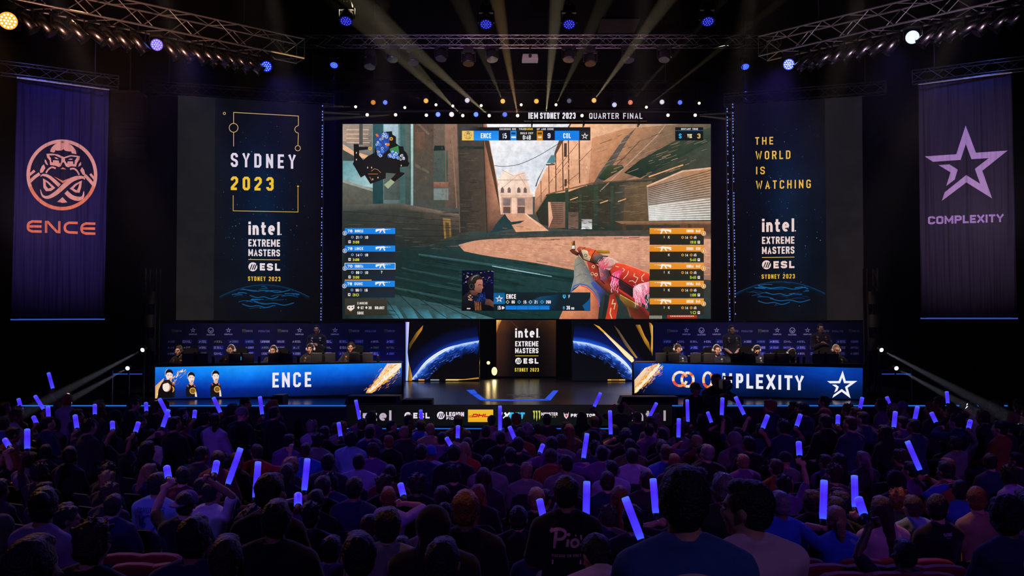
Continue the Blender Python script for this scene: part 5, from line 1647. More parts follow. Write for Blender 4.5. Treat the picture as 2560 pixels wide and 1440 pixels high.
for side in (-1, 1):
    if side < 0:
        pl = vplane(387, 18.9, 1006, 19.85)
        TL, TR, BR, BL = (388, 918), (1005, 907), (1004, 984), (387, 998)
        lab = 'long player desk at the left with a bright blue lit front of four letters'
    else:
        pl = vplane(1583, 19.95, 2157, 18.75)
        TL, TR, BR, BL = (1584, 907), (2157, 920), (2156, 998), (1585, 985)
        lab = 'long player desk at the right with a dark blue lit front and white star'
    c = Canvas(pl, 0.002)
    A = [c.P(*p, 0) for p in (TL, TR, BR, BL)]
    zt = max(A[0].z, A[1].z) + 0.012
    zb = STAGEZ
    inn = -pl[1]
    u = (A[1] - A[0])
    u.z = 0
    u.normalize()
    a, b = A[0] - u * 0.04, A[1] + u * 0.04
    m = MB()
    for (lo, hi, d0, d1) in ((zb, zt, 0.0, 0.08),):
        P4 = [V((p.x, p.y, z)) + inn * d for z in (lo, hi) for p, d in ((a, d0 + .001), (b, d0 + .001), (b, d1), (a, d1))]
        m.add(P4, [(3, 2, 1, 0), (4, 5, 6, 7), (0, 1, 5, 4), (1, 2, 6, 5), (2, 3, 7, 6), (3, 0, 4, 7)])
    dk = m.build('player_desk', SATIN)
    tag(dk, lab, 'desk')
    m = MB()
    P4 = [V((p.x, p.y, z)) + inn * d for z in (zt - 0.06, zt) for p, d in ((a, .08), (b, .08), (b, .95), (a, .95))]
    m.add(P4, [(3, 2, 1, 0), (4, 5, 6, 7), (0, 1, 5, 4), (1, 2, 6, 5), (2, 3, 7, 6), (3, 0, 4, 7)])
    m.build('desk_top', DESKM, dk)
    for t in (.02, .25, .5, .75, .98):
        p = a.lerp(b, t) + inn * .85
        MB().box((p.x, p.y, (zb + zt - .06) / 2), (.06, .06, zt - .06 - zb)).build('leg', BLACKM, dk)
    DESK = globals().setdefault('DESK', {})
    DESK[side] = (a.copy(), b.copy(), inn.copy(), zt)
    c.z = 1
    if side < 0:
        rows = [['#1a86f4', '#1490ff', '#2aa0ff', '#1490ff', '#1286ff', '#0f7cf4', '#1a78e8'], ['#1668e0', '#0f78ee', '#1186f4', '#0f74ee', '#0c68e4', '#0c62dc', '#1c58b8'],
                ['#1850b8', '#0a4cc0', '#0b58d0', '#0a4cc4', '#0846b4', '#08389c', '#1a2c5c'], ['#1a2f70', '#07268c', '#062a90', '#06247c', '#051d64', '#05164a', '#0a0c18'],
                ['#141c44', '#051a62', '#051c60', '#051852', '#04123c', '#040b22', '#05060c']]
    else:
        rows = [['#0d3a9c', '#0a58e4', '#0a50dc', '#0840bc', '#06318f', '#0736a0', '#0a4cc0', '#0838a0'], ['#0c2a6c', '#0848c8', '#0842c4', '#06309c', '#052674', '#062a80', '#0840a8', '#073090'],
                ['#0a1c44', '#0532a0', '#062c94', '#052474', '#041b52', '#042060', '#062c80', '#06266c'], ['#080e20', '#04206c', '#041e68', '#041a50', '#03143c', '#041844', '#051e58', '#051a48'],
                ['#06080e', '#031448', '#031242', '#030f34', '#020c28', '#03102e', '#04143c', '#041230']]
    c.grid([TL, TR, BR, BL], rows)
    c.out('lit_front', LEDSOFT, dk)
    c.lim = (990, 908) if side < 0 else (984, 908)
    if side < 0:
        c.xl = (389, 1003)
        c.lim = (982, 909)
        c.poly([(968, 909), (1003, 908), (1003, 918), (985, 935), (960, 955), (930, 983), (914, 983), (940, 950)], ['#f0d0c0', '#ffe8d0', '#ffd8a0', '#fff0d8', '#ffe0a8', '#e8a040', '#d88a30', '#ffd89c'], 2)
        flames(c, 1001, 911, 918, 983, 26, 3, 330)
        c.xl, c.lim = (389, 470), (996, 919)
        c.poly([(388, 965), (410, 945), (404, 975), (392, 996), (388, 996)], ['#d8a070', '#e8b890', '#c98a50', '#e0a848', '#f0c078'], 2)
        flames(c, 392, 990, 462, 922, 20, 4, 90)
        portrait(c, 423, 926, 993, 1.05, False)
        portrait(c, 478, 933, 992, .98, True)
        portrait(c, 539, 929, 991, .98, True)
        # nearest printed figure overlaps the first
        c.poly([(394, 995), (396, 975), (404, 958), (412, 950), (424, 949), (430, 960), (432, 994)], '#100d10', 7)
        c.disc(417, 966, 10.5, 13.5, '#c98f5a', 18, 7.2)
        c.disc(415, 967, 8.6, 12, '#f6e4da', 18, 7.4)
        c.poly([(405, 962), (408, 953), (418, 950), (428, 954), (427, 964), (420, 957), (411, 959)], '#2a1a12', 7.6)
        c.z = 8
        for s_, x0, x1 in (('E', 681, 697), ('N', 705, 724.5), ('C', 733, 752), ('E', 762, 778)):
            f = lambda x: 11.0 * (x - 388) / 617.0
            c.text(s_, x0, x1, (931.5 + 5.5 - f(x0), 968.5 + 5.5 - f(x0)), (931.5 + 5.5 - f(x1), 968.5 + 5.5 - f(x1)), '#eee8f2', .17)
        c.out('team_lettering', LED, dk)
    else:
        c.xl = (1586, 1660)
        c.poly([(1586, 950), (1612, 920), (1640, 910), (1652, 912), (1625, 945), (1590, 983), (1586, 983)], ['#f0c898', '#ffe4c8', '#e8b8a0', '#f8d8c0', '#ffe8c0', '#d89040', '#e8a850'], 2)
        flames(c, 1650, 912, 1587, 980, 22, 9, 260)
        c.xl = (1586, 1700)
        c.z = 4
        gA = ['#f4e2c8', '#f08a3a', '#e8502c', '#f6c08a', '#f4ead8']
        for (x, y, rx, ry) in ((1700, 947.5, 17, 17), (1719, 949, 14.5, 17)):
            for k in range(20):
                a0, a1 = 2 * PI * k / 20, 2 * PI * (k + 1) / 20
                if x < 1710 and (k in (19, 0)):
                    continue
                c.ring(x, y, rx, 6.4, gA[k % 5 if x > 1710 else (k // 3) % 5], 2, a0, a1, ry, 4)
        c.z = 5
        for k in range(14):
            c.ring(1769.5, 949.5, 11, 6.4, gA[(k // 2) % 5], 2, 2 * PI * k / 14, 2 * PI * (k + 1) / 14, 18, 5)
        word = [('M', 1806, 1830), ('P', 1840, 1858), ('L', 1866, 1883), ('E', 1890, 1908), ('X', 1916, 1938), ('I', 1946, 1953), ('T', 1961, 1981), ('Y', 1988, 2009)]
        for s_, x0, x1 in word:
            f = lambda x: 7.0 * (x - 1806) / 200.0
            c.text(s_, x0, x1, (932.5 + f(x0), 969 + f(x0)), (932.5 + f(x1), 969 + f(x1)), '#ecebf4', .19)
        star(c, 2105, 961.5, 75, '#f2f0f6', .065, 70)
        c.out('team_lettering', LED, dk)


# ------------------------------------------------------------------ lighting trusses
CABLE = mat('steel_cable', (0.05, 0.05, 0.055), 0.5, 0.7)
DIMALU = mat('shaded_aluminium', (0.10, 0.10, 0.12), 0.4, 0.8)  # aluminium copy with the shade of the dim trusses put into its colour


def truss(a, b, size, label, bays=None, m=None, group=None, r=None):
    a, b = V(a), V(b)
    d = (b - a)
    L = d.length
    d.normalize()
    side = d.cross(V((0, 0, 1))).normalized()
    up = side.cross(d).normalized()
    h = size / 2
    r = r or size * 0.05
    m = m or ALU
    root = empty('lighting_truss', (a + b) / 2, label, 'truss', group)
    O = (a + b) / 2
    cor = [(side * sx + up * sz) * h for sx, sz in ((-1, -1), (1, -1), (1, 1), (-1, 1))]
    for c in cor:
        MB().tube([a + c - O, b + c - O], r, 8).build('chord', m, root, smooth=True)
    n = bays or max(2, int(L / (size * 1.05)))
    lat = MB()
    for f in range(4):
        c0, c1 = cor[f], cor[(f + 1) % 4]
        for i in range(n):
            p, q = a + d * (L * i / n), a + d * (L * (i + 1) / n)
            if i % 2:
                c0_, c1_ = c1, c0
            else:
                c0_, c1_ = c0, c1
            lat.tube([p + c0_ - O, q + c1_ - O], r * .5, 5, caps=False)
        for i in (0, n):
            p = a + d * (L * i / n)
            lat.tube([p + c0 - O, p + c1 - O], r * .6, 5, caps=False)
    lat.build('lattice', m, root, smooth=True)
    for t in (.12, .88):
        p = a.lerp(b, t)
        MB().tube([p + V((0, 0, size * .5)) - O, V((p.x, p.y, 14.995)) - O], .012, 5).build('suspension_cable', CABLE, root)
    return root, a, b


zc = at(1280, 104, 24.8).z
t_main = truss((-6.75, 24.8, zc), (7.85, 24.8, zc), 0.29, 'long level front truss over the stage, above the big screen', 46)
t_left = truss((-5.45, 21.75, 10.09), (-15.2, 14.35, 10.09), 0.5, 'large slanting truss at the upper left carrying a row of cans', 22)
t_right = truss((6.40, 21.55, 10.09), (15.4, 13.55, 10.09), 0.5, 'large slanting truss at the upper right carrying a row of cans', 22)
zb1 = at(42, 196, 20.0).z + 0.2
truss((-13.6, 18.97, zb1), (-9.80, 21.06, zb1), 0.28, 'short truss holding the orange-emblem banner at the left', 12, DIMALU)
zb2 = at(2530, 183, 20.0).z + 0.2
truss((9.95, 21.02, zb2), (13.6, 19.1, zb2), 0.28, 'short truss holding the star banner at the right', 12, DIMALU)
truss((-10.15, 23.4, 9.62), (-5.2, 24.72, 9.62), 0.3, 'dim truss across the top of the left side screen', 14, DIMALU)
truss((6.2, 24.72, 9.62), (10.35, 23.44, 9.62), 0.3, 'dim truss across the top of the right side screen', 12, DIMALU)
truss((-5.9, 27.12, 10.72), (6.4, 27.12, 10.72), 0.3, 'dim rear truss just above the two rows of show lamps', 38, BLACKM)
# ------------------------------------------------------------------ lamps
LENSG = mat('dark_lens', (0.03, 0.03, 0.05), 0.08, spec=0.9)
SILVER = mat('can_silver', (0.42, 0.40, 0.42), 0.25, 1.0, var=0.2, scale=9)


def disc_mesh(r, z=0.0, n=20):
    m = MB()
    m.add([(r * math.cos(2 * PI * k / n), r * math.sin(2 * PI * k / n), z) for k in range(n)], [tuple(range(n))])
    return m


# prototypes (meshes shared by every copy); a head looks down its own -Z
def head_mesh(r, l):
    return MB().tube([(0, 0, l * .5), (0, 0, l * .42), (0, 0, l * .1), (0, 0, -l * .35), (0, 0, -l * .5)], [r * .5, r * .85, r, r * 1.02, r * .95], 18).mesh('head', True)


WASH_HEAD = head_mesh(0.5, 0.9)
WASH_YOKE = MB().box((-.58, 0, -.35), (.07, .2, .8)).box((.58, 0, -.35), (.07, .2, .8)).box((0, 0, .05), (1.23, .3, .14)).mesh('yoke')
WASH_BASE = MB().box((0, 0, .3), (.9, .7, .36), taper=.9).tube([(-.25, 0, .45), (-.25, 0, .75)], .06, 6).tube([(.25, 0, .45), (.25, 0, .75)], .06, 6).mesh('base')
WASH_LENS = disc_mesh(.47, -.452, 28)
cells = MB()
for ring_, cnt in ((0, 1), (.17, 6), (.34, 12)):
    for k in range(cnt):
        a = 2 * PI * k / cnt
        cx, cy = ring_ * math.cos(a), ring_ * math.sin(a)
        cells.add([(cx + .062 * math.cos(2 * PI * j / 8), cy + .062 * math.sin(2 * PI * j / 8), -.458) for j in range(8)], [tuple(range(8))])
WASH_CELLS = cells.mesh('led_cells')
WASH_LENS = WASH_LENS.mesh('lens')
for me, m in ((WASH_HEAD, SATIN), (WASH_YOKE, SATIN), (WASH_BASE, SATIN)):
    me.materials.append(m)
WASH_LENS.materials.append(LENSG)
WASH_CELLS.materials.append(LENSG)
EM = {}


def emat(c, s):
    k = (c, s)
    if k not in EM:
        EM[k] = mat('lamp_glow_%d' % len(EM), (0.0, 0.0, 0.0), 0.4, emit=c, strength=s, sample=False)
    return EM[k]


def child(name, me, parent, loc=(0, 0, 0), rot=None, m=None):
    o = bpy.data.objects.new(name, me)
    COL.objects.link(o)
    o.parent = parent
    o.location = loc
    if rot is not None:
        o.rotation_mode = 'QUATERNION'
        o.rotation_quaternion = rot
    if m is not None:
        o.material_slots[0].link = 'OBJECT'
        o.material_slots[0].material = m
    return o


def moving_head(pos, aim, dia, label, glow=None, cell=None, group=None, hang=None, cat='stage light'):
    """pos is the lens centre; the lamp hangs from above"""
    pos, aim = V(pos), V(aim)
    d = (aim - pos).normalized()
    s = dia / 0.94
    piv = pos - d * 0.45 * s            # head pivot
    root = empty('moving_head_light', piv + V((0, 0, .55 * s)), label, cat, group)
    root.scale = (s, s, s)
    child('base', WASH_BASE, root)
    pan = math.atan2(d.x, -d.y)
    child('yoke', WASH_YOKE, root, (0, 0, 0), Euler((0, 0, pan)).to_quaternion())
    q = d.to_track_quat('-Z', 'Y')
    h = child('head', WASH_HEAD, root, (0, 0, -.55), q)
    lens = child('lens', WASH_LENS, h, m=glow)
    if cell is not None:
        child('led_cells', WASH_CELLS, h, m=cell)
    if hang is not None:
        top = root.location.z + .72 * s
        child('hanging_clamp', MB().tube([(0, 0, .6), (0, 0, .6 + (hang - top) / s + .3)], .05, 6).mesh('clamp'), root).data.materials.append(BLACKM)
    return root


def on_line(a, b, px):
    lo, hi = 0.0, 1.0
    fa = proj(a)[0] < proj(b)[0]
    for _ in range(40):
        m = (lo + hi) / 2
        if (proj(a.lerp(b, m))[0] < px) == fa:
            lo = m
        else:
            hi = m
    return a.lerp(b, lo)


# bright moving heads under the slanting trusses
BLU, BLC = emat('#0c14f0', .9), emat('#7fb0ff', 1.3)
BWH = emat('#b8ccff', 1.5)
for tr, px, py, aim, dia, glow, cell, lab in (
        (t_left, 20, 52, (-4, 4, 2), .36, emat('#ff9a2c', 1.6), emat('#fff2c8', 2.0), 'orange glowing lamp at the far upper left corner'),
        (t_left, 392, 112, (-2, 2, 2), .27, BLU, BLC, 'blue lamp hanging mid-way along the left slanting truss'),
        (t_left, 666, 166, (-1, 2, 2), .27, BLU, BLC, 'blue lamp hanging at the inner end of the left slanting truss'),
        (t_right, 1972, 161, (1, 2, 2), .27, emat('#3f58ff', 1.4), emat('#d4e2ff', 1.8), 'pale blue lamp hanging at the inner end of the right slanting truss'),
        (t_right, 2281, 93, (2, 2, 2), .29, BWH, emat('#eef4ff', 1.8), 'white-blue lamp hanging mid-way along the right slanting truss')):
    p = on_line(tr[1], tr[2], px)
    q = at(px, py, p.y)
    moving_head(q, aim, dia, lab, glow, cell, 'lamps under the slanting trusses', hang=9.86)
for px, py, lab in ((835, 163, 'small blue lamp beaming straight down above the left side screen'), (1863, 167, 'small blue lamp beaming straight down above the right side screen')):
    q = at(px, py, 24.6)
    moving_head(q, q + V((0, -.9, -1.4)), .24, lab, BLU, BLC, 'lamps over the side screens', hang=12.0)
for i, (px, py) in enumerate(((865, 53), (1215, 61), (1423, 61), (1770, 54))):
    q = at(px, py, 20.0)
    moving_head(q, q + V((0, -.55, -1.0)), .30, '%s of four dim blue lamps along the top edge' % ('first from left', 'second from left', 'third from left', 'fourth from left')[i],
                emat('#0a0c60', .9), emat('#4a50ff', 1.1), 'dim blue lamps along the top edge', hang=11.2)
truss((-7, 20.1, 11.35), (7, 20.1, 11.35), 0.3, 'truss above the frame carrying four dim blue lamps', 40, BLACKM)

# dark fixtures under the front truss; some lenses glow faintly for coloured glints
for i, (px, py, glint_col) in enumerate(((924, 168, None), (981, 150, None), (1033, 158, '#5a4a9a'), (1102, 148, None), (1171, 160, '#c87a2a'), (1231, 150, None), (1421, 150, None), (1476, 160, '#c87a2a'), (1572, 152, '#5a4a9a'), (1660, 150, None))):
    q = at(px, py, 24.8)
    moving_head(q, q + V((0.1 * (i % 3 - 1), -.25, -1.0)), .32, '%s unlit lamp hanging under the front truss, counted from the left' %
                ('first', 'second', 'third', 'fourth', 'fifth', 'sixth', 'seventh', 'eighth', 'ninth', 'tenth')[i], emat(glint_col, .05) if glint_col else LENSG, None, 'unlit lamps under the front truss', hang=zc - .1)
p = at(1325, 146, 24.7)
pj = empty('projector', p, 'small white projector hanging under the middle of the front truss', 'projector')
WHITEP = mat('projector_white', (0.45, 0.44, 0.5), 0.5, var=0.1)
bevel(MB().box((0, 0, 0), (.48, .42, .16), taper=.9).build('body', WHITEP, pj), .02)
MB().tube([(0, -.2, 0), (0, -.25, 0)], .05, 12).build('lens', LENSG, pj)
MB().tube([(0, 0, .08), (0, 0, zc - p.z)], .025, 8).build('pole', BLACKM, pj)

# show lamps above the big screen: an upper row of colour lamps and small beam lamps between
UP = [(933, 256, '#a85c18', '#e8a040'), (963, 256, '#1a30e0', '#8fb4ff'), (1065, 252, '#e8921c', '#ffd070'), (1168, 251, '#a8a0b8', '#f4f0ff'), (1257, 253, '#d8901c', '#ffe08a'),
      (1341, 253, '#e0901a', '#ffd874'), (1423, 252, '#2a2a38', '#6a6a80'), (1485, 251, '#d88c1c', '#ffdc80'), (1536, 262, '#8f90d8', '#eaeaff'), (1576, 256, '#b83a2c', '#f0a070'),
      (1655, 255, '#9f9aa8', '#ffffff'), (1700, 256, '#1626d8', '#7fa4ff')]
LO = [(1095, 286, '#2a48ff', '#a8ccff'), (1129, 286, '#c8b4c0', '#ffffff'), (1190, 286, '#2444f0', '#9cc4ff'), (1262, 286, '#1c28b0', '#7c98f0')]
BEAMS = [(889, 267), (1012, 269), (1090, 262), (1132, 265), (1203, 264), (1303, 262), (1390, 262), (1616, 268), (1748, 258), (918, 287), (989, 287), (1066, 288), (1157, 289), (1223, 289), (1294, 289), (1455, 289), (1670, 288), (1738, 288)]
ORD = ('first', 'second', 'third', 'fourth', 'fifth', 'sixth', 'seventh', 'eighth', 'ninth', 'tenth', 'eleventh', 'twelfth', 'thirteenth', 'fourteenth', 'fifteenth', 'sixteenth', 'seventeenth', 'eighteenth', 'nineteenth', 'twentieth')
CN = {'#a85c18': 'amber', '#1a30e0': 'blue', '#e8921c': 'amber', '#a8a0b8': 'white', '#d8901c': 'yellow', '#e0901a': 'yellow', '#2a2a38': 'unlit grey', '#d88c1c': 'yellow', '#8f90d8': 'lilac-white', '#b83a2c': 'red-orange',
      '#9f9aa8': 'white', '#1626d8': 'blue', '#2a48ff': 'bright blue', '#c8b4c0': 'white', '#2444f0': 'bright blue', '#1c28b0': 'dark blue'}
for i, (px, py, a, b) in enumerate(UP):
    q = at(px, py, 27.05)
    moving_head(q, CAM + V((rnd.uniform(-3, 3), 0, 1)), .155, '%s cell lamp, %s from left in the upper lamp row over the big screen' % (CN[a], ORD[i]), emat(a, .8), emat(b, 1.5), 'colour lamps over the big screen', hang=10.6)
for i, (px, py, a, b) in enumerate(LO):
    q = at(px, py, 27.25)
    moving_head(q, CAM + V((rnd.uniform(-2, 2), 0, 0)), .16, '%s cell lamp, %s from left of four low on the big screen top' % (CN[a], ORD[i]), emat(a, 1.0), emat(b, 1.8), 'low colour lamps on the big screen top', hang=9.96)
for i, (px, py) in enumerate(BEAMS):
    q = at(px, py, 27.2)
    up = i < 9
    moving_head(q, CAM + V((rnd.uniform(-5, 5), 0, 3)), .085 if up else .10, 'small dazzling white lamp, %s from left in the %s beam row over the big screen' % (ORD[i if up else i - 9], 'upper' if up else 'lower'),
                emat('#fff0c4', 2.6), None, 'small dazzling lamps over the big screen', hang=10.6 if up else 9.96)
o = MB().tube([(-5.6, 27.27, 9.98), (6.3, 27.27, 9.98)], .06, 8).build('lighting_bar', BLACKM)
tag(o, 'dark horizontal pipe carrying the lower lamp row above the big screen', 'pipe')
for x in (-5.4, -2, 2, 6.1):
    MB().tube([(x, 27.25, 9.98), (x, 27.22, 10.6)], .02, 6).build('drop_pipe', BLACKM, o)

# silver cans under the slanting trusses
CANB = MB().tube([(0, 0, .2), (0, 0, .17), (0, 0, .05), (0, 0, -.2)], [.04, .085, .1, .105], 14).mesh('can', True)
CANB.materials.append(SILVER)
CANR = MB().tube([(0, 0, -.2), (0, 0, -.215)], [.118, .118], 14).mesh('rim', True)
CANR.materials.append(BLACKM)
CANL = disc_mesh(.098, -.217, 14).mesh('lens')
CANL.materials.append(LENSG)
CANY = MB().box((-.125, 0, .1), (.012, .03, .22)).box((.125, 0, .1), (.012, .03, .22)).box((0, 0, .21), (.262, .03, .012)).tube([(0, 0, .21), (0, 0, .34)], .014, 6).mesh('yoke')
CANY.materials.append(BLACKM)
for tr, xs, lab in ((t_left, (66, 110, 150, 192, 240, 272, 308, 346, 427, 461, 495, 525, 553, 582, 608, 634), 'left'), (t_right, (2012, 2038, 2061, 2093, 2126, 2160, 2196, 2232, 2322, 2353, 2389, 2424, 2462, 2506, 2544), 'right')):
    for i, px in enumerate(xs):
        p = on_line(tr[1], tr[2], px)
        root = empty('par_can', V((p.x, p.y, 9.84 - .33)), 'silver can lamp, %s from left under the %s slanting truss' % (ORD[i], lab), 'stage light', 'silver cans under the %s truss' % lab)
        sx = 1 if lab == 'left' else -1
        d = V((sx * rnd.uniform(.35, .55), rnd.uniform(.15, .35), -rnd.uniform(.35, .6))).normalized()
        root.scale = (1.25,) * 3
        child('yoke', CANY, root, (0, 0, 0), Euler((0, 0, rnd.uniform(-.4, .4))).to_quaternion())
        h = child('can', CANB, root, (0, 0, 0), (-d).to_track_quat('-Z', 'Y') if i % 2 == 0 and False else d.to_track_quat('-Z', 'Y'))
        child('rim', CANR, h)
        child('lens', CANL, h)

# line array at the left
la = empty('line_array_speaker', at(325, 240, 20.0), 'tall hanging stack of black loudspeakers between the left banner and side screen', 'speaker')
z, y, ang = 0.0, 0.0, 0.0
GRILLE = mat('speaker_grille', (0.002, 0.002, 0.003), 0.9, 0.0, spec=0.1, var=0.3, scale=60)
CAB = MB().box((0, 0, -.085), (.72, .42, .165)).mesh('cabinet')
CAB.materials.append(GRILLE)
for k in range(8):
    c = child('cabinet', CAB, la, (0, y, z), Euler((R(-ang), 0, R(8))).to_quaternion())
    z -= .172 * math.cos(R(ang))
    y += .172 * math.sin(R(ang))
    ang += 2.2
MB().box((0, 0, .04), (.6, .5, .06)).tube([(0, 0, .05), (0, 0, 14.995 - la.location.z)], .015, 5).build('hanging_frame', BLACKM, la)

# dark equipment towers beside the desks
for sx, px, lab in ((-1, 378, 'left'), (1, 2180, 'right')):
    b = at(px, 985, 20.3)
    t = empty('lighting_tower', V((b.x, b.y, STAGEZ)), 'dark upright equipment tower beyond the outer end of the %s desk' % lab, 'tower', 'equipment towers')
    for (dx, dy) in ((-.12, -.12), (.12, -.12), (.12, .12), (-.12, .12)):
        MB().tube([(dx, dy, 0), (dx, dy, 3.0)], .02, 6).build('chord', BLACKM, t)
    lat = MB()
    for k in range(10):
        for q in range(4):
            c4 = ((-.12, -.12), (.12, -.12), (.12, .12), (-.12, .12))
            p, r_ = c4[q], c4[(q + 1) % 4]
            lat.tube([(p[0], p[1], .3 * k), (r_[0], r_[1], .3 * k + .3)], .01, 5, caps=False)
    lat.build('lattice', BLACKM, t)
    MB().box((0, 0, .03), (.5, .5, .06)).build('base_plate', BLACKM, t)
    for k in range(3):
        MB().box((0, -.2, 1.2 + .55 * k), (.24, .16, .3)).build('fixture_box', SATIN, t)

# handrails on the stage wings, and the pale search lamps on them
RAIL = mat('rail_metal', (0.35, 0.34, 0.38), 0.3, 1.0)
RAILB = mat('rail_glow', (0.0, 0.0, 0.0), 0.4, emit='#2a58d8', strength=0.5)
for sx in (-1, 1):
    D = 18.6
    X = (lambda x: x) if sx < 0 else (lambda x: 2560 - x)
    r_ = empty('handrail', V((at(X(280), 935, D).x, D, STAGEZ)), 'small metal handrail on the %s wing of the stage' % ('left' if sx < 0 else 'right'), 'handrail')
    o0 = r_.location
    zt = at(283, 926, D).z
    for px in (281, 322, 358):
        p = at(X(px), 926, D)
        MB().tube([V((p.x, D, STAGEZ)) - o0, V((p.x, D, zt)) - o0], .018, 8).build('post', RAIL, r_)
    MB().tube([at(X(281), 926, D) - o0, at(X(358), 926, D) - o0], .018, 8).build('top_rail', RAIL, r_)
    MB().tube([at(X(284), 935, D) - o0, at(X(356), 935, D) - o0], .012, 8).build('lit_rail', RAILB, r_)


# ------------------------------------------------------------------ light beams through the haze
def beam(px, py, dep, tx, ty, tdep, c, power, size, name='beam_light'):
    a, b = at(px, py, dep), at(tx, ty, tdep)
    d = (b - a).normalized()
    o = spot(name, a + d * 0.12, b, c, power, size, 0.35, 0.02)
    return o


YB = (1.0, 0.82, 0.50)
K = 13.5
for (px, py, tx, ty, td, c, pw, sz) in (
        (1157, 289, 860, 20, 20, YB, 5200, 3.4), (1132, 265, 930, 40, 20, YB, 2600, 3.0), (1223, 289, 960, 60, 21, YB, 5200, 4.4), (1294, 289, 1236, -40, 20, (1.0, .62, .25), 7000, 3.4),
        (1257, 253, 1200, 120, 22, YB, 1400, 3.0), (1365, 285, 1395, -20, 20, YB, 6500, 3.4), (1390, 262, 1470, 90, 22, YB, 1600, 3.4), (1485, 251, 1690, -30, 20, YB, 4200, 3.6),
        (1576, 256, 1770, 40, 23, YB, 2000, 3.2), (1616, 268, 1880, 60, 24, YB, 1700, 3.0),
        (918, 287, 560, 268, 22.5, YB, 2400, 2.6), (989, 287, 600, 310, 22.5, YB, 2400, 2.6), (889, 267, 620, 262, 22.5, YB, 1500, 2.6), (1738, 288, 2000, 320, 23, YB, 2400, 2.8), (1738, 288, 2020, 270, 23, YB, 2000, 2.2),
        (1065, 252, 960, 215, 25, (1.0, .6, .2), 600, 5)):
    beam(px, py, 27.15, tx, ty, td, c, pw * K, sz)
for px, py in ((835, 166), (1863, 170)):
    beam(px, py, 24.5, px - 3 if px < 1280 else px + 3, 330, 24.2, (0.03, 0.05, 1.0), 420 * K, 7)
for sx in (-1, 1):
    X = (lambda x: x) if sx < 0 else (lambda x: 2560 - x)
    for (a, b, c, d, pw) in ((360, 873, 40, 1042, 5200), (322, 919, 60, 1062, 3600)):
        p = at(X(a), b, 18.55)
        lt = empty('search_lamp', p, 'small white search lamp on the %s handrail, %s' % ('left' if sx < 0 else 'right', 'upper' if a == 360 else 'lower'), 'stage light', 'search lamps on the handrails')
        aim = at(X(c), d, 14.5)
        q = (aim - p).normalized().to_track_quat('-Z', 'Y')
        child('body', MB().tube([(0, 0, .08), (0, 0, -.06)], [.035, .05], 12).mesh('body'), lt, (0, 0, 0), q).data.materials.append(SATIN)
        child('lens', disc_mesh(.045, -.064, 12).mesh('lens'), lt, (0, 0, 0), q).data.materials.append(emat('#eef0ff', 2.2))
        MB().tube([(0, 0, 0), (0, 0, STAGEZ - p.z)], .014, 6).build('stand', BLACKM, lt)
        beam(X(a), b, 18.5, X(c), d, 14.5, (0.72, 0.74, 1.0), pw * K * .42, 3.4)
# lamps low at the back beside the totem
for px, py, r_, lab in ((1221, 907, .055, 'small round warm lamp left of the title totem'), (1236, 928, .09, 'bright warm floor lamp at the left foot of the title totem')):
    p = at(px, py, 27.2)
    lt = empty('floor_lamp', V((p.x, p.y, STAGEZ)), lab, 'stage light')
    MB().tube([(0, 0, 0), (0, 0, p.z - STAGEZ)], .02, 8).box((0, 0, .015), (.2, .2, .03)).build('stand', BLACKM, lt)
    MB().tube([(0, -.02, p.z - STAGEZ), (0, .1, p.z - STAGEZ)], [r_ * 1.2, r_ * .7], 14).build('housing', SATIN, lt)
    m = MB()
    m.add([(r_ * math.cos(k * PI / 8), -.025, p.z - STAGEZ + r_ * (1.5 if py > 910 else 1) * math.sin(k * PI / 8)) for k in range(16)], [tuple(range(16))])
    m.build('lens', emat('#ffe6a0', 1.6), lt)
    spot('floor_lamp_light', p + V((0, -.1, 0)), p + V((0, -6, -1.6)), (1.0, .72, .3), 3, 70, .9, .05)

# stage monitors along the deck edge
MONM = mat('speaker_black', (0.01, 0.01, 0.012), 0.55, var=0.3, scale=30)
for (x0, x1, yt, yb, d, lab) in ((866, 1003, 988, 1011, 18.0, 'long low black loudspeaker on the deck edge in front of the left desk'),
                                 (1004, 1082, 997, 1011, 18.0, 'low black monitor wedge on the deck edge left of the floor star'),
                                 (1546, 1690, 990, 1011, 18.0, 'long low black loudspeaker on the deck edge in front of the right desk'),
                                 (682, 714, 986, 1010, 18.05, 'small black box on the deck edge under the four bright letters')):
    a, b = at(x0, yb, d), at(x1, yt, d)
    w, h = b.x - a.x, b.z - STAGEZ
    root = empty('stage_monitor', V(((a.x + b.x) / 2, d, STAGEZ)), lab, 'speaker')
    o = MB().prism([(-w / 2, 0), (w / 2, 0), (w / 2, h), (-w / 2 + .06, h)], (0, .22, 0), (1, 0, 0), (0, 0, 1), (0, -1, 0), .44).build('cabinet', MONM, root)
    MB().box((0, -.223, h * .5), (w * .86, .008, h * .7)).build('grille', GRILLE, root)

# ------------------------------------------------------------------ haze
hz = bpy.data.materials.new('stage_haze')
hz.use_nodes = True
nt = hz.node_tree
nt.nodes.clear()
vo = nt.nodes.new('ShaderNodeOutputMaterial')
vs_ = nt.nodes.new('ShaderNodeVolumeScatter')
vs_.inputs['Color'].default_value = (1, 1, 1, 1)
vs_.inputs['Density'].default_value = 0.0018
vs_.inputs['Anisotropy'].default_value = 0.2
nt.links.new(vs_.outputs[0], vo.inputs['Volume'])
o = MB().box((0, 20.9, 7.6), (26, 15.0, 13.0)).build('haze', hz)
tag(o, 'thin smoke haze over the stage, lit up by the lamp beams', 'haze', kind='stuff')


# ------------------------------------------------------------------ people
# every body is one continuous remeshed surface; clothes and hair are children that follow it
BS = bpy.data.scenes.new('build')
BVL = BS.view_layers[0]
TMP = BS.collection


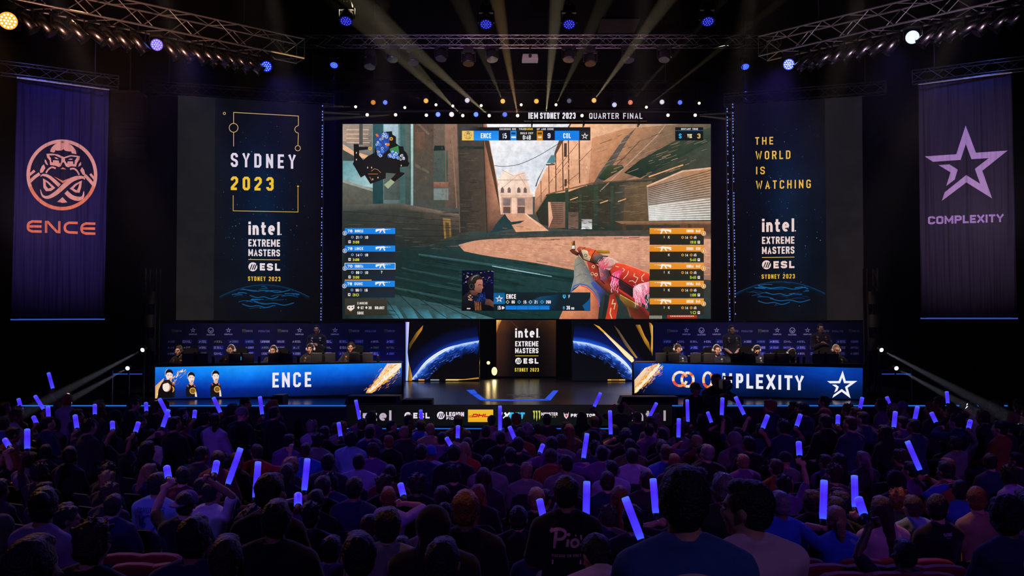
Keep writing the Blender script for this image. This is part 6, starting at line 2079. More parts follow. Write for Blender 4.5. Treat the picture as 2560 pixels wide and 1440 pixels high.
def remesh(mb, voxel, smooth_it=3, name='body', wr=0.0, wscale=9.0, seed=0.0):
    me = mb.mesh(name, True, True)
    o = bpy.data.objects.new('tmp', me)
    TMP.objects.link(o)
    md = o.modifiers.new('r', 'REMESH')
    md.mode = 'VOXEL'
    md.voxel_size = voxel
    sm = o.modifiers.new('s', 'SMOOTH')
    sm.iterations = smooth_it
    sm.factor = 0.5
    BVL.update()
    dg = BVL.depsgraph
    out = bpy.data.meshes.new_from_object(o.evaluated_get(dg))
    out.name = name
    bpy.data.objects.remove(o)
    bpy.data.meshes.remove(me)
    if wr:
        for v in out.vertices:
            p = v.co
            k = noise.noise(V((p.x * wscale, p.y * wscale, p.z * wscale * .6 + seed))) + .5 * noise.noise(V((p.x * wscale * 2.3, p.y * wscale * 2.3 + seed, p.z * wscale * 2.3)))
            v.co = p + v.normal * (k * wr)
    out.polygons.foreach_set('use_smooth', [True] * len(out.polygons))
    out.update()
    return out


def ik(s, t, a, b, pole):
    """elbow for a two-bone limb from s to t"""
    d = t - s
    L = min(d.length, (a + b) * 0.995)
    d = d.normalized()
    x = (a * a - b * b + L * L) / (2 * L)
    h = math.sqrt(max(a * a - x * x, 0))
    p = pole - d * pole.dot(d)
    if p.length < 1e-5:
        p = V((0, 0, -1))
    return s + d * x + p.normalized() * h, s + d * L


def hand(mb, wrist, dirv, up, side, mode='relax', grip=None, k=1.0):
    """palm, four unequal fingers and a thumb; 'grip' closes them round an axis"""
    d = V(dirv).normalized()
    u = V(up)
    u = (u - d * u.dot(d)).normalized()          # back of the hand
    s = d.cross(u) * side                        # towards the thumb
    wrist = V(wrist)
    rot = Matrix((s, d, u)).transposed()
    palm = wrist + d * .05 * k
    mb.ell(palm, (.040 * k, .052 * k, .018 * k), rot, 10, 7)
    mb.capsule([wrist - d * .02 * k, palm], [.026 * k, .028 * k], 8)
    lens = (.066, .078, .073, .058)
    for i in range(4):
        o = (1.5 - i) * .0195 * k
        b = wrist + d * .092 * k + s * o
        L = lens[i] * k
        if mode == 'grip':
            c1, c2, c3 = 75, 150, 215
        elif mode == 'open':
            c1, c2, c3 = 4, 10, 16
        else:
            c1, c2, c3 = 22, 48, 70

        def dv(a):
            return d * math.cos(R(a)) - u * math.sin(R(a))
        spread = s * ((1.5 - i) * (.10 if mode == 'open' else .02))
        p1 = b + (dv(c1) + spread) * L * .45
        p2 = p1 + (dv(c2) + spread) * L * .32
        p3 = p2 + dv(c3) * L * .24
        mb.capsule([b - d * .02 * k, b, p1, p2, p3], [.0105 * k, .0105 * k, .010 * k, .009 * k, .008 * k], 7)
    tb = wrist + d * .03 * k + s * .032 * k
    if mode == 'grip':
        t1 = tb + (s * .3 + d * .5 - u * .8).normalized() * .04 * k
        t2 = t1 + (d * .3 - u * .5 - s * .6).normalized() * .035 * k
    else:
        t1 = tb + (s * .75 + d * .6 - u * .2).normalized() * .04 * k
        t2 = t1 + (s * .25 + d * .9 - u * .2).normalized() * .032 * k
    mb.capsule([tb - s * .012 * k, t1, t2], [.014 * k, .012 * k, .0095 * k], 7)


DEF = dict(stand=False, lean=4.0, yaw=0.0, nod=0.0, tilt=0.0, L=None, Rr=None, lm='relax', rm='relax', lg=None, rg=None, build=1.0, legs=True, top='tee', twist=0.0)


def person_meshes(voxel=.014, want=('body', 'top', 'trousers'), **kw):
    """facing +Y, origin on the floor under the pelvis; returns meshes and the head's matrix"""
    p = dict(DEF)
    p.update(kw)
    st = p['stand']
    w = p['build']
    pz = .93 if st else .54
    pel = V((0, 0, pz))
    M = Matrix.Translation(pel) @ Euler((R(p['lean']) * (-1), 0, R(p['twist']))).to_matrix().to_4x4()

    def T(x, y, z):
        return M @ V((x, y, z))
    # torso rings (height above pelvis, half width, half depth, forward)
    RING = [(-.10, .135 * w, .105 * w, 0), (-.04, .165 * w, .125 * w, 0), (.04, .160 * w, .118 * w, 0), (.16, .140 * w, .102 * w, .01), (.27, .155 * w, .112 * w, .01), (.36, .172 * w, .118 * w, 0), (.42, .170 * w, .105 * w, -.01), (.455, .125 * w, .085, -.015), (.485, .070, .064, -.015)]

    def torso(mb, g=0.0, lo=0, hi=9):
        pts = [T(0, r[3], r[0]) for r in RING[lo:hi]]
        mb.tube(pts, [(r[1] + g, r[2] + g) for r in RING[lo:hi]], 18, up=M.to_3x3() @ V((0, 1, 0)))
        for s in (-1, 1):
            mb.ell(T(s * .165 * w, -.01, .405), (.062 * w + g, .066 + g, .060 + g))
            mb.capsule([T(s * .05, -.02, .475), T(s * .15 * w, -.015, .425)], [.045 + g, .05 + g], 10)
    neck0 = T(0, -.015, .46)
    HM = Matrix.Translation(T(0, -.005, .53)) @ Euler((-R(p['nod']), R(p['tilt']), R(p['yaw'])), 'XYZ').to_matrix().to_4x4() @ Matrix.Translation(V((0, .018, .085)))
    H = lambda x, y, z: HM @ V((x, y, z))
    Hr = HM.to_3x3()
    arms = {}
    for s, key in ((-1, 'L'), (1, 'Rr')):
        sh = T(s * .185 * w, -.01, .40)
        tgt = p[key]
        if tgt is None:
            tgt = V((s * .10, .30, pz + .10)) if not st else V((s * .26, .06, .80))
        tgt = V(tgt)
        up = tgt.z > sh.z + .1
        pole = V((s * .8, .25, -.3)) if up else V((s * .75, -.6, -.5))
        el, wr = ik(sh, tgt, .285, .245, pole)
        arms[s] = (sh, el, wr)
    res = {}
    if 'body' in want:
        b = MB()
        torso(b)
        b.capsule([neck0, T(0, -.005, .54), H(0, -.02, -.07)], [.060, .054, .056], 12)
        # head: skull, jaw, face
        b.ell(H(0, -.012, .03), (.074, .094, .090), Hr, 16, 12)
        b.ell(H(0, .022, -.035), (.058, .070, .076), Hr, 14, 10)
        b.ell(H(0, .066, -.088), (.026, .022, .020), Hr, 10, 7)
        b.capsule([H(0, .090, .018), H(0, .108, -.022)], [.010, .0145], 8)
        b.ell(H(0, .096, -.028), (.017, .011, .009), Hr, 8, 6)
        b.ell(H(0, .083, .030), (.052, .012, .011), Hr, 10, 6)
        b.ell(H(0, .084, -.056), (.024, .010, .007), Hr, 8, 6)
        for s in (-1, 1):
            b.ell(H(s * .077, -.010, -.002), (.010, .020, .032), Hr, 8, 7)
            b.ell(H(s * .045, .068, -.018), (.022, .018, .020), Hr, 8, 6)
        for s in (-1, 1):
            sh, el, wr = arms[s]
            b.capsule([sh, sh.lerp(el, .35), el, el.lerp(wr, .3), wr], [.052 * w, .048 * w, .038, .040, .026], 10)
            d = (wr - el).normalized()
            mode = p['lm' if s < 0 else 'rm']
            g = p['lg' if s < 0 else 'rg']
            if g is not None:
                ax = V(g).normalized()
                # palm turned so that the fingers close round the held stick
                dd = (V((0, .55, .25)) + d * .6)
                dd = (dd - ax * dd.dot(ax)).normalized()
                upv = dd.cross(ax) * s
                hand(b, wr - dd * .01, dd, upv, -s, 'grip', None, .95)
            else:
                hand(b, wr, d + V((0, .0, -.1)), V((0, -.3, 1)) if d.z < .5 else V((0, -1, 0)), -s, mode)
        for s in (-1, 1):
            hip = T(s * .088, 0, -.02)
            if st:
                kn, an = V((s * .10, .02, .50)), V((s * .11, -.03, .09))
            else:
                kn, an = V((s * .13, .43, .50)), V((s * .13, .40, .09))
            b.capsule([hip, hip.lerp(kn, .5), kn, kn.lerp(an, .35), an], [.085 * w, .072 * w, .053, .054, .036], 10)
            b.capsule([an + V((0, -.03, -.04)), an + V((0, .16, -.055))], [.035, .03], 8)
        res['body'] = remesh(b, voxel, 2, 'body')
    if 'top' in want:
        t = MB()
        kind = p['top']
        g = .016 if kind != 'hoodie' else .026
        torso(t, g, 0, 8)
        for s in (-1, 1):
            sh, el, wr = arms[s]
            if kind == 'tee':
                t.capsule([sh, sh.lerp(el, .4), sh.lerp(el, .82)], [.060 * w, .060 * w, .058], 10)
            else:
                gg = .066 if kind == 'hoodie' else .060
                t.capsule([sh, sh.lerp(el, .45), el, el.lerp(wr, .4), el.lerp(wr, .92)], [gg * w, gg * w, .054, .052, .040], 10)
        t.ell(T(0, -.048, .445), (.080 + g * .5, .058, .052), M.to_3x3(), 14, 9)
        cr = [T(.074 * math.cos(k * PI / 8), -.018 + .070 * math.sin(k * PI / 8), .484 - .018 * math.sin(k * PI / 8)) for k in range(17)]
        t.tube(cr, .016, 8)
        if kind == 'hoodie':
            t.ell(T(0, -.095, .43), (.105, .055, .085), M.to_3x3(), 14, 9)
            t.capsule([T(-.09, -.03, .465), T(0, -.10, .495), T(.09, -.03, .465)], [.035, .045, .035], 10)
        elif kind == 'collar':
            t.capsule([T(-.055, .03, .475), T(-.062, -.05, .485), T(0, -.082, .49), T(.062, -.05, .485), T(.055, .03, .475)], .018, 8)
        res['top'] = remesh(t, voxel * 1.15, 2, 'top', .006 if kind == 'hoodie' else .0045, 8.0, random.random() * 20)
    if 'trousers' in want:
        t = MB()
        t.tube([T(0, r[3], r[0]) for r in RING[0:3]], [(r[1] + .01, r[2] + .01) for r in RING[0:3]], 14, up=M.to_3x3() @ V((0, 1, 0)))
        for s in (-1, 1):
            hip = T(s * .088, 0, -.02)
            if st:
                kn, an = V((s * .10, .02, .50)), V((s * .11, -.03, .09))
            else:
                kn, an = V((s * .13, .43, .50)), V((s * .13, .40, .09))
            t.capsule([hip, hip.lerp(kn, .5), kn, kn.lerp(an, .4), an], [.096 * w, .083 * w, .066, .066, .058], 10)
        res['trousers'] = remesh(t, .024, 1, 'trousers', .004, 8)
    res['head'] = HM
    res['arms'] = arms
    return res


def hair_mesh(style, seed=0):
    """in head space: origin at the head centre, +Y the face"""
    h = MB()
    wr, ws = .005, 26
    vox = .0085
    if style in ('short', 'buzz', 'messy', 'curly', 'pony', 'long', 'bun'):
        k = {'short': .010, 'buzz': .004, 'messy': .014, 'curly': .024, 'pony': .008, 'long': .012, 'bun': .010}[style]
        h.ell((0, -.024, .040), (.074 + k, .088 + k, .082 + k), None, 18, 12)
        h.ell((0, -.046, -.012), (.066 + k * .8, .058 + k, .066), None, 16, 10)
        h.ell((0, .028, .097), (.058, .040 + k, .026 + k * .6), None, 12, 8)
        wr, ws = {'short': (.005, 34), 'buzz': (.0012, 60), 'messy': (.011, 30), 'curly': (.012, 38), 'pony': (.004, 30), 'long': (.006, 26), 'bun': (.006, 30)}[style]
        if style == 'long':
            h.capsule([(0, -.055, .02), (0, -.075, -.10), (0, -.105, -.22), (0, -.115, -.34)], [.085, .092, .088, .050], 14, .55)
            for s in (-1, 1):
                h.capsule([(s * .066, -.01, .03), (s * .074, -.02, -.08), (s * .075, -.05, -.20)], [.030, .034, .022], 8)
        if style == 'pony':
            h.capsule([(0, -.105, .02), (0, -.14, -.02), (0, -.135, -.12), (0, -.125, -.20)], [.028, .038, .032, .012], 10)
        if style == 'bun':
            h.ell((0, -.115, .075), (.048, .044, .046), None, 12, 8)
        if style == 'messy':
            rr = random.Random(seed)
            for _ in range(14):
                a, e = rr.uniform(-PI, PI), rr.uniform(.3, 1.3)
                d = V((math.cos(a) * math.cos(e), math.sin(a) * math.cos(e), math.sin(e)))
                c = V((0, -.02, .045))
                h.capsule([c + d * .07, c + d * .105 + V((0, 0, .006))], [.024, .010], 6)
        m = remesh(h, vox, 2, 'hair', wr, ws, seed * 1.7)
    elif style == 'cap':
        h.ell((0, -.012, .052), (.086, .104, .078), None, 18, 12)
        h.tube([(0, -.012, .020), (0, -.012, .048)], [(.088, .106), (.088, .106)], 20, up=(0, 1, 0))
        pts = [(-.062, .075, .030), (0, .095, .036), (.062, .075, .030)]
        h.prism([(-.070, .0), (-.066, .060), (-.04, .095), (0, .108), (.04, .095), (.066, .060), (.070, .0)], (0, .066, .026), (1, 0, 0), (0, 1, -.12), (0, .12, 1), .012)
        h.ell((0, -.012, .130), (.010, .010, .006), None, 8, 5)
        m = remesh(h, .008, 1, 'cap')
    elif style == 'beanie':
        h.ell((0, -.014, .048), (.088, .104, .088), None, 18, 12)
        h.tube([(0, -.012, .004), (0, -.012, .040)], [(.090, .107), (.092, .109)], 20, up=(0, 1, 0))
        m = remesh(h, .009, 1, 'beanie', .0025, 60)
    elif style == 'hood':
        h.ell((0, -.030, .030), (.105, .112, .118), None, 18, 12)
        h.capsule([(0, -.06, -.04), (0, -.06, -.15)], [.095, .120], 14, .9)
        m = remesh(h, .011, 2, 'hood', .005, 12)
    return m


SKIN = [mat('skin_a', hexc('#b98a72'), .55, var=.08, scale=12), mat('skin_b', hexc('#9c6f58'), .55, var=.08, scale=12), mat('skin_c', hexc('#c99a84'), .55, var=.08, scale=12), mat('skin_d', hexc('#6f4a38'), .55, var=.08, scale=12)]
HAIRC = {'dark': mat('hair_dark', (.010, .008, .008), .5, var=.5, scale=90, bump=.8, spec=.5), 'brown': mat('hair_brown', (.045, .024, .014), .5, var=.5, scale=90, bump=.8, spec=.5), 'ginger': mat('hair_ginger', (.22, .075, .022), .5, var=.4, scale=90, bump=.8, spec=.5),
         'fair': mat('hair_fair', (.30, .19, .09), .5, var=.4, scale=90, bump=.8, spec=.5), 'grey': mat('hair_grey', (.16, .15, .15), .45, var=.4, scale=60, bump=.5), 'black': mat('hair_black', (.006, .005, .006), .5, var=.5, scale=90, bump=.8, spec=.5)}


def cloth_mat(n, c):
    return mat('cloth_' + n, hexc(c) if isinstance(c, str) else c, .85, var=.18, scale=14, bump=.25, sheen=.15, spec=.2)


CLOTH = {'black': cloth_mat('black', (.010, .010, .012)), 'charcoal': cloth_mat('charcoal', (.030, .029, .034)), 'navy': cloth_mat('navy', (.020, .026, .085)), 'blue': cloth_mat('blue', (.035, .11, .55)), 'light blue': cloth_mat('light_blue', (.22, .36, .62)),
         'grey': cloth_mat('grey', (.17, .165, .18)), 'white': cloth_mat('white', (.62, .60, .62)), 'maroon': cloth_mat('maroon', (.12, .018, .028)), 'red': cloth_mat('red', (.40, .030, .025)), 'purple': cloth_mat('purple', (.15, .06, .24)),
         'lavender': cloth_mat('lavender', (.34, .28, .52)), 'tan': cloth_mat('tan', (.34, .25, .17)), 'olive': cloth_mat('olive', (.09, .085, .045)), 'rust': cloth_mat('rust', (.26, .075, .030)), 'pink': cloth_mat('pink', (.55, .36, .40)), 'teal': cloth_mat('teal', (.04, .09, .22))}
JEANS = mat('trouser_cloth', (.020, .022, .035), .85, var=.2, scale=20)
CAPM = {k: CLOTH[k] for k in CLOTH}

# shared seated bodies: pose x kind of top
PROTO = {}
POSES = [dict(lean=3, yaw=0, nod=0), dict(lean=-2, yaw=14, nod=-3, tilt=3), dict(lean=9, yaw=-14, nod=4, tilt=-3), dict(lean=14, yaw=4, nod=8), dict(lean=2, yaw=42, nod=0), dict(lean=2, yaw=-42, nod=0), dict(lean=52, yaw=20, nod=35)]
for i, ps in enumerate(POSES):
    for j, tp in enumerate(('tee', 'hoodie', 'collar') if i < 6 else ('tee',)):
        q = person_meshes(.016, ('body', 'top', 'trousers') if i == 0 else ('body', 'top'), top=tp, build=(1.0, 1.07, .94)[(i + j) % 3], L=(-.09, .30, .63), Rr=(.09, .31, .63), **ps)
        PROTO[(i, tp)] = q
TROU = PROTO[(0, 'tee')]['trousers']
HAIR = {}
for st in ('short', 'buzz', 'messy', 'curly', 'pony', 'long', 'bun', 'cap', 'beanie', 'hood'):
    for k in range(2 if st in ('short', 'messy', 'long') else 1):
        HAIR[(st, k)] = hair_mesh(st, k + 1)
for (st, k), me in HAIR.items():
    me.materials.append(CLOTH['charcoal'] if st in ('cap', 'beanie', 'hood') else HAIRC['dark'])
for q in PROTO.values():
    q['body'].materials.append(SKIN[0])
    q['top'].materials.append(CLOTH['black'])
    if 'trousers' in q:
        q['trousers'].materials.append(JEANS)


def slot(o, m):
    o.material_slots[0].link = 'OBJECT'
    o.material_slots[0].material = m


def add_person(loc, rot, q, skin, hair, hairc, top, scale=1.0, label=None, group=None, legs=True, extra=None):
    """the body is the person; clothes and hair hang on it"""
    for k in ('body', 'top', 'trousers'):
        if k in q and not q[k].materials:
            q[k].materials.append(JEANS)
    b = bpy.data.objects.new('person', q['body'])
    COL.objects.link(b)
    b.location = loc
    b.rotation_euler = (0, 0, rot)
    b.scale = (scale,) * 3
    slot(b, skin)
    tag(b, label, 'person', group)
    t = bpy.data.objects.new({'hoodie': 'hoodie', 'collar': 'polo_shirt'}.get(q.get('kind'), 'shirt'), q['top'])
    COL.objects.link(t)
    t.parent = b
    slot(t, top)
    if legs:
        l = bpy.data.objects.new('trousers', q.get('trousers', TROU))
        COL.objects.link(l)
        l.parent = b
    if hair:
        h = bpy.data.objects.new({'cap': 'baseball_cap', 'beanie': 'beanie', 'hood': 'hood'}.get(hair[0], 'hair'), HAIR[hair])
        COL.objects.link(h)
        h.parent = b
        m = q['head'].copy()
        if hair[0] == 'cap' and extra == 'back':
            m = m @ Matrix.Rotation(R(155), 4, 'Z')
        h.matrix_local = m
        slot(h, hairc)
        if hair[0] in ('cap',):
            h2 = bpy.data.objects.new('hair', HAIR[('buzz', 0)])
            COL.objects.link(h2)
            h2.parent = b
            h2.matrix_local = q['head']
    return b


for k, q in PROTO.items():
    q['kind'] = k[1]


# ------------------------------------------------------------------ the crowd
ONES = ['', 'first', 'second', 'third', 'fourth', 'fifth', 'sixth', 'seventh', 'eighth', 'ninth', 'tenth', 'eleventh', 'twelfth', 'thirteenth', 'fourteenth', 'fifteenth', 'sixteenth', 'seventeenth', 'eighteenth', 'nineteenth', 'twentieth']


def ordw(n):
    if n <= 20:
        return ONES[n]
    t = {2: 'twent', 3: 'thirt', 4: 'fort', 5: 'fift'}[n // 10]
    return t + 'ieth' if n % 10 == 0 else t + 'y-' + ONES[n % 10]


HT = 1.275          # seated head top above the seat's floor
rc = random.Random(77)
CROWD = []          # dicts: x, y, z (floor), s, hair, hc, top, col, label, pose, stick


def depth_for(yt, z, s):
    return FPX * (HC - z - HT * s) / (yt - 826.0)


def hp(px, yt, z=0.0, s=1.0, hair='short', hc='dark', top='tee', col='black', label=None, pose=None, turn=None, extra=None, stand=False, reach=None):
    d = depth_for(yt, z, s)
    p = at(px, yt, d)
    CROWD.append(dict(x=p.x, y=d - .03, z=z, s=s, hair=hair, hc=hc, top=top, col=col, label=label, pose=pose, turn=turn, extra=extra, hand=True, stand=stand, reach=reach))


# rear tier, nearest the camera
hp(1709, 1167, 1.0, 1.10, 'short', 'black', 'tee', 'teal', 'largest foreground person, black short hair, dark blue-green tee with an arc print at the back', 0, 0.0)
hp(1874, 1200, 1.0, 1.0, 'short', 'black', 'tee', 'pink', 'person in pale pinkish shirt right beside the largest foreground head, face turned left', 4, .25)
hp(1415, 1190, .65, 1.0, 'short', 'black', 'tee', 'black', 'person in black tee with a pink brush-script print across the back', 0, 0.0)
hp(1801, 1180, .65, .97, 'short', 'grey', 'tee', 'charcoal', 'grey-haired person partly hidden between the two largest foreground heads', 1, .1)
hp(1164, 1226, .65, 1.0, 'short', 'ginger', 'tee', 'black', 'ginger-haired person in black, head crown lit orange, right of the grey hoodie', 0, 0.0)
hp(970, 1268, .65, .95, 'short', 'black', 'hoodie', 'grey', 'black-haired person in grey hoodie at the bottom, left of the ginger head', 0, 0.0)
hp(897, 1324, .65, 1.0, 'short', 'black', 'tee', 'black', 'black-haired foreground person at the bottom edge left of the grey hoodie', 1, 0.1)
hp(1105, 1344, .65, 1.0, 'short', 'dark', 'tee', 'black', 'dark foreground head at the bottom edge below the ginger-haired person', 0, -.1)
hp(1085, 1268, .65, .98, 'hood', 'black', 'hoodie', 'black', 'person with black hood up between the grey hoodie and the ginger head', 0, 0.0)
hp(666, 1186, .65, 1.06, 'short', 'black', 'tee', 'black', 'broad black-haired person behind two tall sticks, left of centre', 2, -.1)
hp(696, 1245, .65, 1.0, 'short', 'black', 'tee', 'black', 'black-haired foreground person with wide black shoulders left of centre, knee beside', 1, -.1)
hp(573, 1330, .65, 1.0, 'buzz', 'brown', 'tee', 'charcoal', 'round brown-haired foreground head near the bottom, right of the red empty seats', 1, -.1)
hp(486, 1291, .65, 1.0, 'short', 'black', 'tee', 'navy', 'dark foreground head directly behind the purple baseball cap', 0, -.05)
hp(245, 1296, .65, 1.0, 'messy', 'brown', 'tee', 'black', 'tousled brown-haired foreground person with blue glints, above the red empty seats', 1, -.25)
hp(111, 1218, .65, 1.0, 'bun', 'dark', 'collar', 'lavender', 'dark bun-haired person in lilac shirt in profile at the lower left edge', 4, -.35)
hp(80, 1338, 1.0, .98, 'buzz', 'black', 'tee', 'black', 'big dark blurred head and shoulder filling the bottom left corner', 0, 0)
hp(2514, 1242, .65, 1.0, 'curly', 'black', 'tee', 'navy', 'curly black-haired person in navy tee with pale lettering at the lower right', 5, .25)
hp(2592, 1236, .65, 1.0, 'curly', 'black', 'tee', 'black', 'dark person cut by the right picture edge beside the navy tee', 0, .3)
# level floor, near rows
hp(392, 1181, 0, 1.10, 'short', 'dark', 'tee', 'light blue', 'person in light blue tee with printed block lettering across the shoulders', 0, -.15)
hp(469, 1223, 0, 1.10, 'cap', 'purple', 'tee', 'black', 'person in purple baseball cap worn backwards and black tee', 1, -.1, 'back')
hp(521, 1204, 0, 1.05, 'short', 'dark', 'tee', 'white', 'person in white tee glowing blue, right of the purple baseball cap', 2, -.15)
hp(290, 1232, 0, 1.0, 'short', 'dark', 'tee', 'navy', 'dark-haired person in navy jersey with a small round print, left of the lettered tee', 1, -.25)
hp(275, 1207, 0, 1.0, 'messy', 'brown', 'tee', 'charcoal', 'person with swept hair and glasses in profile behind the navy jersey', 4, -.35)
hp(458, 1166, 0, 1.0, 'short', 'dark', 'tee', 'maroon', 'dark-haired person in maroon tee just above the purple baseball cap', 4, -.2)
hp(545, 1126, 0, 1.06, 'short', 'brown', 'hoodie', 'maroon', 'brown-haired person in maroon hoodie holding up the tall leaning stick', 4, -.2)
hp(175, 1115, 0, 1.08, 'short', 'dark', 'hoodie', 'black', 'tall dark person in black hoodie in profile looking down at a phone', 4, -.4)
hp(115, 1110, 0, 1.0, 'short', 'dark', 'collar', 'black', 'person in black collar shirt with pale neck, left of the tall black hoodie', 4, -.4)
hp(70, 1129, 0, 1.0, 'short', 'dark', 'tee', 'grey', 'person in grey tee in profile below a tall upright stick at the left', 4, -.4)
hp(333, 1089, 0, 1.06, 'short', 'dark', 'tee', 'black', 'broad person in plain black tee in the left block', 1, -.3)
hp(789, 1223, 0, 1.0, 'short', 'dark', 'tee', 'black', 'person with blue-lit nape and black tee, left of centre near the bottom', 0, -.1)
hp(886, 1192, 0, 1.07, 'short', 'dark', 'tee', 'navy', 'wide-shouldered person in navy tee with two lines of small print', 0, -.05)
hp(971, 1213, 0, 1.0, 'buzz', 'ginger', 'tee', 'lavender', 'person with cropped ginger hair lit orange and lilac top, centre left', 1, -.05)  # ginger stands for orange light on brown hair
hp(1043, 1185, 0, 1.02, 'messy', 'dark', 'tee', 'black', 'spiky-haired person in black tee just left of picture centre', 0, 0)
hp(959, 1188, 0, 1.0, 'messy', 'brown', 'tee', 'black', 'brown tousled head behind the cropped ginger head', 2, 0)
hp(975, 1159, 0, 1.0, 'buzz', 'dark', 'tee', 'maroon', 'close-cropped person with red collar behind the tousled brown head', 1, 0)
hp(1135, 1162, 0, 1.0, 'messy', 'dark', 'tee', 'black', 'person with spiked blue-tipped hair and black tee near the centre', 0, 0)
hp(1209, 1169, 0, 1.0, 'long', 'brown', 'tee', 'charcoal', 'long brown-haired person near the centre aisle', 0, 0)
hp(1195, 1211, 0, .97, 'long', 'ginger', 'tee', 'black', 'long ginger-haired person near the centre aisle', 2, 0)
hp(1105, 1212, 0, 1.0, 'short', 'dark', 'tee', 'black', 'person holding a phone, just left of the tall ginger head', 1, 0)
hp(897, 1133, 0, 1.0, 'buzz', 'dark', 'hoodie', 'lavender', 'cropped person in lilac hoodie with a pale strap, left of centre', 0, -.05)
hp(1053, 1110, 0, 1.05, 'short', 'dark', 'hoodie', 'navy', 'dark-haired person in navy hoodie with black hood down, near centre', 0, 0)
hp(1076, 1113, 0, 1.0, 'beanie', 'blue', 'hoodie', 'lavender', 'person in blue beanie and bright lilac pullover', 0, 0)
hp(1135, 1111, 0, 1.08, 'short', 'black', 'hoodie', 'black', 'large person in black hoodie right of the blue beanie', 0, 0)
hp(1161, 1105, 0, 1.0, 'long', 'fair', 'tee', 'red', 'long fair-haired person in red top near the centre', 0, 0)
hp(1219, 1137, 0, 1.0, 'short', 'dark', 'hoodie', 'grey', 'person in grey hoodie left of the centre aisle', 0, 0)
hp(820, 1134, 0, 1.03, 'short', 'dark', 'hoodie', 'charcoal', 'person in charcoal hoodie in the left centre of the crowd', 0, -.1)
hp(723, 1145, 0, 1.0, 'curly', 'fair', 'tee', 'charcoal', 'curly fair-haired person left of the tall upright stick', 2, -.15)
hp(763, 1107, 0, 1.0, 'buzz', 'brown', 'hoodie', 'blue', 'cropped person with red-lit crown and blue hoodie', 0, -.1)
hp(1341, 1218, 0, 1.05, 'short', 'fair', 'tee', 'black', 'fair brown-haired person in black tee with a red patch, right of centre', 0, .05)
hp(1518, 1178, 0, 1.02, 'short', 'brown', 'collar', 'navy', 'brown-haired person in navy shirt with pale collar', 0, .05)
hp(1549, 1214, 0, 1.0, 'long', 'ginger', 'tee', 'black', 'long ginger-haired person right of the tall wide stick', 0, .05)
hp(1582, 1261, 0, 1.10, 'short', 'black', 'tee', 'black', 'dark head behind the leaning wide stick at the bottom right of centre', 0, .05)
hp(1613, 1174, 0, 1.0, 'short', 'brown', 'tee', 'charcoal', 'brown-haired person just left of the largest foreground head', 1, .1)
hp(1379, 1091, 0, 1.08, 'short', 'dark', 'hoodie', 'purple', 'person in purple hoodie with hood down, right of centre', 0, 0)
hp(1662, 1110, 0, 1.04, 'short', 'brown', 'tee', 'blue', 'person in blue tee right of centre', 1, .1)
hp(1686, 1133, 0, 1.0, 'buzz', 'ginger', 'tee', 'charcoal', 'cropped reddish head just above the largest foreground head', 0, .1)
hp(1580, 1120, 0, 1.02, 'short', 'dark', 'hoodie', 'lavender', 'dark-haired person in pale lilac hoodie right of centre', 0, .1)
hp(1953, 1226, 0, 1.10, 'buzz', 'grey', 'tee', 'blue', 'balding person in blue tee right of the pale pinkish shirt', 0, .2)
hp(2102, 1265, 0, 1.02, 'pony', 'fair', 'tee', 'blue', 'fair ponytailed person in blue tee at the lower right', 2, .15)
hp(2205, 1240, 0, 1.08, 'long', 'brown', 'tee', 'pink', 'very long brown-haired person in dusky pink top, right of the ponytail', 0, .15)
hp(2245, 1221, 0, 1.0, 'messy', 'ginger', 'tee', 'grey', 'wavy ginger-haired person behind the very long brown hair', 5, .25)
hp(2283, 1237, 0, 1.0, 'short', 'brown', 'hoodie', 'light blue', 'brown-haired person in pale blue hoodie right of the very long hair', 0, .2)
hp(2342, 1235, 0, 1.10, 'short', 'black', 'tee', 'black', 'dark person in black tee with small white print and olive scarf', 5, .25)
hp(2441, 1216, 0, 1.08, 'short', 'ginger', 'tee', 'tan', 'ginger-brown-haired person in tan shirt at the right, head turned left', 5, .3)
hp(2366, 1152, 0, 1.04, 'short', 'dark', 'tee', 'rust', 'person in rust orange tee at the right', 0, .3)
hp(2024, 1225, 0, .98, 'curly', 'brown', 'tee', 'black', 'curly brown head left of the tall glowing stick at the right', 1, .2)
hp(2094, 1228, 0, .98, 'curly', 'dark', 'tee', 'black', 'curly dark head behind the fair ponytail', 1, .2)
hp(2099, 1133, 0, 1.03, 'long', 'black', 'hoodie', 'black', 'long black-haired person in black jacket with a white patch', 0, .25)
hp(2390, 1090, 0, 1.03, 'short', 'dark', 'hoodie', 'grey', 'person in grey hoodie in the right block', 0, .35)
hp(2475, 1133, 0, 1.0, 'short', 'dark', 'collar', 'navy', 'person in navy shirt with pale collar in profile at the far right', 5, .35)
hp(2240, 1178, 0, 1.0, 'hood', 'black', 'hoodie', 'black', 'black hooded person in the right block', 0, .25)
# recognisable heads further off
hp(170, 983, .3, 1.12, 'buzz', 'ginger', 'tee', 'lavender', 'cropped orange-lit head and lilac shirt under the left light beams', 4, -.45)
hp(45, 1016, .3, 1.0, 'messy', 'fair', 'tee', 'black', 'fair-haired person lit orange at the far left edge', 4, -.5)
hp(378, 1072, .0, 1.05, 'short', 'dark', 'tee', 'white', 'person in white tee with arm bent up holding a stick, left block', 4, -.35)
hp(502, 1042, .0, 1.05, 'short', 'dark', 'tee', 'blue', 'person in blue tee with a dark shoulder strap, left block', 4, -.25)
hp(465, 1040, .0, 1.0, 'short', 'dark', 'hoodie', 'lavender', 'person in lilac hoodie left of the blue tee with strap', 4, -.3)
hp(139, 1046, .0, 1.0, 'short', 'dark', 'tee', 'grey', 'person in pale grey tee with glasses in profile, left block', 4, -.45)
hp(130, 1080, .0, 1.0, 'short', 'dark', 'tee', 'white', 'person in white tee glowing violet, left block', 4, -.4)
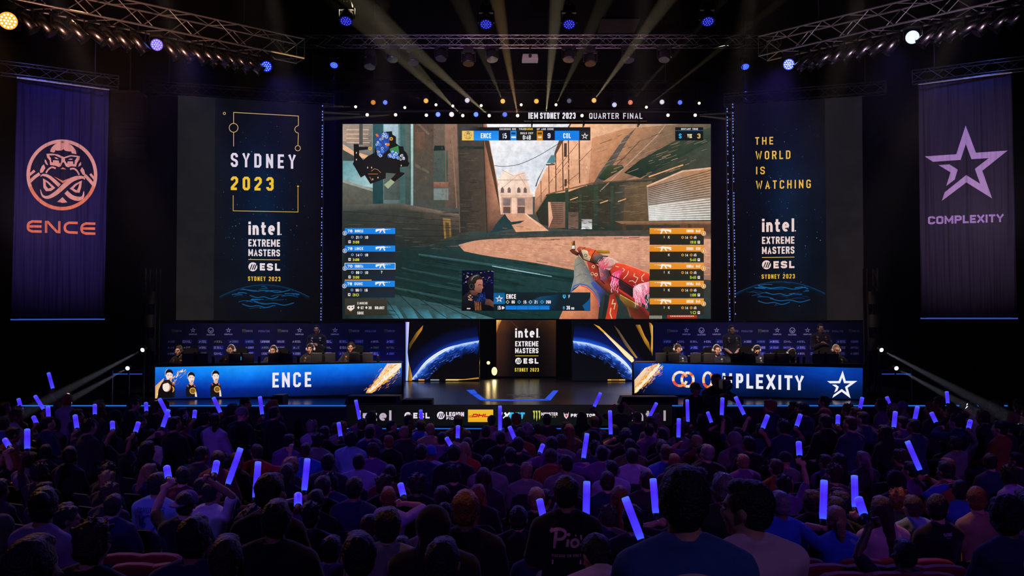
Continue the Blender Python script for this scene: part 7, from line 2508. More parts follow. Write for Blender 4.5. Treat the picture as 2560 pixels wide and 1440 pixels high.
hp(208, 1072, .0, 1.0, 'short', 'grey', 'tee', 'charcoal', 'grey-haired person in speckled dark shirt, left block', 1, -.35)
hp(643, 1110, .0, 1.0, 'short', 'brown', 'tee', 'red', 'person in red tee with arm stretched out pointing right', 4, -.15, reach=(726, 1134, .10, 'relax'))
hp(2400, 1199, 0, 1.0, 'short', 'dark', 'hoodie', 'blue', 'person in blue hoodie raising an open hand left of the tan shirt', 5, .3, reach=(2368, 1216, .12, 'open'))
hp(1052, 1048, 0, 1.0, 'short', 'dark', 'tee', 'blue', 'person in bright blue tee in front of the sponsor screen, left of centre', 0, 0)
hp(1076, 1058, 0, 1.0, 'buzz', 'fair', 'tee', 'tan', 'person with golden-lit cropped hair and tan top, left of centre', 0, 0)
hp(1145, 1037, 0, 1.03, 'short', 'dark', 'collar', 'olive', 'person in olive shirt in front of the yellow sponsor panel', 1, 0)
hp(1367, 1035, 0, 1.03, 'short', 'dark', 'tee', 'charcoal', 'person standing tall in front of the green claw mark on the sponsor screen', 0, 0)
hp(1300, 1068, 0, 1.0, 'short', 'brown', 'tee', 'rust', 'person in orange-lit top just right of the sponsor screen middle', 1, 0)
hp(1423, 1060, 0, 1.0, 'long', 'ginger', 'tee', 'olive', 'long ginger-haired person right of the sponsor screen middle', 0, 0)
hp(1643, 1033, 0, 1.0, 'long', 'fair', 'tee', 'tan', 'long fair-haired person below the right sponsor lettering', 0, .1)

b_ = at(1505, 1420, 4.9)
CROWD.append(dict(x=b_.x, y=4.55, z=.65, s=1.0, hair='short', hc='dark', top='tee', col='pink', label='person in pale pink tee bent forward at the bottom edge, right of the brush-script print', pose=6, turn=0.0, extra=None, hand=True, stand=False))

# glow sticks: tip and hand end as the photo shows them
STK = [(122, 935, 133, 975), (88, 988, 110, 1022), (47, 1000, 55, 1030), (68, 1078, 68, 1128), (120, 1020, 122, 1055), (85, 1045, 93, 1062), (188, 1042, 193, 1075), (237, 1015, 237, 1040), (14, 1102, 25, 1120),
       (190, 1083, 155, 1123), (281, 1060, 282, 1078), (345, 1060, 337, 1085), (365, 1010, 366, 1032), (400, 1000, 425, 1048), (420, 1028, 405, 1072), (487, 1030, 485, 1050), (502, 1025, 505, 1045), (535, 997, 553, 1035),
       (650, 995, 656, 1040), (600, 1125, 568, 1215), (645, 1160, 638, 1250), (768, 1152, 760, 1232), (418, 1176, 422, 1200), (745, 1250, 745, 1270), (890, 1003, 900, 1052), (847, 1060, 852, 1095), (1052, 1028, 1055, 1066),
       (1145, 1068, 1144, 1100), (1250, 1018, 1250, 1080), (1275, 1070, 1290, 1105), (1003, 1218, 1010, 1245), (1500, 985, 1484, 1020), (1525, 1030, 1527, 1090), (1467, 1088, 1458, 1150), (1640, 1010, 1622, 1045),
       (1697, 1050, 1696, 1098), (1718, 1002, 1720, 1058), (1742, 1008, 1735, 1050), (1806, 998, 1804, 1042), (1840, 995, 1862, 1040), (1770, 1033, 1780, 1060), (1786, 1027, 1783, 1050), (1900, 1010, 1888, 1035),
       (1918, 1042, 1905, 1075), (1467, 1210, 1465, 1300), (1633, 1203, 1640, 1290), (1565, 1250, 1605, 1355), (1350, 1255, 1360, 1300), (2155, 997, 2147, 1035), (2218, 995, 2228, 1020), (2238, 1033, 2234, 1073),
       (2293, 1020, 2284, 1063), (2367, 982, 2370, 1012), (2000, 1040, 1990, 1070), (2095, 1042, 2094, 1065), (2270, 1107, 2302, 1180), (1997, 1110, 1999, 1145), (2060, 1207, 2057, 1305), (2136, 1195, 2138, 1275),
       (2150, 1258, 2162, 1295), (2425, 1055, 2420, 1075), (2330, 1035, 2342, 1060), (1355, 1118, 1348, 1136), (1118, 1098, 1130, 1118), (540, 1165, 535, 1190)]
STICKS = []
for (x1, y1, x2, y2) in STK:
    ln = math.hypot(x2 - x1, y2 - y1)
    d = FPX * .44 / ln
    side_hi = .3 if abs(x2 - 1280) > 520 and d > 12 else 0.0
    lo, hi = FPX * (HC - 1.62 - side_hi) / (y2 - 826.0), FPX * (HC - 1.12 - side_hi) / (y2 - 826.0)
    d = max(lo, min(hi, d))
    d = min(d, 16.6)
    a, b = at(x2, y2, d), at(x1, y1, d + .10)
    if (b - a).length > .5:
        b = a + (b - a).normalized() * ((b - a).length)
    STICKS.append((a, b))

# give every raised stick a holder: the nearest placed person within reach, else a new one
for (a, b) in STICKS:
    best = None
    for c in CROWD:
        if c.get('stick') is not None:
            continue
        sz = c['z'] + .97 * c['s']
        dx, dy = a.x - c['x'], a.y - c['y']
        if abs(dx) < .42 and -.05 < dy < .45 and .0 < a.z - sz + .55 < 1.1:
            k = abs(dx) + abs(dy - .2)
            if best is None or k < best[0]:
                best = (k, c)
    if best:
        best[1]['stick'] = (a, b)
        continue
    z = .3 if (abs(a.x) > 4.2 and a.y > 12.4) else 0.0
    near = None
    for sd in ((1, -1) if rc.random() < .6 else (-1, 1)):
        x, y = a.x - sd * .24, a.y - .20
        hit = [c for c in CROWD if abs(c['x'] - x) < .36 and abs(c['y'] - y) < .40]
        if not hit:
            CROWD.append(dict(x=x, y=y, z=z, s=rc.uniform(.98, 1.06), hair=rc.choice(['short', 'short', 'messy', 'buzz', 'long']), hc=rc.choice(['dark', 'dark', 'brown', 'black']), top=rc.choice(['tee', 'tee', 'hoodie']),
                              col=rc.choice(['black', 'charcoal', 'navy', 'black', 'purple']), label=None, pose=0, turn=None, extra=None, hand=True, stick=(a, b), stand=False))
            near = None
            break
        free = [c for c in hit if c.get('stick') is None]
        if free and near is None:
            near = free[0]
    else:
        if near is not None:
            near['stick'] = (a, b)


def describe(c, stick):
    st = (STYLE[c['hair']] % c['hc']) if '%s' in STYLE[c['hair']] else STYLE[c['hair']]
    f = lambda st: '%s person in %s %s%s, %s from left in %s crowd row%s' % (st, c['col'], GARM[c['top']], ' raising glow stick' if stick else '', ordw(c['nth']), ordw(c['row']), '' if stick else ' from stage')
    l = f(st)
    while len(l.split()) > 16 and ' ' in st:
        st = st.split(' ', 1)[1]
        l = f(st)
    return l if len(l.split()) <= 16 else l.replace(' raising glow stick', ' raising stick')


def clash(x, y, r=.43, ry=.50):
    for c in CROWD:
        if abs(c['x'] - x) < r and abs(c['y'] - y) < ry:
            return True
    return False


# the rest of the rows
HAIRS = ['short'] * 9 + ['buzz'] * 3 + ['messy'] * 3 + ['curly', 'long', 'long', 'pony', 'cap', 'beanie', 'hood']
HCS = ['dark'] * 6 + ['black'] * 3 + ['brown'] * 5 + ['fair', 'ginger', 'grey']
TOPS = ['tee'] * 6 + ['hoodie'] * 4 + ['collar'] * 2
COLS = ['black'] * 7 + ['charcoal'] * 5 + ['navy'] * 4 + ['grey', 'grey', 'purple', 'purple', 'maroon', 'lavender', 'blue', 'olive', 'tan', 'white', 'light blue', 'rust', 'pink']
for r in range(13):
    Y = 16.45 - .80 * r
    xw = 1280.0 / FPX * Y + .35
    n = int(2 * xw / .535)
    off = rc.uniform(-.2, .2)
    for i in range(n + 1):
        x = -xw + i * .535 + off + rc.uniform(-.05, .05)
        y = Y + rc.uniform(-.07, .07)
        ax = abs(x)
        if y > 12.3 and 3.75 < ax < 4.25:
            continue
        if abs(x + .08) < .22 and y < 11:       # narrow aisle
            continue
        if y < 7.6 and (x > 2.0 or -2.6 > x):   # empty red seats here
            continue
        z = .3 if (ax > 4.1 and y > 12.4) else 0.0
        if r == 0 and ax < 4 and rc.random() < .45:
            continue
        if rc.random() < .05 or clash(x, y):
            continue
        CROWD.append(dict(x=x, y=y, z=z, s=rc.uniform(.93, 1.06), hair=rc.choice(HAIRS), hc=rc.choice(HCS), top=rc.choice(TOPS), col=rc.choice(COLS), label=None, pose=None, turn=None, extra=None, hand=False, stand=False))

# ordinals: rows are counted from the stage, people from the left
ROWS = {}
for c in CROWD:
    c['row'] = max(1, int(round((16.45 - c['y']) / .80)) + 1)
    ROWS.setdefault(c['row'], []).append(c)
for k, l in ROWS.items():
    l.sort(key=lambda c: c['x'] / max(c['y'], 1))
    for i, c in enumerate(l):
        c['nth'] = i + 1
GARM = {'tee': 'tee', 'hoodie': 'hoodie', 'collar': 'polo shirt'}
STYLE = {'short': '%s-haired', 'buzz': 'cropped %s-haired', 'messy': 'tousled %s-haired', 'curly': 'curly %s-haired', 'long': 'long %s-haired', 'pony': 'ponytailed', 'bun': 'bun-haired', 'cap': 'capped', 'beanie': 'beanie-wearing', 'hood': 'hooded'}

GLOW = bpy.data.materials.new('glow_stick_light')
GLOW.use_nodes = True
nt = GLOW.node_tree
bs = nt.nodes['Principled BSDF']
bs.inputs['Base Color'].default_value = (.05, .05, .3, 1)
tc = nt.nodes.new('ShaderNodeTexCoord')
sx_ = nt.nodes.new('ShaderNodeSeparateXYZ')
rp = nt.nodes.new('ShaderNodeValToRGB')
nt.links.new(tc.outputs['Generated'], sx_.inputs[0])
nt.links.new(sx_.outputs['Z'], rp.inputs[0])
e = rp.color_ramp.elements
e[0].position, e[0].color = 0.0, (.045, .10, 1.0, 1)
e[1].position, e[1].color = 1.0, (.075, .16, 1.0, 1)
for p_, c_ in ((.15, (.055, .04, .95, 1)), (.6, (.05, .018, .72, 1)), (.86, (.07, .04, .85, 1))):
    q = e.new(p_)
    q.color = c_
nt.links.new(rp.outputs[0], bs.inputs['Emission Color'])
bs.inputs['Emission Strength'].default_value = 1.15
bs.inputs['Roughness'].default_value = .35
GRIP = mat('stick_grip', (.02, .02, .04), .5)
STICK_ME = MB().tube([(0, 0, 0), (0, 0, .1), (0, 0, .9), (0, 0, .985), (0, 0, 1.0)], [.030, .034, .034, .033, .027], 14).mesh('stick', True)
STICK_ME.materials.append(GLOW)
CAP_ME = MB().tube([(0, 0, -.10), (0, 0, 0.0)], [.026, .030], 12).mesh('grip', True)
CAP_ME.materials.append(GRIP)

nst = 0
SKINS = [0, 0, 1, 2, 2, 3, 1]
for l in ROWS.values():
    for c in l:
        rot = math.atan2(c['x'], 23.0 - c['y']) if c['turn'] is None else -c['turn'] * -1
        if c['turn'] is None:
            rot = math.atan2(c['x'], 22.0 - c['y'])
        else:
            rot = c['turn']
        rot += rc.uniform(-.08, .08) if not c['hand'] else 0
        pose = c['pose'] if c['pose'] is not None else rc.choice([0, 0, 1, 2, 3, 0, 4, 5])
        gl = c['label']
        gname = GARM[c['top']]
        if c.get('stick') is not None:
            a, b = c['stick']
            base = V((c['x'], c['y'], c['z']))
            Mi = (Matrix.Translation(base) @ Euler((0, 0, rot)).to_matrix().to_4x4() @ Matrix.Scale(c['s'], 4)).inverted()
            ax = (b - a).normalized()
            gp = Mi @ (a - ax * .02)
            sd = 1 if gp.x > 0.02 else -1
            axl = (Mi.to_3x3() @ ax).normalized()
            wrt = gp - V((0, .055, .03))
            kw = dict(POSES[pose])
            kw.update(top=c['top'], build=rc.uniform(.95, 1.05))
            if sd > 0:
                kw.update(Rr=wrt, rg=axl, L=(-.09, .30, .63))
            else:
                kw.update(L=wrt, lg=axl, Rr=(.09, .31, .63))
            q = person_meshes(.0105 if c['y'] < 9 else .016 if c['y'] < 12 else .021, ('body', 'top'), **kw)
            q['kind'] = c['top']
            q['body'].materials.append(SKIN[0])
            q['top'].materials.append(CLOTH['black'])
            # the stick sits in the closed hand
            wr = q['arms'][sd][2]
            Mw = Mi.inverted()
            hold = Mw @ (wr + V((0, .055, .03)))
            st = bpy.data.objects.new('glow_stick', STICK_ME)
            COL.objects.link(st)
            L = max(.16, (b - a).length)
            st.location = hold + ax * .045
            st.rotation_mode = 'QUATERNION'
            st.rotation_quaternion = ax.to_track_quat('Z', 'Y')
            st.scale = (1, 1, L)
            cp = bpy.data.objects.new('grip', CAP_ME)
            COL.objects.link(cp)
            cp.parent = st
            cp.scale = (1, 1, 1 / L)
            c['stick_obj'] = st
            if gl is None:
                gl = describe(c, True)
        elif c.get('reach'):
            px_, py_, dy_, md_ = c['reach']
            Mi = (Matrix.Translation((c['x'], c['y'], c['z'])) @ Euler((0, 0, rot)).to_matrix().to_4x4() @ Matrix.Scale(c['s'], 4)).inverted()
            g_ = Mi @ at(px_, py_, c['y'] + dy_)
            kw = dict(POSES[pose])
            kw.update(top=c['top'])
            kw.update(dict(Rr=g_, rm=md_, L=(-.09, .30, .63)) if g_.x > 0 else dict(L=g_, lm=md_, Rr=(.09, .31, .63)))
            q = person_meshes(.0105, ('body', 'top'), **kw)
            q['kind'] = c['top']
            q['body'].materials.append(SKIN[0])
            q['top'].materials.append(CLOTH['black'])
        else:
            q = PROTO[(pose, c['top'])]
            if gl is None:
                gl = describe(c, False)
        hk = (c['hair'], rc.randrange(2)) if (c['hair'], 1) in HAIR else (c['hair'], 0)
        hm = HAIRC.get(c['hc'], HAIRC['dark'])
        if c['hair'] in ('cap', 'beanie', 'hood'):
            hm = CLOTH[c['hc']] if c['hc'] in CLOTH else CLOTH[c['col']] if c['hair'] == 'hood' else CLOTH[rc.choice(['black', 'charcoal', 'navy', 'purple', 'maroon'])]
        c['obj'] = add_person((c['x'], c['y'], c['z']), rot, q, SKIN[rc.choice(SKINS)], hk, hm, CLOTH[c['col']], c['s'], gl, 'seated crowd', legs=True, extra=c['extra'])
        c['rot'] = rot
        c['q'] = q
sts = sorted([c for c in CROWD if c.get('stick_obj')], key=lambda c: (c['row'], c['x'] / c['y']))
last = None
for c in sts:
    k = k + 1 if last == c['row'] else 1
    last = c['row']
    tag(c['stick_obj'], 'glowing blue-violet foam stick, %s stick from left in %s crowd row from stage' % (ordw(k), ordw(c['row'])), 'glow stick', 'glow sticks in the crowd')
print('CROWD', len(CROWD), 'sticks', len(sts))

# lettering and pictures printed on the backs of some shirts
from mathutils.bvhtree import BVHTree


class BackPrint(Canvas):
    """a print in millimetres on a shirt's back: x to the right as seen from behind, y down from the nape"""

    def __init__(self, q):
        me = q['top']
        self.bv = BVHTree.FromPolygons([v.co for v in me.vertices], [p.vertices for p in me.polygons])
        self.m = MB()
        self.z = 1.0

    def P(self, x, y, z=None):
        o = V((x / 1000.0, -1.0, 1.02 - y / 1000.0))
        h = self.bv.ray_cast(o, V((0, 1, 0)))
        return (h[0] if h[0] is not None else V((o.x, -.1, o.z))) + V((0, -.004 - .0012 * (self.z if z is None else z), 0))


def back_print(key, colr, draw):
    for c in CROWD:
        if c['label'] and key in c['label']:
            bp = BackPrint(c['q'])
            draw(bp)
            t = [k_ for k_ in c['obj'].children if k_.name.split('.')[0] in ('shirt', 'hoodie', 'polo_shirt')][0]
            bp.m.build('shirt_print', mat('print_' + colr.strip('#'), hexc(colr), .7), t)


def pr_script(p):
    p.line([(-108, 70), (-100, 62), (-72, 70), (-80, 130), (-86, 185)], [10, 16, 20, 22, 14], None)
    p.line(spline([(-112, 78), (-70, 60), (-25, 66), (-12, 92), (-34, 118), (-78, 124)], 5, False), 19, None)
    p.line([(4, 122), (0, 150), (-2, 172)], 18, None)
    p.disc(8, 92, 11, 11, None, 10)
    p.ring(48, 148, 24, 17, None, 18)
    p.disc(91, 158, 9, 9, None, 8)
    p.line([(52, 92), (56, 106)], 8, None)
    p.line([(88, 96), (90, 128)], 11, None)
    p.text('HACSGE CR ERET', -100, 90, (222, 240), None, None, .2, .16)
    p.rect(-100, 262, 92, 292, None)


back_print('pink brush-script', '#f0a8ac', pr_script)


def pr_arc(p):
    p.ring(0, 225, 165, 12, None, 30, R(200), R(340))
    p.ring(0, 225, 108, 8, None, 24, R(200), R(340))
    for k, ch in enumerate('DUIN TE SOUR'):
        a = R(212 + 10.4 * k)
        x, y = 138 * math.cos(a), 225 + 138 * math.sin(a)
        p.text(ch if ch != ' ' else '-', x - 9, x + 9, (y - 14, y + 14), None, None, .2)


back_print('arc print at the back', '#b8b49a', pr_arc)
back_print('curly black-haired person in navy tee', '#7d7788', lambda p: p.text('GEBR', -20, 105, (70, 118), None, None, .2, .14))


def pr_block(p):
    p.text('ECWUKEZR', -135, 135, (48, 92), (40, 100), None, .14, .16)
    p.line(spline([(-90, 190), (-40, 130), (20, 120), (70, 150), (60, 220), (20, 260)], 5, False), [20, 26, 30, 30, 26, 20] + [18] * 20, None)
    p.disc(-70, 200, 40, 30, None, 14)


back_print('printed block lettering', '#2f54a0', pr_block)
back_print('two lines of small print', '#5a4a70', lambda p: (p.text('T AMMERRII', -60, 60, (150, 160), None, None, .2, .16), p.text('AI A', -10, 40, (172, 182), None, None, .2, .16)))
back_print('red patch', '#a81c18', lambda p: p.rect(-150, 120, -70, 200, None))
back_print('small white print', '#a8a4ac', lambda p: (p.text('QASSNOT', -40, 40, (28, 52), None, None, .22, .14), p.text('OMUN', -22, 22, (62, 70), None, None, .22, .16)))
back_print('white patch', '#8f86a8', lambda p: (p.poly([(10, 90), (80, 62), (110, 100), (90, 130), (0, 135)], None)))
back_print('small round print', '#8088b8', lambda p: (p.ring(30, 60, 26, 5, None, 16), p.text('TEAM', 20, 90, (110, 128), None, None, .2, .16)))
back_print('dark shoulder strap', '#08080a', lambda p: p.line([(-110, 15), (-40, 120), (110, 330)], 28, None))

# chairs under the nearer rows
CH_SEAT = MB().box((0, .02, .44), (.42, .42, .05)).mesh('seat')
bk = MB()
ring = [(-.21, 0), (.21, 0), (.215, .22), (.19, .33), (.12, .38), (-.12, .38), (-.19, .33), (-.215, .22)]
bk.prism(ring, (0, -.215, .50), (1, 0, 0), (0, -.10, 1), (0, -1, -.1), .03)
CH_BACK = bk.mesh('backrest', False, True)
fr = MB()
for s in (-1, 1):
    fr.tube([(s * .215, .22, 0), (s * .215, .21, .42)], .011, 6).tube([(s * .215, -.22, 0), (s * .215, -.20, .44), (s * .215, -.235, .70)], .011, 6)
fr.tube([(-.215, .21, .41), (.215, .21, .41)], .01, 6).tube([(-.215, -.2, .41), (.215, -.2, .41)], .01, 6)
CH_FR = fr.mesh('frame', True)
CHF = mat('chair_fabric', (.008, .008, .012), .8, var=.3, scale=40, bump=.2)
CHM = mat('chair_chrome', (.30, .30, .36), .22, 1.0)
CH_SEAT.materials.append(CHF)
CH_BACK.materials.append(CHF)
CH_FR.materials.append(CHM)
RIMM = MB().tube([(x * 1.01, -.215 - .10 * z - .015, .50 + z) for x, z in ring[2:]], .009, 6).mesh('rim', True)
RIMM.materials.append(CHM)
nch = 0
for c in CROWD:
    if c['y'] > 12.2 or c['y'] < 6.3:
        continue
    ch = bpy.data.objects.new('stacking_chair', None)
    COL.objects.link(ch)
    ch.location = (c['x'], c['y'], c['z'])
    ch.rotation_euler = (0, 0, c['rot'])
    tag(ch, 'black padded chair under the person %s from left in %s crowd row from stage' % (ordw(c['nth']), ordw(c['row'])), 'chair', 'black crowd chairs')
    for n_, me in (('seat', CH_SEAT), ('backrest', CH_BACK), ('frame', CH_FR)):
        o = bpy.data.objects.new(n_, me)
        COL.objects.link(o)
        o.parent = ch
    nch += 1

# empty red auditorium seats at the front edge of the rear tier
REDM = mat('red_upholstery', (.30, .012, .016), .8, var=.25, scale=25, bump=.2, sheen=.2)
SHELL = mat('seat_shell', (.010, .012, .03), .35)
ARM = mat('armrest_plastic', (.03, .035, .12), .25)  # blue shine on armrests and rims is put into this colour
def red_seat(px, py, d, label):
    p = at(px, py, d)
    t = empty('auditorium_seat', V((p.x, d, 0)), label, 'seat', 'empty red seats')
    zt = p.z
    rc_ = [(-.23, .10), (.23, .10), (.245, .34), (.225, .43), (.16, .485), (.06, .50), (-.06, .50), (-.16, .485), (-.225, .43), (-.245, .34)]
    bevel(MB().prism(rc_, (0, .05, zt - .50), (1, 0, 0), (0, -.12, 1), (0, -1, -.12), .09).build('back_cushion', REDM, t), .02)
    MB().prism([(-.24, 0), (.24, 0), (.262, .30), (.23, .37), (.13, .41), (-.13, .41), (-.23, .37), (-.262, .30)], (0, -.04, zt - .50), (1, 0, 0), (0, -.12, 1), (0, -1, -.12), .03).build('backrest_shell', SHELL, t)
    MB().tube([(x, -.075 - .12 * z, zt - .50 + z) for x, z in [(.262, .30), (.23, .37), (.13, .41), (-.13, .41), (-.23, .37), (-.262, .30)]], .012, 6).build('rim', ARM, t, smooth=True)
    bevel(MB().box((0, .16, zt - .42), (.46, .10, .46)).build('seat_cushion', REDM, t), .03)
    for s in (-1, 1):
        MB().capsule([(s * .275, -.04, zt - .20), (s * .275, .32, zt - .20)], .028, 8).build('armrest', ARM, t, smooth=True)
        MB().box((s * .275, .12, (zt - .2) / 2), (.03, .2, zt - .2)).build('leg', SHELL, t)
k = 0
for (px, py, d) in ((318, 1378, 7.3), (402, 1378, 7.3), (345, 1402, 6.75), (440, 1402, 6.75), (2000, 1390, 7.4), (2150, 1391, 7.4), (2236, 1391, 7.4), (2322, 1392, 7.4), (2062, 1404, 6.85), (2158, 1405, 6.85), (2254, 1406, 6.85), (2350, 1407, 6.85), (2110, 1424, 6.4), (2215, 1424, 6.4), (2320, 1425, 6.4)):
    k += 1
    side = 'lower left' if px < 1000 else 'lower right'
    rowd = {7.3: 'upper', 6.75: 'lower', 7.4: 'top', 6.85: 'middle', 6.4: 'bottom'}[d]
    nn = len([1 for o in bpy.data.objects if o.name.startswith('auditorium_seat') and side in o['label'] and (' %s row' % rowd) in o['label']]) + 1
    red_seat(px, py, d, 'empty red seat at the %s, %s from left in the %s row' % (side, ordw(nn), rowd))


# ------------------------------------------------------------------ the players and the staff on the stage
EYEW = mat('eye_white', (.6, .58, .56), .3)
EYED = mat('eye_dark', (.01, .008, .008), .2)
TEAM = cloth_mat('team_black', (.012, .011, .013))
TEAMN = cloth_mat('team_navy', (.012, .018, .040))
TRIM = mat('team_orange', hexc('#b8642c'), .7)
TRIMW = mat('team_white', hexc('#c9c4cc'), .7)
HSM = mat('headset_white', (.55, .54, .58), .35)
HSB = mat('headset_black', (.02, .02, .024), .35)
MONB = mat('monitor_back', (.0015, .0015, .002), .8, spec=.08)
CHAIRM = mat('chair_black', (.0015, .0015, .002), .8, spec=.1)


def face_parts(b, HM, brow):
    for s in (-1, 1):
        m = MB().ell((s * .030, .083, .008), (.012, .009, .0065), None, 8, 6)
        o = m.build('eye', EYEW, b, smooth=True)
        o.matrix_local = HM
        MB().ell((s * .030, .0905, .008), (.0055, .003, .0055), None, 8, 6).build('iris', EYED, o, smooth=True)
        e = MB().capsule([(s * .014, .096, .024), (s * .046, .088, .026)], .0042, 6).build('eyebrow', brow, b, smooth=True)
        e.matrix_local = HM
    l = MB().ell((0, .093, -.056), (.021, .004, .0055), None, 10, 6).build('lips', mat('lips', hexc('#8a4a44'), .5), b, smooth=True)
    l.matrix_local = HM


def headset(b, HM, m):
    arc = [(.092 * math.cos(a), -.012, .015 + .128 * math.sin(a)) for a in [PI * k / 12 for k in range(13)]]
    h = MB().tube(arc, [(.008, .016)] * 13, 8, up=(0, 1, 0)).build('headset_band', m, b, smooth=True)
    h.matrix_local = HM
    for s in (-1, 1):
        MB().tube([(s * .078, -.01, -.002), (s * .088, -.01, -.002), (s * .108, -.01, -.002), (s * .114, -.01, -.002)], [.030, .042, .040, .028], 14).build('ear_cup', m, h, smooth=True)
    MB().tube([(.10, .01, -.03), (.085, .075, -.07), (.045, .115, -.075)], .005, 6).build('microphone', HSB, h, smooth=True)


def jersey_marks(t, q, col, n, big=True):
    """printed patches on the front of a jersey, set on the chest surface"""
    me = q['top']
    from mathutils.bvhtree import BVHTree
    bv = BVHTree.FromPolygons([v.co for v in me.vertices], [p.vertices for p in me.polygons])
    rr = random.Random(n)
    spots = [(-.10, .40, .030), (.10, .40, .030), (-.11, .34, .022), (.11, .34, .022), (.09, .30, .018), (-.16, .22, .02)]
    if big:
        spots.append((.02, .24, .07))
    m = MB()
    base = 1.0
    for (x, z, r) in spots:
        zz = (.54 if not q.get('stand') else .93) + z
        pts = []
        for k in range(12):
            a = 2 * PI * k / 12
            rad = r * rr.uniform(.6, 1.1)
            hit = bv.ray_cast(V((x + rad * math.cos(a), 1.0, zz + rad * .8 * math.sin(a))), V((0, -1, 0)))
            if hit[0] is None:
                pts = None
                break
            pts.append(hit[0] + V((0, .004, 0)))
        c = bv.ray_cast(V((x, 1.0, zz)), V((0, -1, 0)))
        if pts and c[0] is not None:
            m.add([c[0] + V((0, .004, 0))] + pts, [(0, 1 + k, 1 + (k + 1) % 12) for k in range(12)])
    if m.v:
        m.build('jersey_print', col, t)


def stage_person(px, top_y, dep, floor, scale, face, kw, skin, hair, hc, top, label, group, marks=None, hs=None, big=True, legs=True):
    z = floor
    q = person_meshes(.0105, ('body', 'top', 'trousers'), **kw)
    q['kind'] = kw.get('top', 'tee')
    q['stand'] = kw.get('stand')
    q['body'].materials.append(SKIN[0])
    q['top'].materials.append(TEAM)
    q['trousers'].materials.append(JEANS)
    p = at(px, top_y, dep)
    b = add_person((p.x, dep, z), PI + face, q, skin, hair, hc, top, scale, label, group, True)
    HM = q['head']
    face_parts(b, HM, hc if hair and hair[0] not in ('cap', 'beanie', 'hood') else HAIRC['dark'])
    if hs is not None:
        headset(b, HM, hs)
    if marks is not None:
        t = [c for c in b.children if c.name.split('.')[0] in ('shirt', 'hoodie', 'polo_shirt')][0]
        jersey_marks(t, q, marks, int(px), big)
    return b, q


# five players at each desk: photo column, head top, turn to the camera, hair
LP = [(455, 868, -.30, ('short', 0), 'brown', 'first player from left at the left desk, face turned to the right'), (583, 866, -.15, ('short', 1), 'brown', 'second player from left at the left desk, heavy build, white headset'),
      (688, 868, -.12, ('short', 0), 'brown', 'third player from left at the left desk, bent close to the screen'), (780, 863, -.12, ('messy', 0), 'dark', 'fourth player from left at the left desk, in front of the standing coach'),
      (880, 860, -.05, ('short', 1), 'dark', 'fifth player from left at the left desk, nearest the planet screen')]
RP = [(1690, 864, .2, ('messy', 1), 'brown', 'first player from left at the right desk, pale face, white headset'), (1788, 866, .12, ('short', 0), 'brown', 'second player from left at the right desk, in front of a standing coach'),
      (1884, 867, .15, ('short', 1), 'black', 'third player from left at the right desk, head bowed so only dark hair shows'), (1970, 875, .2, ('cap', 0), 'black', 'fourth player from left at the right desk, black cap pulled low'),
      (2085, 866, .1, ('buzz', 0), 'fair', 'fifth player from left at the right desk, fair cropped hair, white headset')]
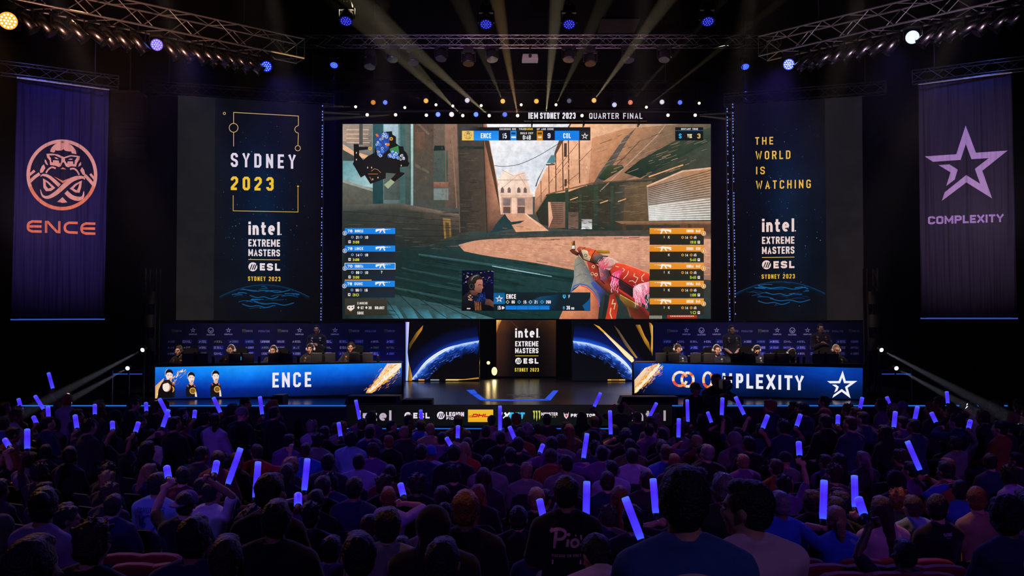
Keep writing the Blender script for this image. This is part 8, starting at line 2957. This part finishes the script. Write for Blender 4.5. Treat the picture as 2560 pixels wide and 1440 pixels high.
for side, PL in ((-1, LP), (1, RP)):
    da, db, din, zt = DESK[side]
    for i, (px, yt, turn, hr, hc, lab) in enumerate(PL):
        # stand behind the desk line at this column
        lo = at(px, yt, 19.5)
        t = 0.0
        dep = 19.5
        for _ in range(12):
            x = at(px, yt, dep).x
            t = (x - da.x) / (db.x - da.x)
            dep = da.y + (db.y - da.y) * t + 1.02
        bowed = (side > 0 and i in (2, 3))
        want = at(px, yt, dep - .12).z
        kw = dict(lean=9, nod=(34 if bowed else 2), yaw=0, top='tee', build=1.12 if (side < 0 and i == 1) else 1.0, L=(-.20, .36, .74), Rr=(.20, .37, .74))
        drop = want - (STAGEZ + 1.245 * (.97 if bowed else 1))
        b, q = stage_person(px, yt, dep, STAGEZ + drop, 1.0, turn, kw, SKIN[2 if side > 0 or i == 1 else 0], hr, HAIRC[hc] if hr[0] != 'cap' else CLOTH['black'], TEAM if side < 0 or i == 4 else TEAMN, lab,
                            'players at the desks', TRIM if side < 0 else TRIMW, HSM if (side > 0 or i in (1, 2, 3)) else HSB, side < 0 and i == 0)
        p = b.location
        # chair with a tall winged back
        ch = empty('gaming_chair', V((p.x, p.y + .02, STAGEZ)), 'tall black gaming chair of the %s player from left at the %s desk' % (ONES[i + 1], 'left' if side < 0 else 'right'), 'chair', 'gaming chairs', PI + turn)
        zs = p.z - STAGEZ
        MB().prism([(-.20, 0), (.20, 0), (.27, .25), (.25, .48), (.19, .55), (.20, .72), (.12, .80), (-.12, .80), (-.20, .72), (-.19, .55), (-.25, .48), (-.27, .25)], (0, -.20, .42 + zs), (1, 0, 0), (0, -.14, 1), (0, -1, -.14), .09).build('backrest', CHAIRM, ch)
        bevel(MB().box((0, .02, .42 + zs), (.5, .5, .10)).build('seat', CHAIRM, ch), .03)
        MB().tube([(0, 0, .05), (0, 0, .40 + zs)], .035, 10).build('gas_column', BLACKM, ch)
        st_ = MB()
        for k in range(5):
            a = 2 * PI * k / 5
            st_.tube([(0, 0, .07), (.3 * math.cos(a), .3 * math.sin(a), .045)], .022, 6)
            st_.ell((.3 * math.cos(a), .3 * math.sin(a), .03), (.03, .03, .03), None, 8, 6)
        st_.build('star_base', BLACKM, ch)
    # monitors seen from behind, plus small things on the desk top
    mons = ((487, 40, 1), (603, 40, 1), (701, 46, 1), (808, 44, 1), (903, 46, 1)) if side < 0 else ((1668, 40, -1), (1756, 52, -1), (1858, 52, -1), (1941, 46, -1), (2064, 46, -1))
    for i, (px, wpx, lean_) in enumerate(mons):
        dep = 20
        for _ in range(12):
            x = at(px, 890, dep).x
            t = (x - da.x) / (db.x - da.x)
            dep = da.y + (db.y - da.y) * t + .42
        p = at(px, 890, dep)
        mo = empty('monitor', V((p.x, p.y, zt)), 'black monitor seen from behind, %s from left on the %s desk' % (ONES[i + 1], 'left' if side < 0 else 'right'), 'monitor', 'player monitors', -.25 * side * -1 * 1.0 if False else (.22 if side < 0 else -.22))
        w = .56
        bevel(MB().prism([(-w / 2 - .0, 0), (w / 2, 0), (w / 2, .245), (-w / 2, .245)], (0, 0, -.03), (1, 0, 0), (0, .10, 1), (0, 1, -.1), .035).build('screen_panel', SATIN, mo), .006)
        MB().box((0, -.02, .09), (.06, .05, .16)).build('stand_neck', BLACKM, mo)
        MB().box((0, .02, .008), (.24, .2, .016)).build('stand_foot', BLACKM, mo)
        o = MB().box((0, .012, .23), (.05, .04, .03)).build('webcam', BLACKM, mo)
        if i == 1 and side < 0:
            MB().box((0, -.048, .10), (.012, .004, .08)).build('status_light', mat('cyan_led', (0, 0, 0), .5, emit='#28b4f0', strength=1.0), mo)
    for i, px in enumerate((533, 648, 746, 945) if side < 0 else (1722, 1840, 1995, 2010)):
        dep = 20
        for _ in range(10):
            x = at(px, 900, dep).x
            t = (x - da.x) / (db.x - da.x)
            dep = da.y + (db.y - da.y) * t + .30
        p = at(px, 900, dep)
        cu = empty('drink_can', V((p.x, p.y, zt)), 'small dark drink can standing on the %s desk top, %s from left' % ('left' if side < 0 else 'right', ONES[i + 1]), 'can', 'drink cans on the desks')
        MB().tube([(0, 0, 0), (0, 0, .008), (0, 0, .135), (0, 0, .15)], [.026, .031, .031, .026], 14).build('body', mat('can_dark', (.02, .025, .02), .3, .5), cu, smooth=True)
        MB().tube([(0, 0, .15), (0, 0, .153)], [.026, .024], 14).build('lid', ALU, cu)

# coaches on their feet behind the players
HB = lambda s, z: dict(stand=True, lean=0, L=(-.05, .19, z), Rr=(.05, .20, z - .02))
stage_person(792, 816, 22.35, STAGEZ, 1.0, 0.05, dict(HB(1, 1.16), top='collar'), SKIN[0], ('short', 0), HAIRC['dark'], TEAM, 'coach in black standing behind the left desk with hands held together', 'coaches behind the desks', TRIMW, None, False)
stage_person(1829, 815, 22.35, STAGEZ, 1.0, 0.0, dict(HB(1, .94), top='tee'), SKIN[0], ('short', 1), HAIRC['dark'], TEAM, 'coach in black tee standing behind the right desk with hands clasped low', 'coaches behind the desks', mat('team_gold', hexc('#9c8050'), .7), None, False)
stage_person(2051, 815, 22.35, STAGEZ, 1.02, -0.05, dict(HB(1, 1.17), top='collar'), SKIN[0], ('short', 0), HAIRC['black'], TEAM, 'coach in black sweater standing behind the right desk end with hands at the chest', 'coaches behind the desks', TRIM, None, False)

# camera crew and others on their feet between the front row and the stage
for (px, yt, d, face, hr, hc, top, col, lab, kw) in (
        (1790, 933, 17.15, .15, ('short', 0), 'dark', 'hoodie', 'black', 'camera operator in black facing the crowd in front of the right desk', dict(L=(-.22, .38, 1.30), Rr=(.10, .40, 1.34))),
        (1736, 955, 17.2, .5, ('cap', 0), 'black', 'tee', 'black', 'crew member in dark cap beside the camera operator', dict())):
    zt_ = at(px, yt, d).z
    s = zt_ / 1.68
    b, q = stage_person(px, yt, d, 0.0, s, face, dict(stand=True, lean=2, top=top, **kw), SKIN[1], hr, HAIRC['dark'] if hr[0] != 'cap' else CLOTH['charcoal'], CLOTH[col], lab, 'camera crew at the stage front')
p = at(1812, 962, 16.7)
vc = empty('video_camera', p, 'large dark video camera held by the operator in front of the right desk', 'camera')
bevel(MB().box((0, 0, 0), (.16, .34, .2)).build('body', SATIN, vc), .02)
MB().tube([(0, -.17, 0), (0, -.30, 0), (0, -.34, 0)], [.06, .06, .075], 14).build('lens', LENSG, vc, smooth=True)
MB().box((.10, .02, .13), (.10, .12, .07)).build('viewfinder', SATIN, vc)
MB().tube([(0, .12, .10), (0, .1, .16), (0, -.1, .16), (0, -.12, .10)], .014, 8).build('handle', SATIN, vc)
MB().tube([(0, 0, -.1), (0, 0, -p.z)], .03, 8).build('support_pole', BLACKM, vc)
for (px, yt, d, lab, hr, kw) in ((1553, 1010, 16.9, 'person on their feet with both arms up taking a picture below the right stage loudspeaker', ('cap', 0), dict(L=(-.20, .22, 1.56), Rr=(.20, .22, 1.60))),):
    zt_ = at(px, yt, d).z
    q = person_meshes(.014, ('body', 'top', 'trousers'), stand=True, top='tee', **kw)
    q['kind'] = 'tee'
    for k_, m_ in (('body', SKIN[0]), ('top', CLOTH['charcoal']), ('trousers', JEANS)):
        q[k_].materials.append(m_)
    add_person((at(px, yt, d).x, d, 0), 0.05, q, SKIN[0], hr, CLOTH['charcoal'], CLOTH['charcoal'], zt_ / 1.68, lab, 'camera crew at the stage front')

for c in CROWD:
    if c['pose'] in (4, 5) and c['y'] < 10.5 and not c['label'] is None:
        face_parts(c['obj'], c['q']['head'], HAIRC.get(c['hc'], HAIRC['dark']))
bpy.data.scenes.remove(BS)
